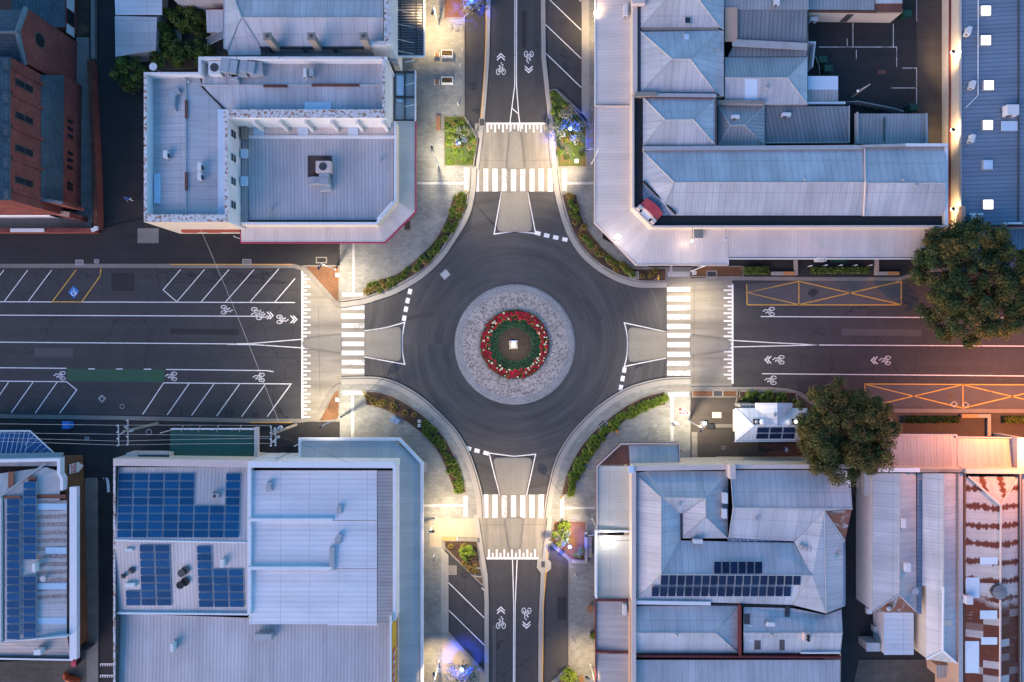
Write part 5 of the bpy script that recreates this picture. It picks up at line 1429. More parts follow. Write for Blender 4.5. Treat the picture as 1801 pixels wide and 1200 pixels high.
roof(b, [[(1118, 1066, 4.3), (1300, 1066, 4.3), (1259, 1113, 5.2), (1118, 1113, 5.2)], [(1118, 1113, 5.2), (1259, 1113, 5.2), (1298, 1149, 4.3), (1118, 1149, 4.3)], [(1300, 1066, 4.3), (1298, 1149, 4.3), (1259, 1113, 5.2)]], M['zinc_lap'])
caps(b, [[(1118, 1113, 5.2), (1259, 1113, 5.2)], [(1259, 1113, 5.2), (1300, 1066, 4.3)], [(1259, 1113, 5.2), (1298, 1149, 4.3)]])
roof(b, [[(1308, 1068, 4.4), (1394, 1070, 4.4), (1452, 1082, 4.4), (1480, 1072, 4.4), (1482, 1113, 5.2), (1308, 1113, 5.2)], [(1308, 1113, 5.2), (1482, 1113, 5.2), (1478, 1149, 4.4), (1308, 1149, 4.4)]], M['zinc'])
caps(b, [[(1308, 1113, 5.2), (1482, 1113, 5.2)]])
for x0, y0, x1, y1, m in ((1309, 1080, 1319, 1098, 'dark_wall'), (1316, 1100, 1324, 1128, 'skin_clear'), (1381, 1066, 1389, 1085, 'steel_dark'), (1371, 1126, 1380, 1144, 'dark_wall'), (1327, 1127, 1338, 1143, 'dark_wall')):
    patch(b, x0, y0, x1, y1, lambda x, y: (4.44 + .8 * (y - 1068) / 45 if y < 1113 else 5.24 - .8 * (y - 1113) / 36), M[m], 'roof_window')
para(b, [(1303, 1066), (1303, 1156)], .15, 5.2, 4.0, M['maroon'])
para(b, [(1118, 1155), (1300, 1156), (1480, 1157)], .16, 4.8, 4.0, M['maroon'])
para(b, [(1409, 1149), (1478, 1149)], .14, 4.75, 4.4, M['cap_white'], name='gutter')
roof(b, [[(1118, 1161, 4.3), (1478, 1161, 4.3), (1478, 1330, 5.2), (1118, 1330, 5.2)]], M['zinc'])
walls(b, [(1118, 1064), (1480, 1068), (1478, 1330), (1118, 1330)], 4.2, M['grey_wall'])

# ---------------------------------------------------------------- far right lower roofs
b = bld('twin_gable_store', 'long narrow grey gabled roof between the asphalt lane and its twin', 1570, 950)
roof(b, [[(1535, 833, 4.0), (1583, 833, 5.0), (1581, 1046, 5.0), (1535, 1076, 4.0)]], M['zinc_lap'])
roof(b, [[(1583, 833, 5.0), (1611, 833, 4.2), (1612, 1076, 4.2), (1581, 1046, 5.0)]], M['zinc_old'])
roof(b, [[(1581, 1046, 5.0), (1612, 1076, 4.2), (1535, 1076, 4.0)]], M['zinc_rusty'])
caps(b, [[(1583, 833, 5.0), (1581, 1046, 5.0)], [(1581, 1046, 5.0), (1535, 1076, 4.0)], [(1581, 1046, 5.0), (1612, 1076, 4.2)]])
walls(b, [(1535, 833), (1611, 833), (1611, 1075), (1535, 1075)], 3.95, M['white_wall'])
for y in (1009, 1052):
    c = W(1535, y, 3.4); mb = MB(); mb.box((c.x - .03, c.y, 1.6), (.1, .8, 1.3)); link(mb, 'window', M['glass'], b)
roof(b, [[(1613, 833, 4.1), (1621, 833, 4.1), (1621, 1080, 4.1), (1613, 1080, 4.1)]], M['zinc_blue'], name='valley_gutter', d='x')
roof(b, [[(1520, 833, 3.2), (1545, 833, 3.8), (1545, 852, 3.8), (1536, 868, 3.6), (1520, 872, 3.2)]], M['zinc_lap'], name='side_roof')
b = bld('long_gable_store', 'long pale grey gabled roof with a hipped end beside the rusty roof', 1655, 1000)
roof(b, [[(1622, 833, 4.0), (1660, 833, 5.2), (1658, 1144, 5.2), (1629, 1159, 4.1), (1629, 1032, 4.2), (1622, 1030, 4.0)]], M['zinc_lap'])
roof(b, [[(1660, 833, 5.2), (1684, 833, 4.3), (1684, 1167, 4.3), (1658, 1144, 5.2)]], M['zinc'])
roof(b, [[(1658, 1144, 5.2), (1684, 1167, 4.3), (1629, 1160, 4.1)]], M['zinc_old'])
caps(b, [[(1660, 833, 5.2), (1659, 1032, 5.2)]]); caps(b, [[(1659, 1032, 5.2), (1658, 1144, 5.2), (1629, 1159, 4.15)], [(1658, 1144, 5.2), (1684, 1167, 4.3)]], M['cap_white'], .12)
walls(b, [(1629, 833), (1684, 833), (1684, 1165), (1629, 1158)], 4.05, M['cream_wall'])
for y in (1080, 1112, 1135):
    c = W(1629, y, 3.2); mb = MB(); mb.box((c.x - .03, c.y, 1.2), (.1, 1.0, 1.5)); link(mb, 'window', M['dark_wall'], b)
para(b, [(1690, 833), (1690, 1240)], .5, 4.6, 0, M['cap_grey'], M['tan_wall'], name='party_wall')
patch(b, 1661, 1091, 1675, 1102, lambda x, y: 5.22 - .9 * (x - 1660) / 24, M['cream_wall'], 'pale_sheet')
b = bld('rusty_roof_store', 'rust streaked corrugated iron gabled roof at the lower right edge', 1750, 1000)

roof(b, [[(1703, 838, 4.5), (1791, 838, 4.5), (1760, 888, 5.6)]], RS)
roof(b, [[(1700, 840, 4.5), (1760, 888, 5.6), (1758, 1330, 5.6), (1697, 1330, 4.5)]], RS)
roof(b, [[(1760, 888, 5.6), (1793, 838, 4.7), (1791, 1330, 4.7), (1758, 1330, 5.6)]], RS)
caps(b, [[(1760, 888, 5.62), (1758, 1330, 5.62)], [(1703, 838, 4.55), (1760, 888, 5.62)], [(1791, 838, 4.55), (1760, 888, 5.62)]], M['cap_pink'], .12)
zr_ = lambda x, y: 4.53 + 1.1 * (x - 1698) / 61
for x0, y0, x1, y1, m in ((1699, 1016, 1723, 1052, 'skin_clear'), (1698, 1128, 1722, 1184, 'skin_clear'), (1724, 980, 1755, 993, 'skin_clear'), (1724, 1074, 1754, 1089, 'skin_clear'), (1726, 1121, 1754, 1134, 'skin_clear'), (1724, 1026, 1750, 1042, 'zinc_lap')):
    patch(b, x0, y0, x1, y1, zr_, M[m])
walls(b, [(1699, 833), (1795, 833), (1795, 1330), (1699, 1330)], 4.4, M['tan_wall'])
para(b, [(1795, 833), (1795, 1330)], .2, 5.0, 0, M['timber_grey'], M['dark_wall'])
b = bld('orange_lit_shops', 'shop awning and parapet glowing orange beside the big lower tree', 1680, 795)
roof(b, [[(1555, 766, 3.3), (1683, 767, 3.3), (1683, 822, 3.6), (1545, 822, 3.6)], [(1684, 771, 3.3), (1802, 773, 3.3), (1802, 823, 3.6), (1684, 822, 3.6)]], M['zinc_warm'], name='awning')
para(b, [(1555, 765), (1683, 765.5), (1683, 769), (1800, 771)], .14, 3.5, 3.0, M['cap_pink'], name='awning_fascia')
para(b, [(1545, 827), (1618, 827)], .5, 5.0, 0, M['cap_white'], M['cream_wall'])
para(b, [(1618, 828), (1700, 828)], .4, 4.7, 0, M['timber_grey'], M['cream_wall'])
para(b, [(1700, 829), (2000, 831)], .55, 5.0, 0, M['cream_wall'], M['cream_wall'])
para(b, [(1796, 770), (1796, 828)], .9, 4.2, 0, M['cap_white'], M['cream_wall'])
roof(b, [[(1803, 772, 3.3), (2050, 776, 3.3), (2050, 828, 3.6), (1803, 824, 3.6)]], M['awning_cream'], name='awning')
mb = MB()
for x in (1570, 1640, 1700, 1790): mb.cyl(tuple(W(x, 774, 0)), .06, 3.2)
link(mb, 'awning_post', M['cap_pink'], b)
b = bld('edge_store', 'pale metal roof sliver at the far lower right edge', 1830, 1050)
roof(b, [[(1798, 835, 4.2), (2050, 835, 5.0), (2050, 1330, 5.0), (1798, 1330, 4.2)]], M['zinc'])
walls(b, [(1800, 837), (2050, 837), (2050, 1330), (1800, 1330)], 4.1, M['grey_wall'])
b = bld('flat_box_store', 'small pale flat roofed box building in the yard behind the twin gable', 1580, 1115, 'shed')
roof(b, [[(1555, 1078, 2.8), (1607, 1078, 2.8), (1607, 1152, 2.7), (1555, 1152, 2.7)]], M['zinc_white'], d='x')
walls(b, [(1556, 1078), (1606, 1078), (1606, 1151), (1556, 1151)], 2.65, M['white_wall'])
b = bld('yard_hut', 'tiny pale roofed hut at the bottom of the yard', 1536, 1138, 'shed')
roof(b, [[(1524, 1131, 2.2), (1548, 1131, 2.2), (1548, 1146, 2.1), (1524, 1146, 2.1)]], M['zinc_lap'])
walls(b, [(1525, 1132), (1547, 1132), (1547, 1145), (1525, 1145)], 2.05, M['grey_wall'])
b = bld('porch_hut', 'small grey roofed porch hut against the tan wall at the bottom', 1660, 1180, 'shed')
roof(b, [[(1647, 1170, 2.6), (1673, 1171, 2.6), (1671, 1191, 2.4), (1649, 1193, 2.4)]], M['zinc_dull'])
walls(b, [(1649, 1172), (1671, 1172), (1669, 1190), (1651, 1191)], 2.35, M['tan_wall'])
block('yard', [(1510, 1160), (1640, 1160), (1690, 1200), (1690, 1400), (1490, 1400), (1495, 1230)], -.02, .06, M['yard'])
block('lane_strip', [(150, 798), (172, 798), (174, 1400), (155, 1400)], -.02, .10, M['concrete_old'])
block('yard', [(100, 1160), (156, 1120), (156, 1400), (-120, 1400), (-120, 1168)], -.02, .08, M['yard'])

# ---------------------------------------------------------------- white roofed kiosk
b = bld('white_kiosk', 'small white hipped kiosk with dark solar panels beside the big lower tree', 1355, 745, 'kiosk')
e, r_ = 2.9, 3.7
roof(b, [[(1293, 718, e), (1326, 749, r_), (1293, 776, e)]], M['zinc_white'])
roof(b, [[(1293, 718, e), (1329, 718, e), (1366, 748, r_), (1326, 749, r_)], [(1366, 748, r_), (1394, 718, e), (1420, 718, e), (1406, 749, r_)]], M['zinc_white'])
roof(b, [[(1328, 709, e + .15), (1367, 709, r_ + .05), (1367, 748, r_ + .05), (1329, 718, e + .1)], [(1367, 709, r_ + .05), (1394, 709, e + .15), (1394, 718, e + .1), (1367, 748, r_ + .05)]], M['zinc_white'], name='gable_roof')
roof(b, [[(1326, 749, r_), (1406, 749, r_), (1421, 775, e), (1293, 776, e)], [(1406, 749, r_), (1420, 718, e), (1421, 775, e)]], M['zinc_white'])
caps(b, [[(1293, 718, e), (1326, 749, r_), (1406, 749, r_), (1421, 775, e)], [(1293, 776, e), (1326, 749, r_)]], M['cap_white'], .05)
walls(b, [(1302, 724), (1412, 724), (1412, 764), (1302, 764)], e, M['white_wall'])
para(b, [(1292, 777), (1422, 776)], .1, e + .05, e - .1, M['cap_white'], name='gutter')
bx(b, 1303, 711, 1328, 717, 0, 2.4, M['zinc_dull'], 'side_bench')

# ================================================================ OBJECTS
# ---------------------------------------------------------------- planters and planting
def poly_in(p, poly):
    c = False
    for i in range(len(poly)):
        a, b = poly[i], poly[i - 1]
        if (a[1] > p[1]) != (b[1] > p[1]) and p[0] < (b[0] - a[0]) * (p[1] - a[1]) / (b[1] - a[1]) + a[0]:
            c = not c
    return c
def planter(label, pts, m, edge=.14, z=K + .02, group=None, em='concrete_old'):
    c = W(sum(p[0] for p in pts) / len(pts), sum(p[1] for p in pts) / len(pts), 0)
    t = thing('planter_bed', label, 'garden bed', c, group)
    mb = MB(); mb.prism(P(pts), 0.0, z); link(mb, 'mulch', M[m], t)
    mb = MB(); mb.strip(P(pts), edge, 0.0, z + .05, closed=True); link(mb, 'edging', M[em], t)
    return t
NW_O = smooth([(825, 342), (820, 367), (800, 410), (775, 445), (742, 475), (700, 501), (675, 512), (645, 521)], 4)
NW_I = smooth([(644, 499), (675, 490), (702, 480), (737, 452), (767, 420), (787, 382), (796, 350), (800, 342)], 4)
NE_O = smooth([(988, 342), (991, 367), (1000, 392), (1020, 430), (1040, 452), (1065, 475), (1095, 489), (1125, 496), (1170, 496)], 4)
NE_I = smooth([(1171, 472), (1120, 473), (1100, 466), (1075, 450), (1050, 425), (1032, 400), (1020, 372), (1014, 342)], 4)
SW_O = smooth([(644, 688), (667, 690), (700, 701), (737, 725), (762, 747), (782, 770), (797, 797), (811, 828), (820, 866)], 4)
SW_I = smooth([(800, 867), (790, 840), (775, 802), (750, 770), (712, 740), (675, 720), (644, 712)], 4)
SE_O = smooth([(1169, 688), (1137, 696), (1105, 711), (1070, 736), (1040, 763), (1017, 793), (998, 830), (987, 870)], 4)
SE_I = smooth([(1007, 870), (1015, 845), (1035, 807), (1060, 775), (1090, 747), (1120, 727), (1150, 716), (1171, 712)], 4)
BG = 'curved planted beds round the junction'
planter('curved mulch bed with green tufts on the top left corner of the roundabout', NW_O + NW_I, 'soil', group=BG)
planter('curved mulch bed with sparse low shrubs on the top right corner of the roundabout', NE_O + NE_I, 'soil', group=BG)
planter('curved bark bed with patchy tufts on the bottom left corner of the roundabout', SW_O + SW_I, 'soil', group=BG)
planter('curved bed with a dense bright green border on the bottom right corner of the roundabout', SE_O + SE_I, 'soil', group=BG)
TN = [(781, 205), (816, 205), (840, 247), (833, 293), (781, 293)]
TNE = rounded([(966, 160), (977, 158), (1031, 218), (1031, 294), (982, 294)], [5, 5, 0, 0, 0])
TSW = [(781, 951), (839, 951), (850, 1028), (846, 1026), (783, 963)]
TSE = [(974, 916), (1031, 916), (1031, 985), (1004, 984), (968, 950)]
planter('grassy five sided bed with fallen leaves and a silver shrub beside the timber bench', TN, 'lawn')
planter('pointed grassy bed with a blue lit bush at the end of the angled parking bays', TNE, 'lawn')
planter('triangular bark bed with one bright green bush by the orange bench', TSW, 'soil')
planter('square bark bed with a blue lit bush inside the L-shaped stone seat', TSE, 'mulch')
planter('triangular leaf littered bed at the left crossing beside the toothed line, upper one', [(536, 468), (597, 468), (597, 530), (592, 530)], 'mulch')
planter('triangular leaf littered bed at the left crossing beside the toothed line, lower one', [(597, 684), (597, 738), (562, 741), (588, 690)], 'mulch')
planter('bed under the blue lit tree at the top edge of the street', [(781, -60), (880, -60), (846, 3), (815, 33), (781, 33)], 'mulch')
planter('small bed with green shrub at the bottom edge of the street', [(962, 1222), (1000, 1175), (1014, 1188), (1014, 1260), (962, 1260)], 'mulch')
planter('narrow bark bed along the kerb beside the upper box hedge', [(1217, 469), (1306, 469), (1306, 487), (1217, 487)], 'mulch')
planter('narrow bark bed along the kerb in front of the kiosk', [(1217, 687), (1300, 687), (1300, 698), (1217, 698)], 'mulch')
planter('low bed of shrubs behind the white kiosk', [(1296, 688), (1398, 690), (1404, 712), (1294, 712)], 'soil', em='timber_grey')

def tuft_mesh(name, n, r, h, mats, w=.05, droop=.6, seed=1):
    q = random.Random(seed); mb = MB()
    for i in range(n):
        a = q.uniform(0, 6.283); l = r * q.uniform(.45, 1.0); hh = h * q.uniform(.5, 1.0); b0 = q.uniform(0, r * .35)
        d = Vector((math.cos(a), math.sin(a), 0)); s = Vector((-d.y, d.x, 0)) * w * q.uniform(.7, 1.4)
        o = d * b0 + Vector((q.uniform(-.08, .08), q.uniform(-.08, .08), 0))
        p1 = o + d * l * .45 + Vector((0, 0, hh)); p2 = o + d * l + Vector((0, 0, hh * (1 - droop * q.uniform(.4, 1.2))))
        mb.face([o - s * .5, o + s * .5, p1 + s, p1 - s], None, i % len(mats)); mb.face([p1 - s, p1 + s, p2], None, i % len(mats))
    return mb.mesh(name, (0, 0, 0), mats)
TM = {k: [tuft_mesh('grass_tuft', 110, .62, .5, [M[a], M[b_]], .05, .6, s + 10 * i) for s in range(3)] for i, (k, a, b_) in enumerate((
    ('mid', 'leaf_mid', 'leaf_mid'), ('bright', 'leaf_bright', 'leaf_mid'), ('straw', 'leaf_yellow', 'leaf_rust'), ('grass', 'leaf_bright', 'leaf_mid'), ('rust', 'leaf_rust', 'leaf_yellow'), ('dark', 'leaf_dark', 'leaf_mid')))}
def tuft(kind, px, py, s, label, group, cat='plant', name='grass_tuft', z=K + .03):
    o = bpy.data.objects.new(name, rnd.choice(TM[kind])); C.objects.link(o)
    o.location = W(px, py, z); o.rotation_euler = (0, 0, rnd.uniform(0, 6.28)); o.scale = (s, s, s * rnd.uniform(.8, 1.2))
    return tag(o, label, cat, group)
def along(pl, f):
    k = f * (len(pl) - 1); i = min(int(k), len(pl) - 2); k -= i
    return (pl[i][0] * (1 - k) + pl[i + 1][0] * k, pl[i][1] * (1 - k) + pl[i + 1][1] * k)
def row(O, I, n, fkind, lab, grp, lo=.15, hi=.85, size=.55, rev=True):
    I = I[::-1] if rev else I
    for k in range(n):
        f = (k + rnd.uniform(.1, .9)) / n
        kind = fkind(f)
        if not kind: continue
        a, b_ = along(O, f), along(I, f)
        t = rnd.uniform(lo, hi)
        tuft(kind, a[0] * (1 - t) + b_[0] * t, a[1] * (1 - t) + b_[1] * t, size * rnd.uniform(.7, 1.25), lab[kind], grp + (', ' + kind if kind != 'mid' else ''))
row(NW_O, NW_I, 74, lambda f: ('straw' if f > .86 and rnd.random() < .7 else None if rnd.random() < .15 else 'rust' if rnd.random() < .08 else 'mid'), {'rust': 'russet tuft in the curved bed at the top left corner', 'mid': 'mid green strappy tuft in the curved bed at the top left corner', 'straw': 'straw coloured tuft at the crossing end of the top left curved bed'}, 'tufts in the top left curved bed', size=.66)
row(NE_O, NE_I, 66, lambda f: ('mid' if (.05 < f < .24 or .32 < f < .45 or .5 < f < .84) and rnd.random() < .75 else 'rust' if rnd.random() < .28 else 'straw' if rnd.random() < .25 else None), {'rust': 'russet tuft in the sparse bed at the top right corner', 'straw': 'straw coloured tuft in the sparse bed at the top right corner', 'mid': 'low green shrub tuft in the sparse bed at the top right corner', 'dark': 'small dark tuft in the sparse bed at the top right corner'}, 'tufts in the top right curved bed', .35, .9, .62)
row(SW_O, SW_I, 82, lambda f: ('rust' if f < .38 and rnd.random() < .5 else 'straw' if f < .3 and rnd.random() < .45 else 'mid' if f > .42 and rnd.random() < .75 else None), {'mid': 'green tuft in the lower half of the bottom left curved bed', 'rust': 'rusty brown tuft in the bottom left curved bed', 'straw': 'straw coloured tuft in the bottom left curved bed'}, 'tufts in the bottom left curved bed', size=.66)
row(SE_O, SE_I[::-1], 86, lambda f: 'bright', {'bright': 'bright green strappy tuft in the dense border at the bottom right corner'}, 'tufts in the bottom right curved bed', .38, .97, .72, False)
def scatter(poly, n, kinds, lab, grp, size):
    x0, x1, y0, y1 = min(p[0] for p in poly), max(p[0] for p in poly), min(p[1] for p in poly), max(p[1] for p in poly)
    k = 0
    while k < n:
        p = (rnd.uniform(x0, x1), rnd.uniform(y0, y1))
        if poly_in(p, poly):
            kd = rnd.choice(kinds); tuft(kd, p[0], p[1], size * rnd.uniform(.6, 1.2), lab.get(kd, lab['*']), grp + ', ' + kd); k += 1
def meadow(poly, n, kinds, size):
    """grass nobody could count: one object"""
    x0, x1, y0, y1 = min(p[0] for p in poly), max(p[0] for p in poly), min(p[1] for p in poly), max(p[1] for p in poly)
    mb = MB(); mats = []; k = 0
    while k < n:
        p = (rnd.uniform(x0, x1), rnd.uniform(y0, y1))
        if not poly_in(p, poly): continue
        me = rnd.choice(TM[rnd.choice(kinds)]); s = size * rnd.uniform(.55, 1.2); a = rnd.uniform(0, 6.28); o = W(p[0], p[1], K + .03)
        mt = me.materials[0]
        if mt not in mats: mats.append(mt)
        ro = Matrix.Rotation(a, 3, 'Z')
        for f in me.polygons: mb.face([o + ro @ (me.vertices[i].co * s) for i in f.vertices], [(0, 0)] * len(f.vertices), mats.index(mt))
        k += 1
    return link(mb, 'grass', mats, kind='stuff')
def inset(poly, f=.86):
    cx, cy = sum(p[0] for p in poly) / len(poly), sum(p[1] for p in poly) / len(poly)
    return [(cx + (x - cx) * f, cy + (y - cy) * f) for x, y in poly]
meadow(inset(TN), 60, ['grass', 'grass', 'mid', 'straw'], .55)
meadow(inset(TNE), 64, ['mid', 'grass', 'dark', 'straw'], .55)
scatter(inset(TSW, .8), 16, ['rust', 'rust', 'straw'], {'*': 'rusty brown tuft in the triangular bed by the orange bench', 'straw': 'straw coloured tuft in the triangular bed by the orange bench'}, 'tufts in the triangular bed', .7)
scatter([(1300, 692), (1392, 692), (1398, 706), (1300, 706)], 16, ['mid', 'dark'], {'*': 'green shrub tuft behind the white kiosk', 'dark': 'dark shrub tuft behind the white kiosk'}, 'shrubs behind the kiosk', .9)
for poly, lab in (([(1307, 470), (1349, 470), (1349, 483), (1307, 483)], 'short green hedge by the kerb near the right crossing'), ([(1424, 471), (1524, 471), (1524, 482), (1424, 482)], 'long green hedge between white posts under the awning edge'),
                  ([(1590, 731), (1682, 731), (1682, 743), (1590, 743)], 'brownish hedge beside the big lower tree'), ([(1760, 731), (1830, 731), (1830, 743), (1760, 743)], 'hedge lit orange at the right edge')):
    q = random.Random(5); mb = MB()
    a, b_ = W(*poly[0]), W(*poly[2])
    for i in range(1500):
        c = Vector((q.uniform(a.x, b_.x), q.uniform(b_.y, a.y), K + .65 * (1 - q.random() ** 2)))
        d = Vector((q.gauss(0, 1), q.gauss(0, 1), q.gauss(0, 1))).normalized() * .13; e_ = d.orthogonal().normalized() * .07
        mb.face([c - d, c + e_, c + d, c - e_], None, i % 2)
    link(mb, 'hedge', [M['leaf_mid'], M['leaf_dark']], None, lab, 'hedge')

# flower bed of the island
q = random.Random(3)
def flower_mesh(seed, mat):
    q = random.Random(seed); mb = MB()
    for i in range(16):
        a = q.uniform(0, 6.28); r = q.uniform(.05, .26); c = Vector((r * math.cos(a), r * math.sin(a), .12 + q.uniform(0, .1)))
        d = Vector((q.gauss(0, 1), q.gauss(0, 1), .5)).normalized() * .11; e_ = d.cross(Vector((0, 0, 1))).normalized() * .07
        mb.face([c - d, c + e_, c + d, c - e_], None, 1)
    for i in range(9):
        a = q.uniform(0, 6.28); r = q.uniform(0, .19); mb.ball((r * math.cos(a), r * math.sin(a), .2 + q.uniform(0, .12)), q.uniform(.06, .10), 3)
    return mb.mesh('flowering_plant', (0, 0, 0), [M[mat], M['leaf_mid']])
FR = [flower_mesh(s, 'petal_red') for s in range(4)]; FC = [flower_mesh(s + 9, 'petal_cream') for s in range(3)]
white_zone = lambda a: .34 if (math.sin(a + .6) < -.35 or math.cos(a) > .75 or math.cos(a - 2.9) > .8) else .10
for rr, n in ((3.34, 48), (3.62, 54), (3.88, 58), (4.1, 60)):
    for k in range(n):
        a = 2 * math.pi * (k + q.uniform(-.3, .3)) / n; r = rr + q.uniform(-.13, .13)
        cream = q.random() < white_zone(a) * .75
        o = bpy.data.objects.new('bedding_flower', q.choice(FC if cream else FR)); C.objects.link(o)
        o.location = (cw.x + r * math.cos(a), cw.y + r * math.sin(a), .38); o.rotation_euler = (0, 0, q.uniform(0, 6.28)); s_ = q.uniform(.62, .85) if cream else q.uniform(.85, 1.2); o.scale = (s_, s_, 1.1 if cream else 1)
        tag(o, 'cream white bedding flower among the red ring on the roundabout' if cream else 'red bedding flower in the ring on the roundabout', 'flower', 'cream bedding flowers' if cream else 'red bedding flowers')
mb = MB()
for i in range(3900):
    a = q.uniform(0, 6.283); r = 2.05 + 1.18 * q.random() ** .8
    c = Vector((cw.x + r * math.cos(a), cw.y + r * math.sin(a), .46 + q.uniform(0, .18)))
    d = Vector((q.gauss(0, 1), q.gauss(0, 1), q.gauss(0, .5))).normalized() * .10; e_ = d.cross(Vector((0, 0, 1))).normalized() * .05
    mb.face([c - d, c + e_, c + d, c - e_])
link(mb, 'ground_cover', leaf('leaf_bluegreen', (.006, .026, .014), (.022, .066, .034)), kind='stuff')

# ---------------------------------------------------------------- trees
def tree(name, label, px, py, r, zc, hr, mats, n_clump, n_leaf, leaf_s, seed, lobes, cat='tree', trunk=True, dens=1.0, clump_r=.85):
    q = random.Random(seed)
    c = W(px, py, zc); base = Vector((c.x, c.y, 0))
    t = thing(name, label, cat, base)
    ph = [q.uniform(0, 6.28) for _ in range(4)]
    def rad(a): return r * (1 + lobes * (.5 * math.sin(3 * a + ph[0]) + .35 * math.sin(5 * a + ph[1]) + .25 * math.sin(8 * a + ph[2])))
    mb = MB(); clumps = []
    for i in range(n_clump):
        a = q.uniform(0, 6.283); u = q.random() ** .42; el = q.uniform(-.45, 1.0)
        rr = rad(a) * u * math.sqrt(max(0.05, 1 - (el * .6) ** 2)) * .93
        clumps.append(Vector((c.x + rr * math.cos(a), c.y + rr * math.sin(a), zc + hr * el * (.55 + .45 * q.random()))))
    for i, k in enumerate(clumps):
        cr = clump_r * q.uniform(.65, 1.3); tone = i % len(mats)
        for j in range(n_leaf):
            d = Vector((q.gauss(0, 1), q.gauss(0, 1), q.gauss(0, 1))).normalized()
            p = k + Vector((d.x, d.y, d.z * .75)) * cr * q.random() ** .45
            nrm = (d + Vector((0, 0, .9)) + Vector((q.gauss(0, .5), q.gauss(0, .5), q.gauss(0, .5)))).normalized()
            s = leaf_s * q.uniform(.6, 1.3)
            a_ = nrm.orthogonal().normalized(); a_ = (Matrix.Rotation(q.uniform(0, 6.28), 3, nrm) @ a_) * s; b_ = nrm.cross(a_).normalized() * s * .55
            mb.face([p - a_, p + b_, p + a_, p - b_], [(0, 0)] * 4, tone if q.random() < .8 else q.randrange(len(mats)))
    link(mb, 'crown', mats, t)
    if trunk:
        mb = MB(); mb.tube([base, base + Vector((.1, .05, zc * .4)), base + Vector((.05, -.1, zc * .75)), Vector((c.x, c.y, zc + hr * .3))], .32 if r > 3 else .07, 8, r2=.08 if r > 3 else .02)
        tr = link(mb, 'trunk', M['bark'], t)
        if r > 3:
            for i in range(9):
                k = clumps[i * 7 % len(clumps)]
                mb = MB(); s0 = base + Vector((0, 0, zc * (.4 + .04 * i))); mb.tube([s0, (s0 + k) / 2 + Vector((0, 0, .4)), k], .13, 6, r2=.03)
                link(mb, 'limb', M['bark'], tr)
    return t
tree('street_tree', 'broad dark leafy street tree overhanging the right hand road and blue awning', 1714, 500, 7.7, 5.6, 3.4, [M['leaf_dark'], M['leaf_olive'], M['leaf_dark']], 300, 220, .135, 4, .13)
tree('street_tree', 'round olive leafy street tree beside the white kiosk', 1485, 761, 6.2, 5.4, 3.1, [M['leaf_olive'], M['leaf_dark'], M['leaf_olive']], 240, 220, .135, 8, .16)
tree('clipped_shrub', 'rounded dark green shrub beside the lane and the white dish', 228, 130, 2.0, 1.7, 1.4, [M['leaf_mid'], M['leaf_dark']], 46, 90, .14, 12, .10, 'shrub', clump_r=.6)
for i, (x, y, r, lab) in enumerate(((300, 40, 1.7, 'dark garden bush nearest the white annex roof'), (330, 33, 1.6, 'dark garden bush under the weatherboard house wall'), (352, 90, 1.6, 'dark garden bush beside the garden stairs'),
                                    (292, 98, 1.9, 'dark garden bush at the lower left of the walled garden'), (318, 96, 1.5, 'dark garden bush below the garden table'), (287, 70, 1.5, 'dark garden bush hugging the annex wall'), (352, 46, 1.3, 'dark garden bush beside the lean-to shed'))):
    tree('garden_bush', lab, x, y, r, 1.2, 1.0, [M['leaf_dark'], M['leaf_mid']], 26, 80, .14, 30 + i, .15, 'bush', False, clump_r=.55)
block('garden_soil', [(276, 26), (400, 24), (400, 118), (256, 126), (256, 112), (276, 90)], -.02, .06, M['yard'])
tree('lit_bush', 'sparse bush lit bright blue from inside in the pointed bed at the top', 1001, 222, 2.1, 1.5, 1.0, [M['leaf_silver'], M['leaf_dark'], M['leaf_silver']], 24, 46, .12, 50, .2, 'bush', clump_r=.6)
tree('lit_bush', 'bluish green bush lit from inside beside the L-shaped stone seat', 988, 944, 1.05, 1.1, .7, [M['leaf_mid'], M['leaf_silver'], M['leaf_mid']], 16, 50, .12, 52, .2, 'bush', clump_r=.5)
tree('lit_bush', 'silver leaved bush with a blue spotlight in the five sided bed', 806, 240, 1.5, 1.0, .8, [M['leaf_silver'], M['leaf_mid']], 15, 40, .11, 54, .25, 'bush', clump_r=.5)
tree('lit_bush', 'blue lit tree cut by the top edge of the picture', 828, -18, 2.6, 1.5, .8, [M['leaf_silver']], 34, 60, .13, 55, .2, 'tree')
tree('lit_bush', 'blue lit tree cut by the bottom edge of the picture', 812, 1198, 2.2, 1.2, .8, [M['leaf_silver']], 26, 50, .13, 56, .2, 'tree')
tree('round_bush', 'bright green bush in the triangular bed by the orange bench', 820, 972, .95, .8, .5, [M['leaf_bright'], M['leaf_bright']], 16, 70, .10, 57, .15, 'bush', False, clump_r=.35)
tree('round_bush', 'lime green bush in the top of the square bark bed', 992, 928, .8, .7, .45, [M['leaf_bright'], M['leaf_mid']], 14, 70, .10, 58, .15, 'bush', False, clump_r=.35)
tree('round_bush', 'small teal green bush beside the foot of the L-shaped stone seat', 1018, 970, .6, .5, .4, [M['leaf_mid'], M['leaf_silver']], 9, 60, .10, 59, .15, 'bush', False, clump_r=.3)
tree('round_bush', 'bright green shrub in the small bed at the bottom edge', 1000, 1192, 1.1, .8, .5, [M['leaf_bright'], M['leaf_bright']], 16, 70, .10, 60, .2, 'bush', False, clump_r=.4)

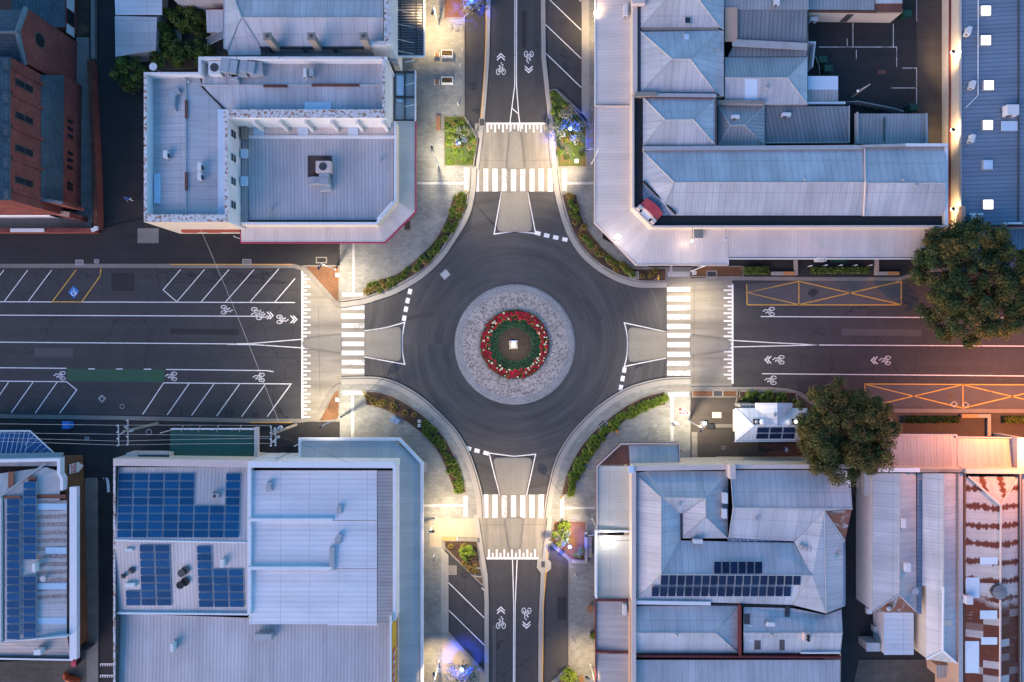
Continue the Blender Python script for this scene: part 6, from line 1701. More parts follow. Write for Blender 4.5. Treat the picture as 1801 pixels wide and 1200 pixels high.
# ---------------------------------------------------------------- lamps
WARM, WHITE, BLUE, SODIUM = (1.0, .70, .36), (1.0, .82, .56), (.008, .075, 1.0), (1.0, .30, .07)
LENS = {'flood': emit('lamp_lens_flood', (1, .96, .9), 9), 'warm': emit('lamp_lens_warm', (1, .8, .5), 6), 'white': emit('lamp_lens_white', (1, .95, .85), 8), 'blue': emit('lamp_lens_blue', (.05, .14, 1), 9), 'sodium': emit('lamp_lens_sodium', (1, .5, .15), 8), 'skylight': emit('lit_skylight', (1, .86, .74), .42)}
def light(parent, loc, power, col, kind='SPOT', size=150, blend=.7, target=None, radius=.1):
    d = bpy.data.lights.new('lamp_light', kind)
    d.energy = power; d.color = col; d.shadow_soft_size = radius
    if kind == 'SPOT': d.spot_size = R(size); d.spot_blend = blend
    o = bpy.data.objects.new('lamp_light', d); C.objects.link(o)
    o.parent = parent; o.location = Vector(loc) - ORG[parent.name]
    if target is not None: o.rotation_euler = (Vector(target) - Vector(loc)).to_track_quat('-Z', 'Y').to_euler()
    return o
def lamp_post(label, base, head, h, power, col, lens, target=None, size=150, group=None, slim=.055, blend=.7):
    b0 = W(*base, K); hd = W(*head, h)
    t = thing('street_lamp', label, 'street lamp', b0, group)
    top = Vector((b0.x, b0.y, h + .25))
    mb = MB(); mb.tube([b0, top], slim * 1.25, 10, r2=slim * .8); mb.cyl(tuple(b0), .13, .12, 10); link(mb, 'pole', M['pole_white'], t)
    mb = MB(); mb.tube([top - Vector((0, 0, .3)), (top + hd) / 2 + Vector((0, 0, .22)), hd + Vector((0, 0, .12))], .03, 6); link(mb, 'arm', M['pole_white'], t)
    d = (hd - top); d.z = 0; rz = math.atan2(d.y, d.x)
    mb = MB(); mb.box((hd.x, hd.y, h), (.62, .26, .12), rz); hdo = link(mb, 'lamp_head', M['steel_dark'], t)
    mb = MB(); mb.box((hd.x, hd.y, h - .03), (.44, .18, .03), rz); link(mb, 'lens', LENS[lens], hdo)
    tg = W(*target, 0) if target else Vector((hd.x, hd.y, 0))
    light(t, hd - Vector((0, 0, .1)), power, col, 'SPOT', size, blend, tg, .08)
    return t
LP = 1.0
CL = 'lamp posts lighting the four crossings'
for lab, base, head, tgt, pw, col in (
    ('white lamp post by the top crossing beside the five sided bed', (771, 291), (760, 262), (890, 275), 1050, WHITE),
    ('white lamp post by the top crossing under the pale awning edge', (1041, 288), (1030, 264), (925, 275), 1250, (1, .74, .44)),
    ('white lamp post by the bottom crossing beside the orange bench', (766, 911), (760, 935), (890, 920), 1150, (1, .74, .44)),
    ('white lamp post by the bottom crossing beside the L-shaped seat', (1042, 913), (1033, 942), (920, 925), 1250, (1, .74, .44)),
    ('white lamp post in the upper triangular bed by the left crossing', (590, 474), (562, 470), (590, 560), 1000, WHITE),
    ('white lamp post in the lower triangular bed by the left crossing', (597, 735), (566, 750), (590, 650), 1000, WHITE),
    ('white lamp post by the right crossing beside the green bin', (1211, 741), (1234, 756), (1225, 655), 1000, WHITE),
    ('white lamp post by the right crossing at the awning edge', (1216, 477), (1226, 470), (1222, 640), 1000, WHITE)):
    lamp_post(lab, base, head, 6.4, pw * LP, col, 'white', tgt, 120 if 'awning edge' in lab or 'L-shaped' in lab else 172, CL, blend=.8)
lamp_post('slim lamp post casting warm light beside the cycle hoops at the top', (771, 47), (761, 22), 5.2, 720, WARM, 'warm', (770, 35), 140)
lamp_post('slim lamp post casting warm light near the bottom edge of the left path', (772, 1163), (763, 1187), 5.2, 430, WARM, 'warm', (768, 1178), 96)
lamp_post('slim lamp post casting warm light at the bottom beside the right path', (1039, 1170), (1033, 1192), 4.8, 300, WARM, 'warm', (1018, 1175), 120)
lamp_post('tall sodium street lamp just beyond the right edge of the road', (1838, 727), (1930, 750), 12.0, 3300, SODIUM, 'sodium', (1730, 725), 172, slim=.08)
def wall_light(label, px, py, z, power, col, lens, arm_to=None, r=.15, name='floodlight', kind='POINT', target=None, size=120, off=(0, 0)):
    c = W(px, py, z)
    t = thing(name, label, 'floodlight', c)
    mb = MB(); mb.ball(tuple(c), r, 6, 0, .8); link(mb, 'lens', LENS[lens], t)
    mb = MB()
    if name == 'gooseneck_lamp': mb.cyl((c.x, c.y, c.z + r * .6), r * 1.1, .08, 12)
    if arm_to: mb.tube([c, Vector(arm_to)], .03, 6)
    else: mb.tube([c, c - Vector((0, 0, .5))], .04, 6)
    link(mb, 'bracket', M['steel_dark'], t)
    light(t, c + Vector((off[0], off[1], -r * .8 - .06 if kind == 'SPOT' else r + .12)), power, col, kind, size, .6, target, .12)
    return t
wall_light('dazzling white floodlight on the cut corner of the pale awning', 1087, 417, 6.8, 26, (1, .80, .66), 'flood', W(1080, 423, 3.4), .3, kind='SPOT', target=W(1100, 408, 0), size=176)
wall_light('dazzling white floodlight over the lower awning beside the bottom street', 1073, 952, 4.9, 15, (.95, 1, .82), 'flood', W(1109, 950, 4.4), .3, kind='SPOT', target=W(1075, 975, 3.4), size=160)
wall_light('small round lamp on an arm over the long awning', 1217, 424, 5.4, 9, (1, .76, .62), 'warm', W(1218, 400, 5.3), .13, kind='SPOT', target=W(1217, 432, 3.3), size=175)
wall_light('warm light tucked under the upper pale awning edge at the top', 1046, 24, 3.75, 190, WARM, 'warm', W(1052, 24, 3.4), .10, kind='SPOT', target=W(1044, 26, 0), size=170, off=(-.3, 0))
for i, y in enumerate((92, 229, 368)):
    c = W(1673, y, 3.9)
    wall_light(('topmost dark gooseneck lamp on the beige shed wall', 'middle dark gooseneck lamp on the beige shed wall', 'lowest dark gooseneck lamp on the beige shed wall')[i], 1675, y, 3.9, 110, WARM, 'warm', W(1690, y - 3, 3.8), .2, 'gooseneck_lamp', 'SPOT', W(1688, y + 2, 1.5), 150)
def uplight(label, px, py, z, power, r=.12, size=118):
    c = W(px, py, z)
    t = thing('garden_spotlight', label, 'spotlight', Vector((c.x, c.y, K)))
    mb = MB(); mb.cyl((c.x, c.y, K), .04, z - K, 8); mb.cyl((c.x, c.y, z - .12), r, .12, 12); link(mb, 'housing', M['steel_dark'], t)
    mb = MB(); mb.ball((c.x, c.y, z + .02), r * .9, 5); link(mb, 'lens', LENS['blue'], t)
    light(t, c + Vector((0, 0, .42)), power, BLUE, 'SPOT', size, .8, c - Vector((0, 0, 3)), .1)
uplight('blue white spotlight inside the bush of the pointed bed', 1003, 227, 2.6, 520, .22)
uplight('blue white spotlight inside the bush by the L-shaped seat', 1002, 962, 2.2, 320, .22)
uplight('small blue spotlight in the silver bush of the five sided bed', 808, 252, 1.9, 60, .12)
uplight('blue spotlight in the tree at the top edge', 824, -6, 2.4, 760, .2, 112)
uplight('blue white spotlight in the tree at the bottom edge', 812, 1178, 2.5, 760, .26, 106)
# centre lantern
c = W(903, 606.5, 0)
t = thing('centre_lantern', 'square stone plinth with a glowing round lantern in the middle of the roundabout', 'lantern', Vector((c.x, c.y, .5)))
mb = MB(); mb.box((c.x, c.y, .5), (1.05, 1.05, .35), .05); link(mb, 'plinth', M['concrete_old'], t)
mb = MB(); mb.box((c.x, c.y, .85), (.8, .8, .15), .05); link(mb, 'pedestal', M['timber_grey'], t)
mb = MB(); mb.cyl((c.x, c.y, 1.0), .07, 3.0, 10); link(mb, 'post', M['steel_dark'], t)
mb = MB(); mb.cyl((c.x, c.y, 3.95), .32, .12, 20); hd = link(mb, 'lantern_head', M['steel_dark'], t)
mb = MB()
for k in range(20):
    a, a2 = 2 * math.pi * k / 20, 2 * math.pi * (k + 1) / 20
    mb.face([Vector((c.x + r * math.cos(x), c.y + r * math.sin(x), 4.10)) for r, x in ((.10, a), (.23, a), (.23, a2), (.10, a2))])
link(mb, 'lens', emit('lantern_glow', (1, .95, .9), 2.2), hd)
mb = MB(); mb.cyl((c.x, c.y, 4.07), .08, .22, 10); link(mb, 'finial', M['black'], hd)
light(t, (c.x, c.y, 3.6), 170, (1, .84, .68), 'POINT', radius=.25)
mb = MB(); mb.box((c.x, c.y + .48, 1.0), (.62, .10, .25), .05); link(mb, 'name_plate', M['blue_plastic'], t)

# ---------------------------------------------------------------- signs, bollards, seats, covers
for lab, x, y, rz in (('pedestrian crossing sign post at the top end of the top left curved bed', 823, 345, .9), ('pedestrian crossing sign post at the right end of the top right curved bed', 1150, 492, 0),
                      ('pedestrian crossing sign post at the left end of the bottom left curved bed', 648, 688, .7), ('pedestrian crossing sign post at the lower end of the bottom right curved bed', 985, 866, -.7)):
    b0 = W(x, y, K); t = thing('crossing_sign', lab, 'road sign', b0, 'crossing sign posts')
    mb = MB(); mb.tube([b0, b0 + Vector((0, 0, 3.0))], .035, 8); link(mb, 'post', M['steel'], t)
    d = Vector((math.cos(rz), math.sin(rz), 0))
    mb = MB(); mb.tube([b0 + Vector((0, 0, 2.65)) - d * .03, b0 + Vector((0, 0, 2.65)) + d * .03], .32, 20)
    link(mb, 'sign_disc', M['yellow'], t)
for x, y, lab in ((809, 118, 'white bollard on the path opposite the upper planter box'), (806, 186, 'white bollard on the path below the lower planter box'), (1012, 1011, 'white bollard on the lower right path nearest the stone seat'),
                  (1011, 1128, 'white bollard on the lower right path nearest the bottom edge'), (764, 975, 'white bollard on the lower left path beside the pale strip'), (814, 93, 'thin white bollard at the kerb of the top left parking bay')):
    b0 = W(x, y, K); t = thing('bollard', lab, 'bollard', b0)
    mb = MB(); mb.cyl(tuple(b0), .06, .95, 10); link(mb, 'post', M['pole_white'], t)
    mb = MB(); mb.ball((b0.x, b0.y, K + .97), .075, 5); link(mb, 'cap', M['white_sign'], t)
def bench(label, px, py, l, w, rz, m='timber', back=True):
    b0 = W(px, py, K); t = thing('bench', label, 'bench', b0)
    co, si = math.cos(rz), math.sin(rz)
    X = lambda x, y: (b0.x + x * co - y * si, b0.y + x * si + y * co)
    mb = MB()
    for k in range(4): mb.box((*X(0, (k - 1.5) * w / 4), K + .42), (l, w / 4 - .02, .05), rz)
    link(mb, 'seat', M[m], t)
    for s in (-1, 1):
        mb = MB(); mb.box((*X(s * l * .42, 0), K), (.08, w * .8, .42), rz); link(mb, 'leg', M['steel'], t)
    if back:
        mb = MB(); mb.box((*X(0, w * .5), K + .5), (l, .05, .35), rz); link(mb, 'backrest', M[m], t)
bench('timber slatted bench along the left side of the five sided bed', 772, 219, 1.9, .45, R(90))
bench('timber bench at the bottom edge beside the green shrub bed', 1022, 1196, 1.5, .55, R(90))
for y, lab in ((99, 'upper'), (146, 'lower')):
    b0 = W(769, y, K); t = thing('timber_stool', f'small timber topped stool beside the {lab} white planter box', 'stool', b0)
    mb = MB(); mb.box((b0.x, b0.y, K + .42), (.52, .5, .06)); link(mb, 'seat', M['timber'], t)
    for s in (-1, 1):
        mb = MB(); mb.box((b0.x + s * .3, b0.y, K), (.06, .5, .5)); link(mb, 'side_frame', M['cap_white'], t)
    b0 = W(787, y - 2, K); t = thing('planter_box', f'white rimmed metal planter box on the {"upper" if lab == "upper" else "lower"} part of the top left path', 'planter', b0)
    mb = MB()
    for s in (-1, 1): mb.box((b0.x + s * .68, b0.y, K), (.07, .72, .62)); mb.box((b0.x, b0.y + s * .36, K), (1.43, .07, .621))
    link(mb, 'box', M['cap_white'], t)
    mb = MB(); mb.box((b0.x, b0.y, K), (1.3, .65, .5)); link(mb, 'soil', M['soil'], t)
    mb = MB(); q = random.Random(y)
    for i in range(160):
        p = Vector((b0.x + q.uniform(-.55, .55), b0.y + q.uniform(-.25, .25), K + .5 + q.uniform(0, .12))); d = Vector((q.gauss(0, 1), q.gauss(0, 1), .3)).normalized() * .1; e_ = d.cross(Vector((0, 0, 1))).normalized() * .05
        mb.face([p - d, p + e_, p + d, p - e_])
    link(mb, 'plants', M['leaf_rust'], t)
for i, x in enumerate((789, 798, 806)):
    b0 = W(x, 50, K); t = thing('cycle_hoop', ('leftmost', 'middle', 'rightmost')[i] + ' steel cycle parking hoop beside the warm lamp post', 'cycle rack', b0, 'cycle hoops')
    mb = MB(); mb.tube([b0 + Vector((0, -.38, 0)), b0 + Vector((.1, -.38, .6)), b0 + Vector((.15, -.2, .82)), b0 + Vector((.15, .2, .82)), b0 + Vector((.1, .38, .6)), b0 + Vector((0, .38, 0))], .03, 8); link(mb, 'hoop', M['steel'], t)
    mb = MB(); mb.cyl((b0.x, b0.y - .38, K), .08, .02); mb.cyl((b0.x, b0.y + .38, K), .08, .021); link(mb, 'base_plate', M['steel'], t)
b0 = W(695, 739, K); t = thing('low_bench', 'blue grey two panel seat beside the bottom left curved bed', 'bench', b0)
mb = MB(); mb.box((b0.x - .22, b0.y + .14, K + .35), (.55, .75, .1), R(-28)); mb.box((b0.x + .3, b0.y - .14, K + .352), (.55, .75, .1), R(-28)); link(mb, 'seat', M['bench_blue'], t)
mb = MB(); mb.box((b0.x, b0.y, K), (.7, .4, .35), R(-28)); link(mb, 'base', M['steel_dark'], t)
def lseat(label, pts, tim, w=.42):
    b0 = W(*pts[0], K); t = thing('stone_seat', label, 'seat wall', b0)
    mb = MB(); mb.strip([W(*p, .5) for p in pts], w, K - .02, .5); link(mb, 'wall', M['concrete'], t)
    if tim:
        mb = MB(); mb.strip([W(*p, .56) for p in tim], w + .03, .504, .56); link(mb, 'timber_top', M['timber'] if 0 else TIM, t)
TIM = plain('pale_orange_timber', (.42, .20, .08), .7, .2, 6)
lseat('L-shaped concrete seat with timber top by the short hedge under the awning', [(1400.5, 457), (1400.5, 481), (1358, 481)], [(1398, 481), (1378, 481)])
lseat('L-shaped concrete seat with timber top near the big upper tree', [(1543, 456), (1543, 481), (1582, 481)], [(1561, 481), (1582, 481)])
lseat('L-shaped concrete seat glowing orange below the yellow crossed box', [(1740, 767), (1740, 732), (1692, 732)], [(1720, 732), (1692, 732)])
lseat('short concrete seat end peeping out beside the olive tree', [(1567, 745), (1567, 731), (1552, 731)], None)
lseat('L-shaped pale stone seat round the square bark bed', [(1031, 936), (1031, 989), (1006, 989)], None, .36)
b0 = W(798, 948, K); t = thing('orange_bench', 'long orange timber topped wall bench above the triangular bed', 'bench', b0)
mb = MB(); mb.strip([W(777, 948, .45), W(840, 950, .45)], .42, K, .45); link(mb, 'wall', M['concrete_old'], t)
for x0, x1 in ((777, 790), (791, 803)):
    mb = MB(); mb.strip([W(x0, 948, .52), W(x1, 948.3, .52)], .46, .453, .52); link(mb, 'seat_panel', TIM, t)
mb = MB(); mb.box((W(804.5, 948, .6).x, W(804.5, 948, .6).y, .453), (.1, .5, .16)); link(mb, 'armrest', M['cap_white'], t)
b0 = W(1036, 962, K); t = thing('timber_bench', 'slatted timber bench backing on to the L-shaped stone seat', 'bench', b0)
for k in range(2):
    mb = MB(); c0 = W(1038, 953 + 19 * k, .5); mb.box((c0.x, c0.y, .44), (.42, 1.25, .06)); link(mb, 'seat', M['timber_grey'], t)
mb = MB(); mb.box((b0.x + .1, b0.y, K), (.08, 2.4, .3)); link(mb, 'frame', M['steel_dark'], t)
b0 = W(1037, 1067, K); t = thing('shop_table', 'small brown timber table by the lower shop awning', 'table', b0)
mb = MB(); mb.box((b0.x, b0.y, K + .7), (.7, .9, .05)); link(mb, 'top', M['timber'], t)
mb = MB(); mb.box((b0.x, b0.y, K), (.1, .6, .7)); link(mb, 'leg', M['steel_dark'], t)
b0 = W(1042, 1115, K); t = thing('plant_pot', 'square pot with a green plant against the lower shop awning', 'plant pot', b0)
mb = MB(); mb.box((b0.x, b0.y, K), (.6, .6, .5)); link(mb, 'pot', M['steel_dark'], t)
mb = MB(); q = random.Random(77)
for i in range(120):
    p = Vector((b0.x + q.gauss(0, .16), b0.y + q.gauss(0, .16), K + .5 + q.uniform(0, .3))); d = Vector((q.gauss(0, 1), q.gauss(0, 1), .3)).normalized() * .14; e_ = d.cross(Vector((0, 0, 1))).normalized() * .06
    mb.face([p - d, p + e_, p + d, p - e_])
link(mb, 'foliage', M['leaf_bright'], t)
def pit(label, px, py, sx, sy, rz=0, lid='steel_dark', rim='concrete', z=None, fr=.14, name='pit_cover'):
    b0 = W(px, py, 0); z = (K + .012) if z is None else z
    t = thing(name, label, 'pit cover', Vector((b0.x, b0.y, z)))
    mb = MB(); mb.box((b0.x, b0.y, z), (sx, sy, .012), rz); link(mb, 'frame', M[rim], t)
    mb = MB(); mb.box((b0.x, b0.y, z + .0125), (sx - 2 * fr, sy - 2 * fr, .006), rz); link(mb, 'lid', M[lid], t)
pit('diamond set square pit cover in the circulating road', 783, 483, 1.05, .95, R(40), 'cap_grey', 'concrete', .008, .1)
pit('dark drain pit in the kerb bed at the lower right corner', 1262, 692, 1.35, 1.0, 0)
pit('dark drain pit at the kerb beside the top right narrow bed', 1251, 483, 1.35, .95, 0)
pit('pale concrete pit cover in the top right curved bed', 1115, 485, 1.2, .95, R(3), 'concrete_old', 'concrete', K + .03, .08)
pit('dark drain pit in the bottom right curved bed', 1059, 746, 1.25, .9, R(42), 'steel_dark', 'concrete', K + .03)
pit('blue grey drain pit in the triangular bed by the orange bench', 842, 1006, 1.0, 1.2, R(-8), 'steel_dark', 'concrete', K + .03)
pit('dark square pit with white post on the dark path near the left crossing', 566, 458, 1.4, .8, 0, 'black', 'concrete_old')
pit('brown steel cover in the pavers near the magenta awning corner', 717, 397, .8, 1.2, 0, 'asphalt_brown', 'timber_grey', None, .05)
pit('green grey steel cover in the pavers beside the wrap-round awning', 747, 821, .45, 1.2, 0, 'grey_wall', 'cap_grey', None, .05)
pit('square pit cover marked with worn letters on the parking strip', 796, 1003, 1.0, 1.15, 0, 'concrete_old', 'concrete_warm', .012, .06)
pit('tilted rust brown drain cover in the dark car park', 1551, 127, 1.2, .7, 0, 'rust', 'asphalt_dark', .004, .1)
pit('small drain at the octagonal kerb bay', 955, 992, .55, .85, 0, 'steel_dark', 'concrete', K + .02, .05)
pit('dark drain grate at the kerb beside the yellow line near the top crossing', 848, 216, .75, .95, 0, 'steel_dark', 'concrete', K + .03, .06)
pit('dark drain grate at the kerb beside the pointed bed', 964, 215, .4, .9, 0, 'steel_dark', 'concrete', K + .03, .06)
pit('grey pit cover on the dark path left of the lane mouth', 141, 462, 1.0, .7, 0, 'concrete_old', 'cap_grey', None, .1)
pit('small grey pit cover on the dark path beside its larger neighbour', 171, 460, .6, .5, 0, 'concrete_old', 'cap_grey', None, .08)
pit('grey pit cover by the kerb under the diagonal wire', 435, 461, 1.1, .7, 0, 'concrete_old', 'cap_grey', None, .08)
pit('small square telecom cover in the pavers beside the framed canopy', 741, 197, .8, .8, 0, 'pavers', 'concrete_old', None, .1)
pit('little grey cover on the path below the glass canopy', 154, 771, .55, .4, 0, 'concrete_old', 'cap_grey', None, .05)
def disc_cover(label, px, py, r, z=None, m='concrete_old'):
    b0 = W(px, py, 0); z = (K + .012) if z is None else z
    t = thing('manhole_cover', label, 'manhole', Vector((b0.x, b0.y, z)))
    mb = MB(); mb.cyl((b0.x, b0.y, z), r, .012, 20); link(mb, 'frame', M['cap_grey'], t)
    mb = MB(); mb.cyl((b0.x, b0.y, z + .0125), r * .8, .006, 20); link(mb, 'lid', M[m], t)
disc_cover('round manhole cover beside the left utility pole', 263, 760, .38, None, 'asphalt_dark'); disc_cover('round manhole cover in the lower left parking road', 215, 715, .3, .012, 'asphalt')
disc_cover('small pale round cover in the pavers near the bottom right curved bed', 1152, 749, .2, None, 'concrete'); disc_cover('round cover on the brown path below the kiosk', 1272, 787, .22, None, 'asphalt_brown')
# bins and boxes
def bin_(label, px, py, m, lid, s=(.6, .7, 1.0), rz=0.0):
    b0 = W(px, py, 0); t = thing('wheelie_bin', label, 'bin', b0)
    mb = MB()
    q0 = [(b0.x + x * s[0] * .42, b0.y + y * s[1] * .42) for x, y in ((-1, -1), (1, -1), (1, 1), (-1, 1))]
    q1 = [(b0.x + x * s[0] * .5, b0.y + y * s[1] * .5) for x, y in ((-1, -1), (1, -1), (1, 1), (-1, 1))]
    for i in range(4): mb.face([Vector((*q0[i], .08)), Vector((*q0[(i + 1) % 4], .08)), Vector((*q1[(i + 1) % 4], s[2])), Vector((*q1[i], s[2]))])
    link(mb, 'body', M[m], t)
    mb = MB(); mb.box((b0.x, b0.y, s[2]), (s[0] * 1.06, s[1] * 1.06, .06)); mb.box((b0.x, b0.y - s[1] * .1, s[2] + .06), (s[0] * .9, s[1] * .7, .05)); link(mb, 'lid', M[lid], t)
    for k in (-1, 1):
        mb = MB(); mb.tube([(b0.x + k * s[0] * .45, b0.y + s[1] * .4, .1), (b0.x + k * s[0] * .52, b0.y + s[1] * .4, .1)], .1, 10); link(mb, 'wheel', M['black'], t)
M['lid_red'] = plain('red_plastic_lid', (.55, .03, .08), .45, .06)
bin_('red lidded wheelie bin at the corner of the brown store, upper one', 145, 1146, 'black', 'lid_red'); bin_('red lidded wheelie bin at the corner of the brown store, lower one', 139, 1160, 'black', 'lid_red')
bin_('blue recycling bin on the dark path beside the overhead wires', 126, 746, 'blue_plastic', 'blue_plastic', (.8, .9, 1.1))
for lab, x, y in (('green skip bin by the stair screen in the car park', 1440, 111), ('green skip bin beside the glazed lean-to', 1450, 127), ('green skip bin at the foot of the cream outbuilding', 1587, 31), ('green skip bin behind the deck roof shed', 1598, 194)):
    bin_(lab, x, y, 'bin_green', 'bin_green', (1.0, .8, 1.1))
b0 = W(1240, 748, K); t = thing('litter_bin', 'round litter bin with dark top and white ring beside the right lamp post', 'litter bin', b0)
mb = MB(); mb.cyl((b0.x + .4, b0.y - .1, K), .36, .95, 16); link(mb, 'body', M['steel_dark'], t)
mb = MB(); mb.cyl((b0.x + .4, b0.y - .1, K + .95), .38, .05, 16); link(mb, 'lid', M['black'], t)
b0 = W(1235, 743, K); t = thing('service_cabinet', 'green grey service cabinet beside the litter bin', 'cabinet', b0)
mb = MB(); mb.box((b0.x, b0.y, K), (.55, .4, 1.0)); link(mb, 'body', M['grey_wall'], t)
mb = MB(); mb.box((b0.x, b0.y, K + 1.0), (.62, .47, .05)); link(mb, 'lid', M['bench_blue'], t)
b0 = W(1188, 746, K); t = thing('sandwich_board', 'white folded sandwich board standing on the grey pavers', 'sign board', b0)
for s in (-1, 1):
    mb = MB(); mb.face([b0 + Vector((-.3, s * .28, 0)), b0 + Vector((.3, s * .28, 0)), b0 + Vector((.3, s * .03, .9)), b0 + Vector((-.3, s * .03, .9))]); mb.face([b0 + Vector((-.3, s * .31, 0)), b0 + Vector((.3, s * .31, 0)), b0 + Vector((.3, s * .06, .9)), b0 + Vector((-.3, s * .06, .9))]); link(mb, 'panel', M['white_sign'], t)
b0 = W(1202, 725, K + .01)
t = thing('floor_decal', 'pink and maroon decal of dark blots on the grey paving by the right crossing', 'decal', b0)
mb = MB()
for x, y, r in ((.2, 0, .42), (-.28, -.1, .34), (.5, -.2, .26), (.1, .22, .28)): mb.cyl((b0.x + x, b0.y + y, K + .008 + r * .004), r, .003, 14)
link(mb, 'backing', M['cap_pink'], t)
mb = MB()
for x, y, r in ((-.4, .34, .2), (-.42, -.12, .15), (-.1, -.15, .13), (.16, -.1, .12), (.5, -.12, .15), (.05, .18, .12), (.32, .2, .12)): mb.cyl((b0.x + x, b0.y + y, K + .014 + r * .004), r, .003, 9)
link(mb, 'blot', M['maroon'], t)
for lab, x, y in (('white box light in the upper triangular bed', 594, 484), ('white box light in the lower triangular bed', 594, 703), ('white box light in the pointed bed nearest the grass edge', 1014, 284), ('white box light under the awning by the narrow bed', 1221, 480), ('upper white ringed box in the bottom left curved bed', 737.5, 741), ('lower white ringed box in the bottom left curved bed', 737.5, 748.5), ('white box on the warm paving by the bottom left street', 871 - 100, 1178)):
    b0 = W(x, y, K); t = thing('bed_marker', lab, 'ground light', b0)
    s_ = .34 if 'ringed' in lab else .46
    mb = MB(); mb.box((b0.x, b0.y, K), (s_, s_, .22)); link(mb, 'casing', M['white_sign'], t)
    mb = MB(); mb.box((b0.x, b0.y, K + .22), (s_ * .5, s_ * .5, .01)); link(mb, 'lens', M['cap_grey'] if 'ringed' not in lab else M['mulch'], t)
b0 = W(738, 759, K); t = thing('orange_cone', 'small orange marker on the pavers beside the bottom right curved bed', 'marker', W(1085, 759, K))
b0 = W(1085, 759, K); mb = MB(); mb.box(tuple(b0), (.3, .3, .04)); link(mb, 'base', TIM, t)
mb = MB(); mb.cyl((b0.x, b0.y, K + .04), .12, .4, 10, r2=.03); link(mb, 'cone', plain('orange_plastic', (.75, .25, .01), .5, .05), t)
b0 = W(128, 1192, 0); t = thing('orange_tarpaulin', 'crumpled orange red tarpaulin over a heap at the bottom left', 'tarpaulin', b0)
mb = MB(); q = random.Random(9); g = [[Vector((b0.x + (i - 3) * .34 + (j - 2) * .08, b0.y - (i - 3) * .16 + (j - 2) * .22, .15 + .75 * max(0, 1 - ((i - 3) / 3.4) ** 2 - ((j - 2) / 2.4) ** 2) + q.uniform(0, .14))) for j in range(5)] for i in range(7)]
for i in range(6):
    for j in range(4): mb.face([g[i][j], g[i + 1][j], g[i + 1][j + 1], g[i][j + 1]])
link(mb, 'sheet', plain('orange_tarp', (.42, .06, .01), .5, .2), t)
mb = MB(); mb.box((b0.x, b0.y, 0), (1.2, .6, .4), R(-25)); link(mb, 'heap', M['black'], t)

# ---------------------------------------------------------------- roof plant
def ac_unit(label, px, py, z, w=.95, d=.42, h=.75, rz=0.0, top=False, m='unit', group=None):
    c = W(px, py, z + h); b0 = Vector((c.x, c.y, z))
    t = thing('air_conditioner', label, 'air conditioner', b0, group)
    co, si = math.cos(rz), math.sin(rz)
    mb = MB(); mb.box((b0.x, b0.y, z + .08), (w, d, h - .08), rz); link(mb, 'casing', M[m], t)
    mb = MB()
    if top: mb.cyl((b0.x, b0.y, z + h), min(w, d) * .36, .04, 16)
    else:
        n = Vector((si, -co, 0)); a = Vector((b0.x - w * .12 * co, b0.y - w * .12 * si, z + h * .52)) + n * d * .5
        mb.tube([a, a + n * .03], min(w, h) * .36, 16)
    link(mb, 'fan_grille', M['steel_dark'], t)
    for s in (-1, 1):
        mb = MB(); mb.box((b0.x + s * w * .35 * co, b0.y + s * w * .35 * si, z), (.1, d * 1.3, .08), rz); link(mb, 'foot', M['steel'], t)
    mb = MB(); mb.tube([b0 + Vector((-w * .5 * co, -w * .5 * si, .2)), b0 + Vector((-w * .75 * co + .1, -w * .75 * si, .05)), b0 + Vector((-w * .75 * co + .3, -w * .75 * si + .5, .02))], .03, 6); link(mb, 'pipe', M['steel_dark'], t)
    return t
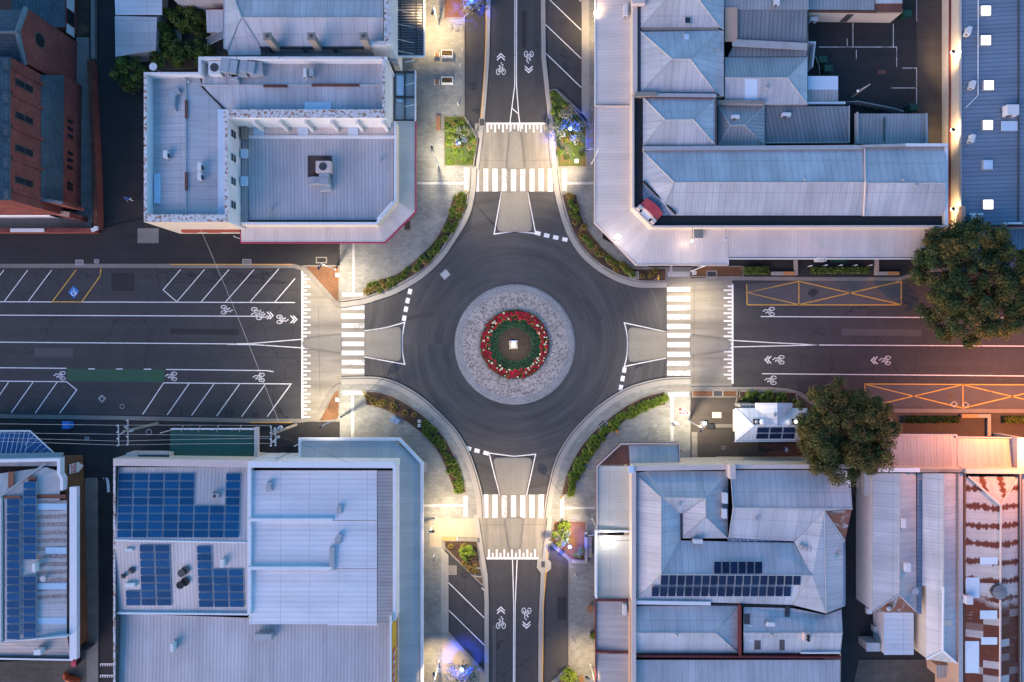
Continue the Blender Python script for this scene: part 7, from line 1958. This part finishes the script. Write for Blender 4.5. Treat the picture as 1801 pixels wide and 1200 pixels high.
for lab, x, y, z, w, d, h, rz, top, m in (
    ('white air conditioner on the pale left roof of the peeling building, leftmost', 290, 271, 7.3, .8, .45, .9, 90, 0, 'unit'),
    ('white air conditioner beside the ridge of the peeling building, upper one', 350, 292, 7.3, .85, .4, .9, 90, 0, 'unit'),
    ('white air conditioner beside the ridge of the peeling building, lower one', 350, 309, 7.3, .85, .4, .9, 90, 0, 'unit'),
    ('big white boxy condenser with a dark top fan behind the peeling parapet', 377, 119, 7.2, 1.35, 1.5, 1.1, 0, 1, 'unit'),
    ('tall narrow white air conditioner pair on the upper wing roof, left one', 536, 127, 7.3, .35, .9, .9, 0, 0, 'unit'),
    ('rust stained air conditioner on the upper wing roof, right of the pair', 547, 126, 7.3, .5, .9, .8, 0, 0, 'unit_grey'),
    ('big roof top cooling unit with round fan on the ribbed corner shop roof', 568, 293, 4.9, 1.7, 1.3, 1.1, 0, 1, 'cap_pink'),
    ('white condenser on the top end of the pale awning', 1101, 17, 3.55, .42, 1.4, .7, 0, 0, 'unit'),
    ('white condenser on the small hipped rear roof', 1294, 205, 4.2, .95, .4, .6, 0, 0, 'unit'),
    ('white condenser on the dark ribbed rear roof', 1384, 201, 3.5, 1.0, .4, .7, 0, 0, 'unit'),
    ('white condenser against the cream outbuilding wall', 1432, 33, 1.2, .9, .5, .7, 0, 0, 'unit'),
    ('white roof unit at the left of the top ribbed rear roof', 1367, 3, 4.7, .6, .6, .5, 0, 0, 'unit'),
    ('topmost slanted white condenser on the blue shed roof', 1706, 53, 4.0, .45, .9, .8, -15, 0, 'unit'),
    ('slanted white condenser on the blue shed roof between two lit skylights', 1713, 148, 4.0, .45, .9, .8, -15, 0, 'unit'),
    ('lowest slanted white condenser on the blue shed roof', 1712, 243, 4.0, .45, .9, .8, -15, 0, 'unit'),
    ('large pale evaporative cooler at the right edge of the blue shed roof', 1782, 193, 4.5, 1.4, 1.2, .9, 0, 0, 'unit'),
    ('upper white condenser by the valley of the hipped block', 1276, 877, 5.0, .55, 1.2, .8, 0, 0, 'unit'),
    ('lower white condenser by the valley of the hipped block', 1275, 904, 5.0, .5, 1.1, .8, 0, 0, 'unit'),
    ('white condenser in the valley above the solar rows', 1228, 953, 4.8, 1.1, .45, .7, 0, 0, 'unit'),
    ('white condenser on the lower brown trimmed awning', 1099, 1074, 3.6, .42, 1.2, .7, 0, 0, 'unit'),
    ('white condenser on the lower shop roof by the roof windows', 1356, 1099, 4.9, .9, .45, .5, 0, 0, 'unit'),
    ('grey condenser hanging on the right edge of the hipped block', 1479, 974, 4.8, .5, .5, .6, 0, 0, 'unit_grey'),
    ('boxy white condenser on the narrow twin gable roof, upper one', 1590, 921, 4.6, .5, 1.1, .7, 0, 0, 'unit'),
    ('white condenser on the narrow twin gable roof, lower one', 1597, 999, 4.5, .7, 1.0, .7, 0, 0, 'unit'),
    ('white cooler on the rusty roof beside the pale patch', 1706, 1057, 4.6, .75, .9, .8, 0, 0, 'unit'),
    ('white condenser among the solar panels of the store roof, upper', 377, 873, 5.3, .8, .55, .6, 0, 1, 'unit_grey'),
    ('white condenser left of the solar block on the store roof, upper one', 226, 968, 5.2, .8, .3, .7, 0, 0, 'unit'),
    ('white condenser left of the solar block on the store roof, lower one', 228, 1030, 5.1, 1.1, .5, .6, 0, 0, 'unit'),
    ('slim white condenser right of the solar panels on the store roof', 390, 992, 5.3, .35, .9, .9, 0, 0, 'unit'),
    ('slim white condenser alone on the lower ribbed roof', 302, 1140, 4.6, .35, .95, .9, 0, 0, 'unit'),
    ('twin fan grey cooling unit on the lower ribbed roof', 463, 1122, 4.7, 1.9, .8, .9, 0, 0, 'cap_grey'),
    ('white cooler on the patched rusty roof of the brown store', 59, 999, 4.8, .35, 1.0, .8, 0, 0, 'unit'),
    ('white cooler in the rear gutter of the brown store', 65, 1148, 4.2, .8, .6, .9, 0, 0, 'unit'),
    ('grey pump box in the yard beside the flat box building', 1542, 1108, 0.0, .6, .7, .9, 0, 0, 'unit'),
    ('white box on the corner of the twin gable end', 1530, 1076, 1.6, .6, .6, .6, 0, 0, 'unit')):
    ac_unit(lab, x, y, z, w, d, h, R(rz), top, m)
def duct(label, pts, r, z, name='roof_duct', m='unit_grey', sq=True):
    ps = [W(x, y, z + r) for x, y in pts]
    t = thing(name, label, 'duct', Vector((ps[0].x, ps[0].y, z)))
    mb = MB(); mb.strip(ps, r * 2, z, z + r * 1.8); link(mb, 'duct', M[m], t)
    mb = MB(); mb.box((ps[-1].x, ps[-1].y, z), (r * 2.3, r * 2.3, r * 1.2), .1); link(mb, 'outlet', M['cap_grey'], t)
    mb = MB(); mb.strip([ps[0] + (ps[1] - ps[0]) * .48, ps[0] + (ps[1] - ps[0]) * .54], r * 2.15, z, z + r * 1.86); link(mb, 'flange', M['steel'], t)
duct('bent silver duct on the pale left roof of the peeling building', [(316, 160), (305, 166), (303, 190)], .36, 7.3)
duct('wide silver duct running from the boxy condenser', [(391, 117), (420, 122)], .75, 7.2); duct('curved silver duct dropping beside the boxy condenser', smooth([(400, 127), (412, 130), (412, 142)]), .5, 7.2)
duct('blue grey duct box at the end of the duct run', [(424, 118), (450, 122)], .65, 7.2)
duct('blue grey ventilator tail of the cooling unit', [(571, 303), (571, 326)], .55, 4.9); duct('side outlet duct of the cooling unit', [(562, 318), (550, 318)], .4, 4.9); duct('grey duct cluster on the white store roof', [(585, 962), (584, 980), (584, 998)], .30, 5.4)
duct('small grey duct beside the cluster on the white store roof', [(599, 940), (594, 952)], .28, 5.4)
duct('small grey duct on the white store roof above the cluster', [(598, 889), (597, 899)], .25, 5.4); duct('small silver duct near the top of the white store roof', [(474, 848), (473, 860)], .28, 5.4)
def vent(label, px, py, z, r=.22, h=.5, kind='turbine', m='unit_grey'):
    c = W(px, py, z + h); t = thing('roof_vent', label, 'roof vent', Vector((c.x, c.y, z)))
    mb = MB(); mb.cyl((c.x, c.y, z - .15), r * .6, h * .7 + .15, 12); link(mb, 'pipe', M[m], t)
    mb = MB()
    if kind == 'turbine': mb.ball((c.x, c.y, z + h * .8), r, 6, 0, .8)
    elif kind == 'dome': mb.ball((c.x, c.y, z + h * .3), r, 8, 0, .7)
    else: mb.cyl((c.x, c.y, z + h * .7), r * 1.2, .1, 12)
    link(mb, 'cap', M['cap_white' if m == 'cap_white' else m], t)
for a in (('little vent on the ribbed corner shop roof, lower left', 473, 366, 4.8, .18, .7, 'cap'), ('little vent on the ribbed corner shop roof, upper right', 668, 279, 4.8, .18, .7, 'cap'), ('round vent near the upper duct of the peeling building', 331, 143, 7.3, .2, .5, 'turbine'),
          ('turbine vent on the left part of the long blue roof', 1416, 315, 6.4, .16, .4, 'turbine'), ('turbine vent on the right end of the long blue roof, upper', 1589, 316, 6.4, .16, .4, 'turbine'), ('turbine vent on the right end of the long blue roof, lower', 1612, 326, 6.4, .15, .4, 'turbine'),
          ('pipe vent on the right slope of the hipped shops', 1264, 85, 5.3, .15, .6, 'cap'), ('small white vent on the rear wing roof', 1349, 154, 4.7, .2, .4, 'turbine'), ('silver dome vent on the hipped block ridge', 1190, 1117, 5.1, .24, .4, 'turbine'), ('silver dome vent on the left end of the lower roof', 1358, 1118, 5.1, .2, .4, 'turbine'),
          ('small pipe vent in the inner court of the hipped roofs', 1197, 887, 5.5, .16, .5, 'cap'), ('small pipe vent on the bright slope of the hipped block', 1332, 914, 5.6, .18, .5, 'cap'),
          ('blue topped round vent on the store roof, upper left of four', 318, 1009, 5.3, .38, .6, 'cap', 'steel_dark'), ('dark round vent on the store roof, upper right of four', 325, 1004, 5.3, .4, .4, 'cap', 'steel_dark'), ('dark round vent on the store roof, lower left of four', 316, 1030, 5.2, .38, .6, 'cap', 'black'), ('dark round vent on the store roof, lower right of four', 325, 1024, 5.2, .42, .4, 'cap', 'black'),
          ('dark whirly vent beside the lower left condenser on the store roof', 216, 1014, 5.2, .3, .5, 'turbine', 'steel_dark'), ('grey whirly vent left of the lower solar block', 231, 1004, 5.2, .4, .4, 'turbine', 'steel_dark'),
          ('round blue grey vent on the patched rusty roof', 75, 1019, 4.6, .3, .5, 'cap', 'unit_grey'), ('round pale vent on the twin gable valley', 1612, 1041, 4.3, .34, .8, 'cap', 'unit_grey'), ('round white vent at the foot of the twin gable', 1564, 1071, 4.2, .3, .5, 'turbine'),
          ('white dome vent on the kiosk roof, left', 1343, 743, 3.7, .36, .5, 'dome', 'cap_white'), ('white dome vent on the kiosk roof, right', 1390, 743, 3.7, .36, .5, 'dome', 'cap_white'), ('small silver vent on the kiosk gable', 1362, 730, 3.5, .24, .4, 'turbine')):
    vent(*a)
for lab, x, y in (('dark framed round skylight on the kiosk roof, unlit left one', 1331, 742), ('dark framed round skylight on the kiosk roof, brightly lit right one', 1400, 742)):
    c = W(x, y, 3.75); t = thing('kiosk_skylight', lab, 'skylight', Vector((c.x, c.y, 3.5)))
    mb = MB(); mb.box((c.x, c.y, 3.4), (.72, .6, .3)); link(mb, 'frame', M['black'], t)
    mb = MB(); mb.ball((c.x, c.y, 3.66), .24, 8, 0, .6); link(mb, 'dome', LENS['skylight'] if 'bright' in lab else M['unit_grey'], t)
for i, (x, y, lit) in enumerate(((1734, 19, 1), (1734, 71, 1), (1739, 150, 1), (1737.5, 220, 1), (1737.5, 290, 0), (1738, 360, 1))):
    z = 4.16; c = W(x, y, z + .2); t = thing('roof_skylight', ('topmost glowing square skylight on the blue shed roof', 'second glowing square skylight from the top of the blue shed roof', 'glowing square skylight above the narrow valley of the blue shed roof', 'glowing square skylight beside the pale sheet on the blue shed roof', 'unlit blue square skylight on the blue shed roof', 'brightest glowing square skylight next to the letter N')[i], 'skylight', Vector((c.x, c.y, z)))
    mb = MB(); mb.box((c.x, c.y, z - .1), (1.22, 1.22, .3)); link(mb, 'frame', M['unit_grey'], t)
    mb = MB(); mb.box((c.x, c.y, z + .2), (1.06, 1.06, .08)); mb.box((c.x, c.y, z + .28), (.7, .7, .04)); link(mb, 'dome', LENS['skylight'] if lit else M['skin_clear'], t)
for lab, x, y, m in (('dark square roof window on the top hipped roof', 1209, 37, 'glass'), ('pale square roof window on the second hipped roof', 1207, 66, 'skin_clear')):
    z = 5.5 if y < 50 else 5.45; c = W(x, y, z); t = thing('roof_window', lab, 'roof window', Vector((c.x, c.y, z)))
    mb = MB(); mb.box((c.x, c.y, z - .4), (.72, .78, .55)); link(mb, 'frame', M['cap_grey'], t)
    mb = MB(); mb.box((c.x, c.y, z + .15), (.56, .62, .02)); link(mb, 'pane', M[m], t)
b0 = W(1226, 411, 3.5); t = thing('awning_cabinet', 'dark grey square service cabinet on the long awning beside the parapet', 'cabinet', b0)
mb = MB(); mb.box((b0.x, b0.y, 3.5), (1.0, 1.2, .55)); link(mb, 'body', M['grey_wall'], t)
mb = MB(); mb.box((b0.x, b0.y, 4.05), (1.06, 1.26, .05)); link(mb, 'lid', plain('slate_grey_lid', (.12, .14, .16), .5), t)
b0 = W(1276, 417, 3.5); t = thing('awning_dish', 'small ring shaped dish on a stalk over the long awning', 'dish', b0)
mb = MB(); mb.tube([W(1276, 403, 4.2), W(1276, 417, 4.3)], .05, 6); link(mb, 'arm', M['cap_grey'], t)
mb = MB(); c = W(1276, 419, 4.4); mb.cyl(tuple(c), .3, .08, 16); link(mb, 'ring', M['cap_white'], t)
mb = MB(); mb.cyl((c.x, c.y, c.z + .085), .22, .02, 16); link(mb, 'face', M['cap_pink'], t)
c = W(270, 118, 4.0); t = thing('satellite_dish', 'round white satellite dish above the clipped shrub', 'satellite dish', Vector((c.x, c.y, 3)))
mb = MB(); mb.cyl((c.x, c.y, 2.4), .04, 1.5); link(mb, 'mast', M['steel'], t)
mb = MB(); mb.cyl((c.x, c.y, 3.9), .3, .2, 20, r2=.47); link(mb, 'dish', M['cap_white'], t)
b0 = W(1757, 1041, 5.7); t = thing('vent_cowl', 'dark octagonal cowl straddling the ridge of the rusty roof', 'cowl', b0)
mb = MB(); mb.cyl((b0.x, b0.y, 5.2), .85, .7, 8); link(mb, 'drum', M['steel_dark'], t)
mb = MB(); mb.cyl((b0.x, b0.y, 5.9), .9, .25, 8, r2=.25); link(mb, 'cap', M['zinc_dark'], t)
b0 = W(1417, 1118, 5.2); t = thing('brick_chimney', 'square chimney with two round pots on the lower shop roof', 'chimney', b0)
mb = MB(); mb.box((b0.x, b0.y, 4.6), (.8, .9, 1.2)); link(mb, 'stack', M['cap_pink'], t)
mb = MB(); mb.cyl((b0.x, b0.y + .2, 5.8), .17, .25, 12); link(mb, 'pot', M['black'], t)
mb = MB(); mb.cyl((b0.x, b0.y - .2, 5.8), .17, .25, 12); link(mb, 'pot', M['black'], t)

# ---------------------------------------------------------------- solar panels
def arr(label, group, x0, y0, nx, ny, dx, dy, z00, zy, mat, skip=lambda i, j: False, skew=0.0, gap=.8, zx=0.0):
    first = None
    for j in range(ny):
        for i in range(nx):
            if skip(i, j): continue
            X0, Y0 = x0 + i * dx + j * skew, y0 + j * dy
            q = [(X0 + gap, Y0 + gap), (X0 + dx - gap, Y0 + gap), (X0 + dx - gap + skew, Y0 + dy - gap), (X0 + gap + skew, Y0 + dy - gap)]
            zf = lambda p: z00 + zy * (p[1] - y0) + zx * (p[0] - x0)
            pts = [W(p[0], p[1], zf(p)) for p in q]
            c = sum(pts, Vector()) / 4
            mb = MB(); n = newell(pts); n = n if n.z > 0 else -n
            ax = (pts[1] - pts[0]).normalized(); ay = n.cross(ax)
            mb.slab(pts, .05); mb.uv[0] = [((p - c).dot(ax), (p - c).dot(ay)) for p in [Vector(v) for v in mb.v[:4]]]
            inn = [c + (p - c) * .97 + n * .004 for p in mb.v[:4]]
            mb.m = [1] * len(mb.f); mb.face(inn, [((p - c).dot(ax), (p - c).dot(ay)) for p in inn], 0)
            link(mb, 'photovoltaic_module', [M[mat], M['panel_frame']], None, label, 'solar panel', group)
slope = lambda z0, z1, y0, y1: (z1 - z0) / (y1 - y0)
arr('blue solar panel in the upper block on the white roofed store', 'solar panels in the upper store block', 208, 832, 8, 8, 27.0, 14.3, 5.17, .7 / 128, 'solar_blue', lambda i, j: i in (5, 6) and j < 4, -.4)
arr('blue solar panel in the lower left block on the white roofed store', 'solar panels in the lower left store block', 217, 958, 3, 8, 27.2, 13.5, 5.78, -.7 / 128, 'solar_blue', lambda i, j: i == 0 and j < 6, .5)
arr('blue solar panel in the lower right block on the white roofed store', 'solar panels in the lower right store block', 345, 960, 3, 8, 27.2, 13.6, 5.78, -.7 / 128, 'solar_blue', lambda i, j: i > 0 and j < 3, .5)
arr('blue solar panel in the left column on the brown store roof', 'solar panels in the left column of the brown store', 11, 877, 1, 18, 25, 13.8, 5.2, 0, 'solar_blue')
arr('blue solar panel in the upper right column on the brown store roof', 'solar panels in the upper right column of the brown store', 40, 847, 1, 10, 24.5, 13.8, 5.05, 0, 'solar_blue')
arr('blue solar panel in the lower right column on the brown store roof', 'solar panels in the lower right column of the brown store', 40, 1013, 1, 8, 24.5, 13.7, 5.05, 0, 'solar_blue')
arr('dark solar panel in the short row on the hipped corner block', 'solar panels in the short row of the hipped block', 1255, 987, 6, 1, 14.4, 23, 5.75, .022, 'solar_dark')
arr('dark solar panel in the upper long row on the hipped corner block', 'solar panels in the upper long row of the hipped block', 1162, 1011.5, 17, 1, 14.55, 18.5, 6.1, -.024, 'solar_dark', skew=-1.0)
arr('dark solar panel in the lower long row on the hipped corner block', 'solar panels in the lower long row of the hipped block', 1146, 1031.5, 17, 1, 14.5, 18.5, 5.65, -.024, 'solar_dark', skew=-1.0)
arr('dark solar panel on the white kiosk roof', 'solar panels on the kiosk', 1331.5, 751.5, 3, 2, 23, 10.6, 3.76, -.03, 'solar_dark', skew=-1.5)

# ---------------------------------------------------------------- poles and wires
def power_pole(label, bx_, by_, h, cross, gear):
    b0 = W(bx_, by_, K)
    t = thing('power_pole', label, 'utility pole', b0)
    top = b0 + Vector((0, 0, h))
    mb = MB(); mb.tube([b0, top], .19, 12, r2=.13); link(mb, 'pole', M['timber_grey'], t)
    for (x0, y0), (x1, y1), zc in cross:
        a, b_ = W(x0, y0, zc), W(x1, y1, zc)
        mb = MB(); mb.tube([a, b_], .07, 6); ca = link(mb, 'crossarm', M['cap_grey'], t)
        for k in range(4):
            p = a + (b_ - a) * (.03 + .94 * k / 3); mb = MB(); mb.cyl((p.x, p.y, p.z + .06), .07, .22, 8); link(mb, 'insulator', M['unit'], ca)
        mb = MB(); mb.tube([top - Vector((0, 0, 1.0)), (a + b_) / 2], .03, 5); mb.tube([Vector((b0.x, b0.y, zc)), (a + b_) / 2], .05, 5); link(mb, 'brace', M['steel'], ca)
    for x, y, zc, r, hh in gear:
        p = W(x, y, zc); mb = MB(); mb.cyl((p.x, p.y, p.z - hh), r, hh, 10); link(mb, 'gear_can', M['unit_grey'], t)
    return t
power_pole('thick utility pole with crossarm on the dark path left of the green awning', 277, 745, 7.4, [((208, 747), (209, 784), 7.3), ((225, 738), (225, 783), 6.2)], [(220, 751, 7.0, .14, .5), (229, 758, 6.6, .16, .5)])
power_pole('thick utility pole with double crossarm gear between green awning and grey awning', 521, 747, 8.6, [((477, 749), (477, 785), 8.4), ((484, 752), (485, 784), 8.0)], [(482, 758, 8.0, .16, .6), (481, 777, 8.0, .16, .5), (487, 770, 7.6, .18, .6), (491, 753, 7.0, .24, .6)])
def wire(label, pts, r=.014, sag=.3, name='overhead_wire', m='cap_grey'):
    ps = [W(*p) for p in pts]; out = []
    for i in range(len(ps) - 1):
        for k in range(10):
            f = k / 10; p = ps[i] * (1 - f) + ps[i + 1] * f; p.z -= sag * 4 * f * (1 - f); out.append(p)
    out.append(ps[-1])
    mb = MB(); mb.tube(out, r, 4)
    tag(link(mb, name, M[m]), label, 'wire')
yw = ((749, 748, 744), (768, 764, 760), (771, 776, 765), (780, 783, 770))
for i, (y2, y1, y0) in enumerate(yw):
    wire(('uppermost overhead wire beside the left road kerb', 'second overhead wire crossing the green awning', 'third overhead wire crossing the green awning', 'lowest overhead wire over the glass canopy')[i], [(-260, y0, 7.5), (208, y1, 7.5), (477, y2, 8.6)], .017)
wire('long pale service wire slanting from the peeling building across the left road', [(352, 402, 7.5), (490, 742, 8.4)], .02, .5, m='cap_pink')
wire('thin service wire from the lower utility pole to the wrap-round awning parapet', [(485, 765, 8.2), (612, 813, 6.1)], .014, .2, m='steel_dark')

# ---------------------------------------------------------------- garden pieces, stairs, screens, people
b0 = W(319, 68, 0); t = thing('garden_table', 'pale timber picnic table in the dark walled garden', 'table', b0)
mb = MB(); mb.box((b0.x, b0.y, .72), (.8, 1.5, .06)); link(mb, 'top', M['timber_grey'], t)
for s in (-1, 1):
    mb = MB(); mb.box((b0.x, b0.y + s * .5, 0), (.6, .1, .72)); link(mb, 'leg', M['timber_grey'], t)
b0 = W(372, 72, 0); t = thing('garden_stair', 'narrow metal stair climbing from the walled garden to the hipped roof', 'stair', b0)
mb = MB()
for k in range(9):
    c = W(366 + k * 3.2, 74 - k * 1.6, .5 + k * .3); mb.box((c.x, c.y, c.z), (.18, .9, .04))
link(mb, 'treads', M['cap_grey'], t)
for s in (-7, 7):
    mb = MB(); mb.tube([W(362, 75 + s, 1.4), W(392, 60 + s, 4.2)], .03, 6); link(mb, 'handrail', M['cap_white'], t)
b0 = W(1432, 92, 0); t = thing('stair_screen', 'white framed screen and rail at the car park door', 'screen', b0)
mb = MB(); mb.strip([W(1420, 74, 2.4), W(1434, 74, 2.4), (W(1429, 118, 2.4))], .12, .2, 2.4); link(mb, 'panel', M['cap_white'], t)
mb = MB(); mb.tube([W(1434, 98, 1.1), W(1441, 118, 1.1), W(1441, 132, 1.1)], .03, 6); link(mb, 'handrail', M['steel'], t)
b0 = W(1530, 184, 0); t = thing('yard_fence', 'low grey slatted ramp screen below the car park', 'fence', b0)
mb = MB(); mb.strip([W(1490, 179, 1.1), W(1510, 178, 1.1), W(1570, 190, 1.1), W(1590, 196, 1.1)], .08, 0, 1.1); link(mb, 'screen', M['cap_grey'], t)
mb = MB()
for k in range(7):
    c = W(1493 + k * 14, 179 + max(0, k - 1) * 2.6, 1.2); mb = MB(); mb.cyl((c.x, c.y, 0), .04, 1.2); link(mb, 'post', M['cap_grey'], t)
b0 = W(1497, 172, 0); t = thing('yard_lamp', 'slim unlit lamp on an arm at the car park edge', 'lamp post', b0)
mb = MB(); mb.tube([b0, b0 + Vector((0, 0, 4.5))], .05, 8); mb.tube([b0 + Vector((0, 0, 4.4)), W(1509, 160, 4.5)], .03, 6); link(mb, 'pole', M['cap_pink'], t)
mb = MB(); mb.ball(tuple(W(1509, 160, 4.5)), .16, 6); link(mb, 'lamp_head', M['unit'], t)
for lab, x, y in (('white post at the left end of the long green hedge', 1421, 469), ('white post second along the long green hedge', 1447, 468), ('white post third along the long green hedge', 1473, 468), ('white post fourth along the long green hedge', 1499, 468), ('white post at the right end of the long green hedge', 1525, 468)):
    b0 = W(x, y, K); t = thing('hedge_post', lab, 'post', b0, 'white posts by the long hedge')
    mb = MB(); mb.cyl(tuple(b0), .05, 1.0, 8); link(mb, 'shaft', M['cap_white'], t)
    mb = MB(); mb.box((b0.x, b0.y, K + 1.0), (.3, .12, .04)); link(mb, 'top_plate', M['cap_white'], t)
b0 = W(1439, 458, K); t = thing('white_cabinet', 'white roadside cabinet with dark discs under the awning edge', 'cabinet', b0)
mb = MB(); mb.box(tuple(b0), (1.1, .5, 1.1)); link(mb, 'body', M['unit'], t)
for k in (-.3, 0, .32):
    mb = MB(); mb.cyl((b0.x + k, b0.y, K + 1.1), .1 + .04 * (k > .1), .03, 12); link(mb, 'disc', M['black'], t)
b0 = W(1472, 459, K); t = thing('green_mat', 'teal green bench top between white cabinet and hedge', 'bench', b0)
mb = MB(); mb.box((b0.x, b0.y, K + .42), (1.9, .45, .06)); link(mb, 'seat', M['bin_green'], t)
for s in (-1, 1):
    mb = MB(); mb.box((b0.x + s * .8, b0.y, K), (.08, .4, .42)); link(mb, 'leg', M['steel_dark'], t)
def person(label, px, py, face, top, legs, hair, stride=.16):
    b0 = W(px, py, K); co, si = math.cos(face), math.sin(face)
    X = lambda x, y, z: Vector((x * co - y * si, x * si + y * co, z))
    V = [(X(0, 0, .95), .16), (X(.02, 0, 1.18), .145), (X(.02, 0, 1.40), .16), (X(.02, 0, 1.50), .065), (X(.05, 0, 1.60), .085), (X(.06, 0, 1.72), .095),
         (X(0, .10, .88), .10), (X(stride, .10, .48), .065), (X(stride * .9, .10, .07), .05), (X(stride * .9 + .16, .11, .04), .035),
         (X(0, -.10, .88), .10), (X(-stride * .2, -.10, .48), .065), (X(-stride * 1.4, -.10, .12), .05), (X(-stride * 1.4 + .15, -.11, .05), .035),
         (X(.02, .19, 1.38), .065), (X(-.10, .24, 1.12), .048), (X(.02, .25, .90), .036), (X(.06, .25, .82), .03),
         (X(.02, -.19, 1.38), .065), (X(.10, -.24, 1.12), .048), (X(.24, -.22, .94), .036), (X(.28, -.22, .87), .03)]
    E = [(0, 1), (1, 2), (2, 3), (3, 4), (4, 5), (0, 6), (6, 7), (7, 8), (8, 9), (0, 10), (10, 11), (11, 12), (12, 13), (2, 14), (14, 15), (15, 16), (16, 17), (2, 18), (18, 19), (19, 20), (20, 21)]
    for w_, s in ((17, 1), (21, -1)):          # five fingers on each hand
        hp = V[w_][0]
        for f in range(5):
            dd = X(.05 - .02 * abs(f - 2), (f - 2) * .014 * s, -.075 if f else -.02)
            V.append((hp + dd * .6 + X(.015, (f - 2) * .012, 0), .0105)); V.append((hp + dd * 1.15 + X(.02, (f - 2) * .014, 0), .008))
            E += [(w_, len(V) - 2), (len(V) - 2, len(V) - 1)]
    me = bpy.data.meshes.new('person'); me.from_pydata([v for v, _ in V], E, [])
    o = bpy.data.objects.new('person', me); C.objects.link(o); o.location = b0
    sk = o.modifiers.new('skin', 'SKIN'); o.modifiers.new('sub', 'SUBSURF').levels = 1; o.modifiers['sub'].render_levels = 2
    for i, (v, r) in enumerate(V): me.skin_vertices[0].data[i].radius = (r, r * (1.25 if i in (1, 2) else 1))
    me.skin_vertices[0].data[0].use_root = True
    t = NT('clothed_figure'); sp = t.n('SeparateXYZ'); t.l(t.n('TexCoord').outputs['Object'], sp.inputs[0]); z = sp.outputs[2]
    col = t.mix(t.math('GREATER_THAN', z, .98), legs, top); col = t.mix(t.math('GREATER_THAN', z, 1.49), col, (.42, .26, .19)); col = t.mix(t.math('LESS_THAN', z, .1), col, (.03, .03, .03))
    me.materials.append(t.done(col, .8))
    tag(o, label, 'person'); ORG[o.name] = b0
    mb = MB(); mb.ball(tuple(b0 + X(.045, 0, 1.755)), .108, 7, 0, .85); link(mb, 'hair', hair, o)
    mb = MB(); mb.ball(tuple(b0 + X(.150, .035, 1.705)), .013, 4); mb.ball(tuple(b0 + X(.150, -.035, 1.705)), .013, 4); link(mb, 'eyes', M['black'], o)
    mb = MB(); mb.ball(tuple(b0 + X(.158, 0, 1.675)), .018, 4); mb.ball(tuple(b0 + X(.06, .098, 1.69)), .022, 4); mb.ball(tuple(b0 + X(.06, -.098, 1.69)), .022, 4); link(mb, 'nose_and_ears', plain('skin', (.42, .26, .19), .6), o)
    return o
person('person in a pale top and purple blue trousers standing in the shade under the kiosk', 1377, 789, R(160), (.45, .47, .58), (.10, .07, .30), plain('grey_hair', (.35, .33, .32), .7))
person('person with a blue hooded top and pale trousers walking along the dark lane', 233, 352, R(-75), (.02, .06, .28), (.55, .56, .62), plain('blue_hood', (.02, .07, .30), .8))
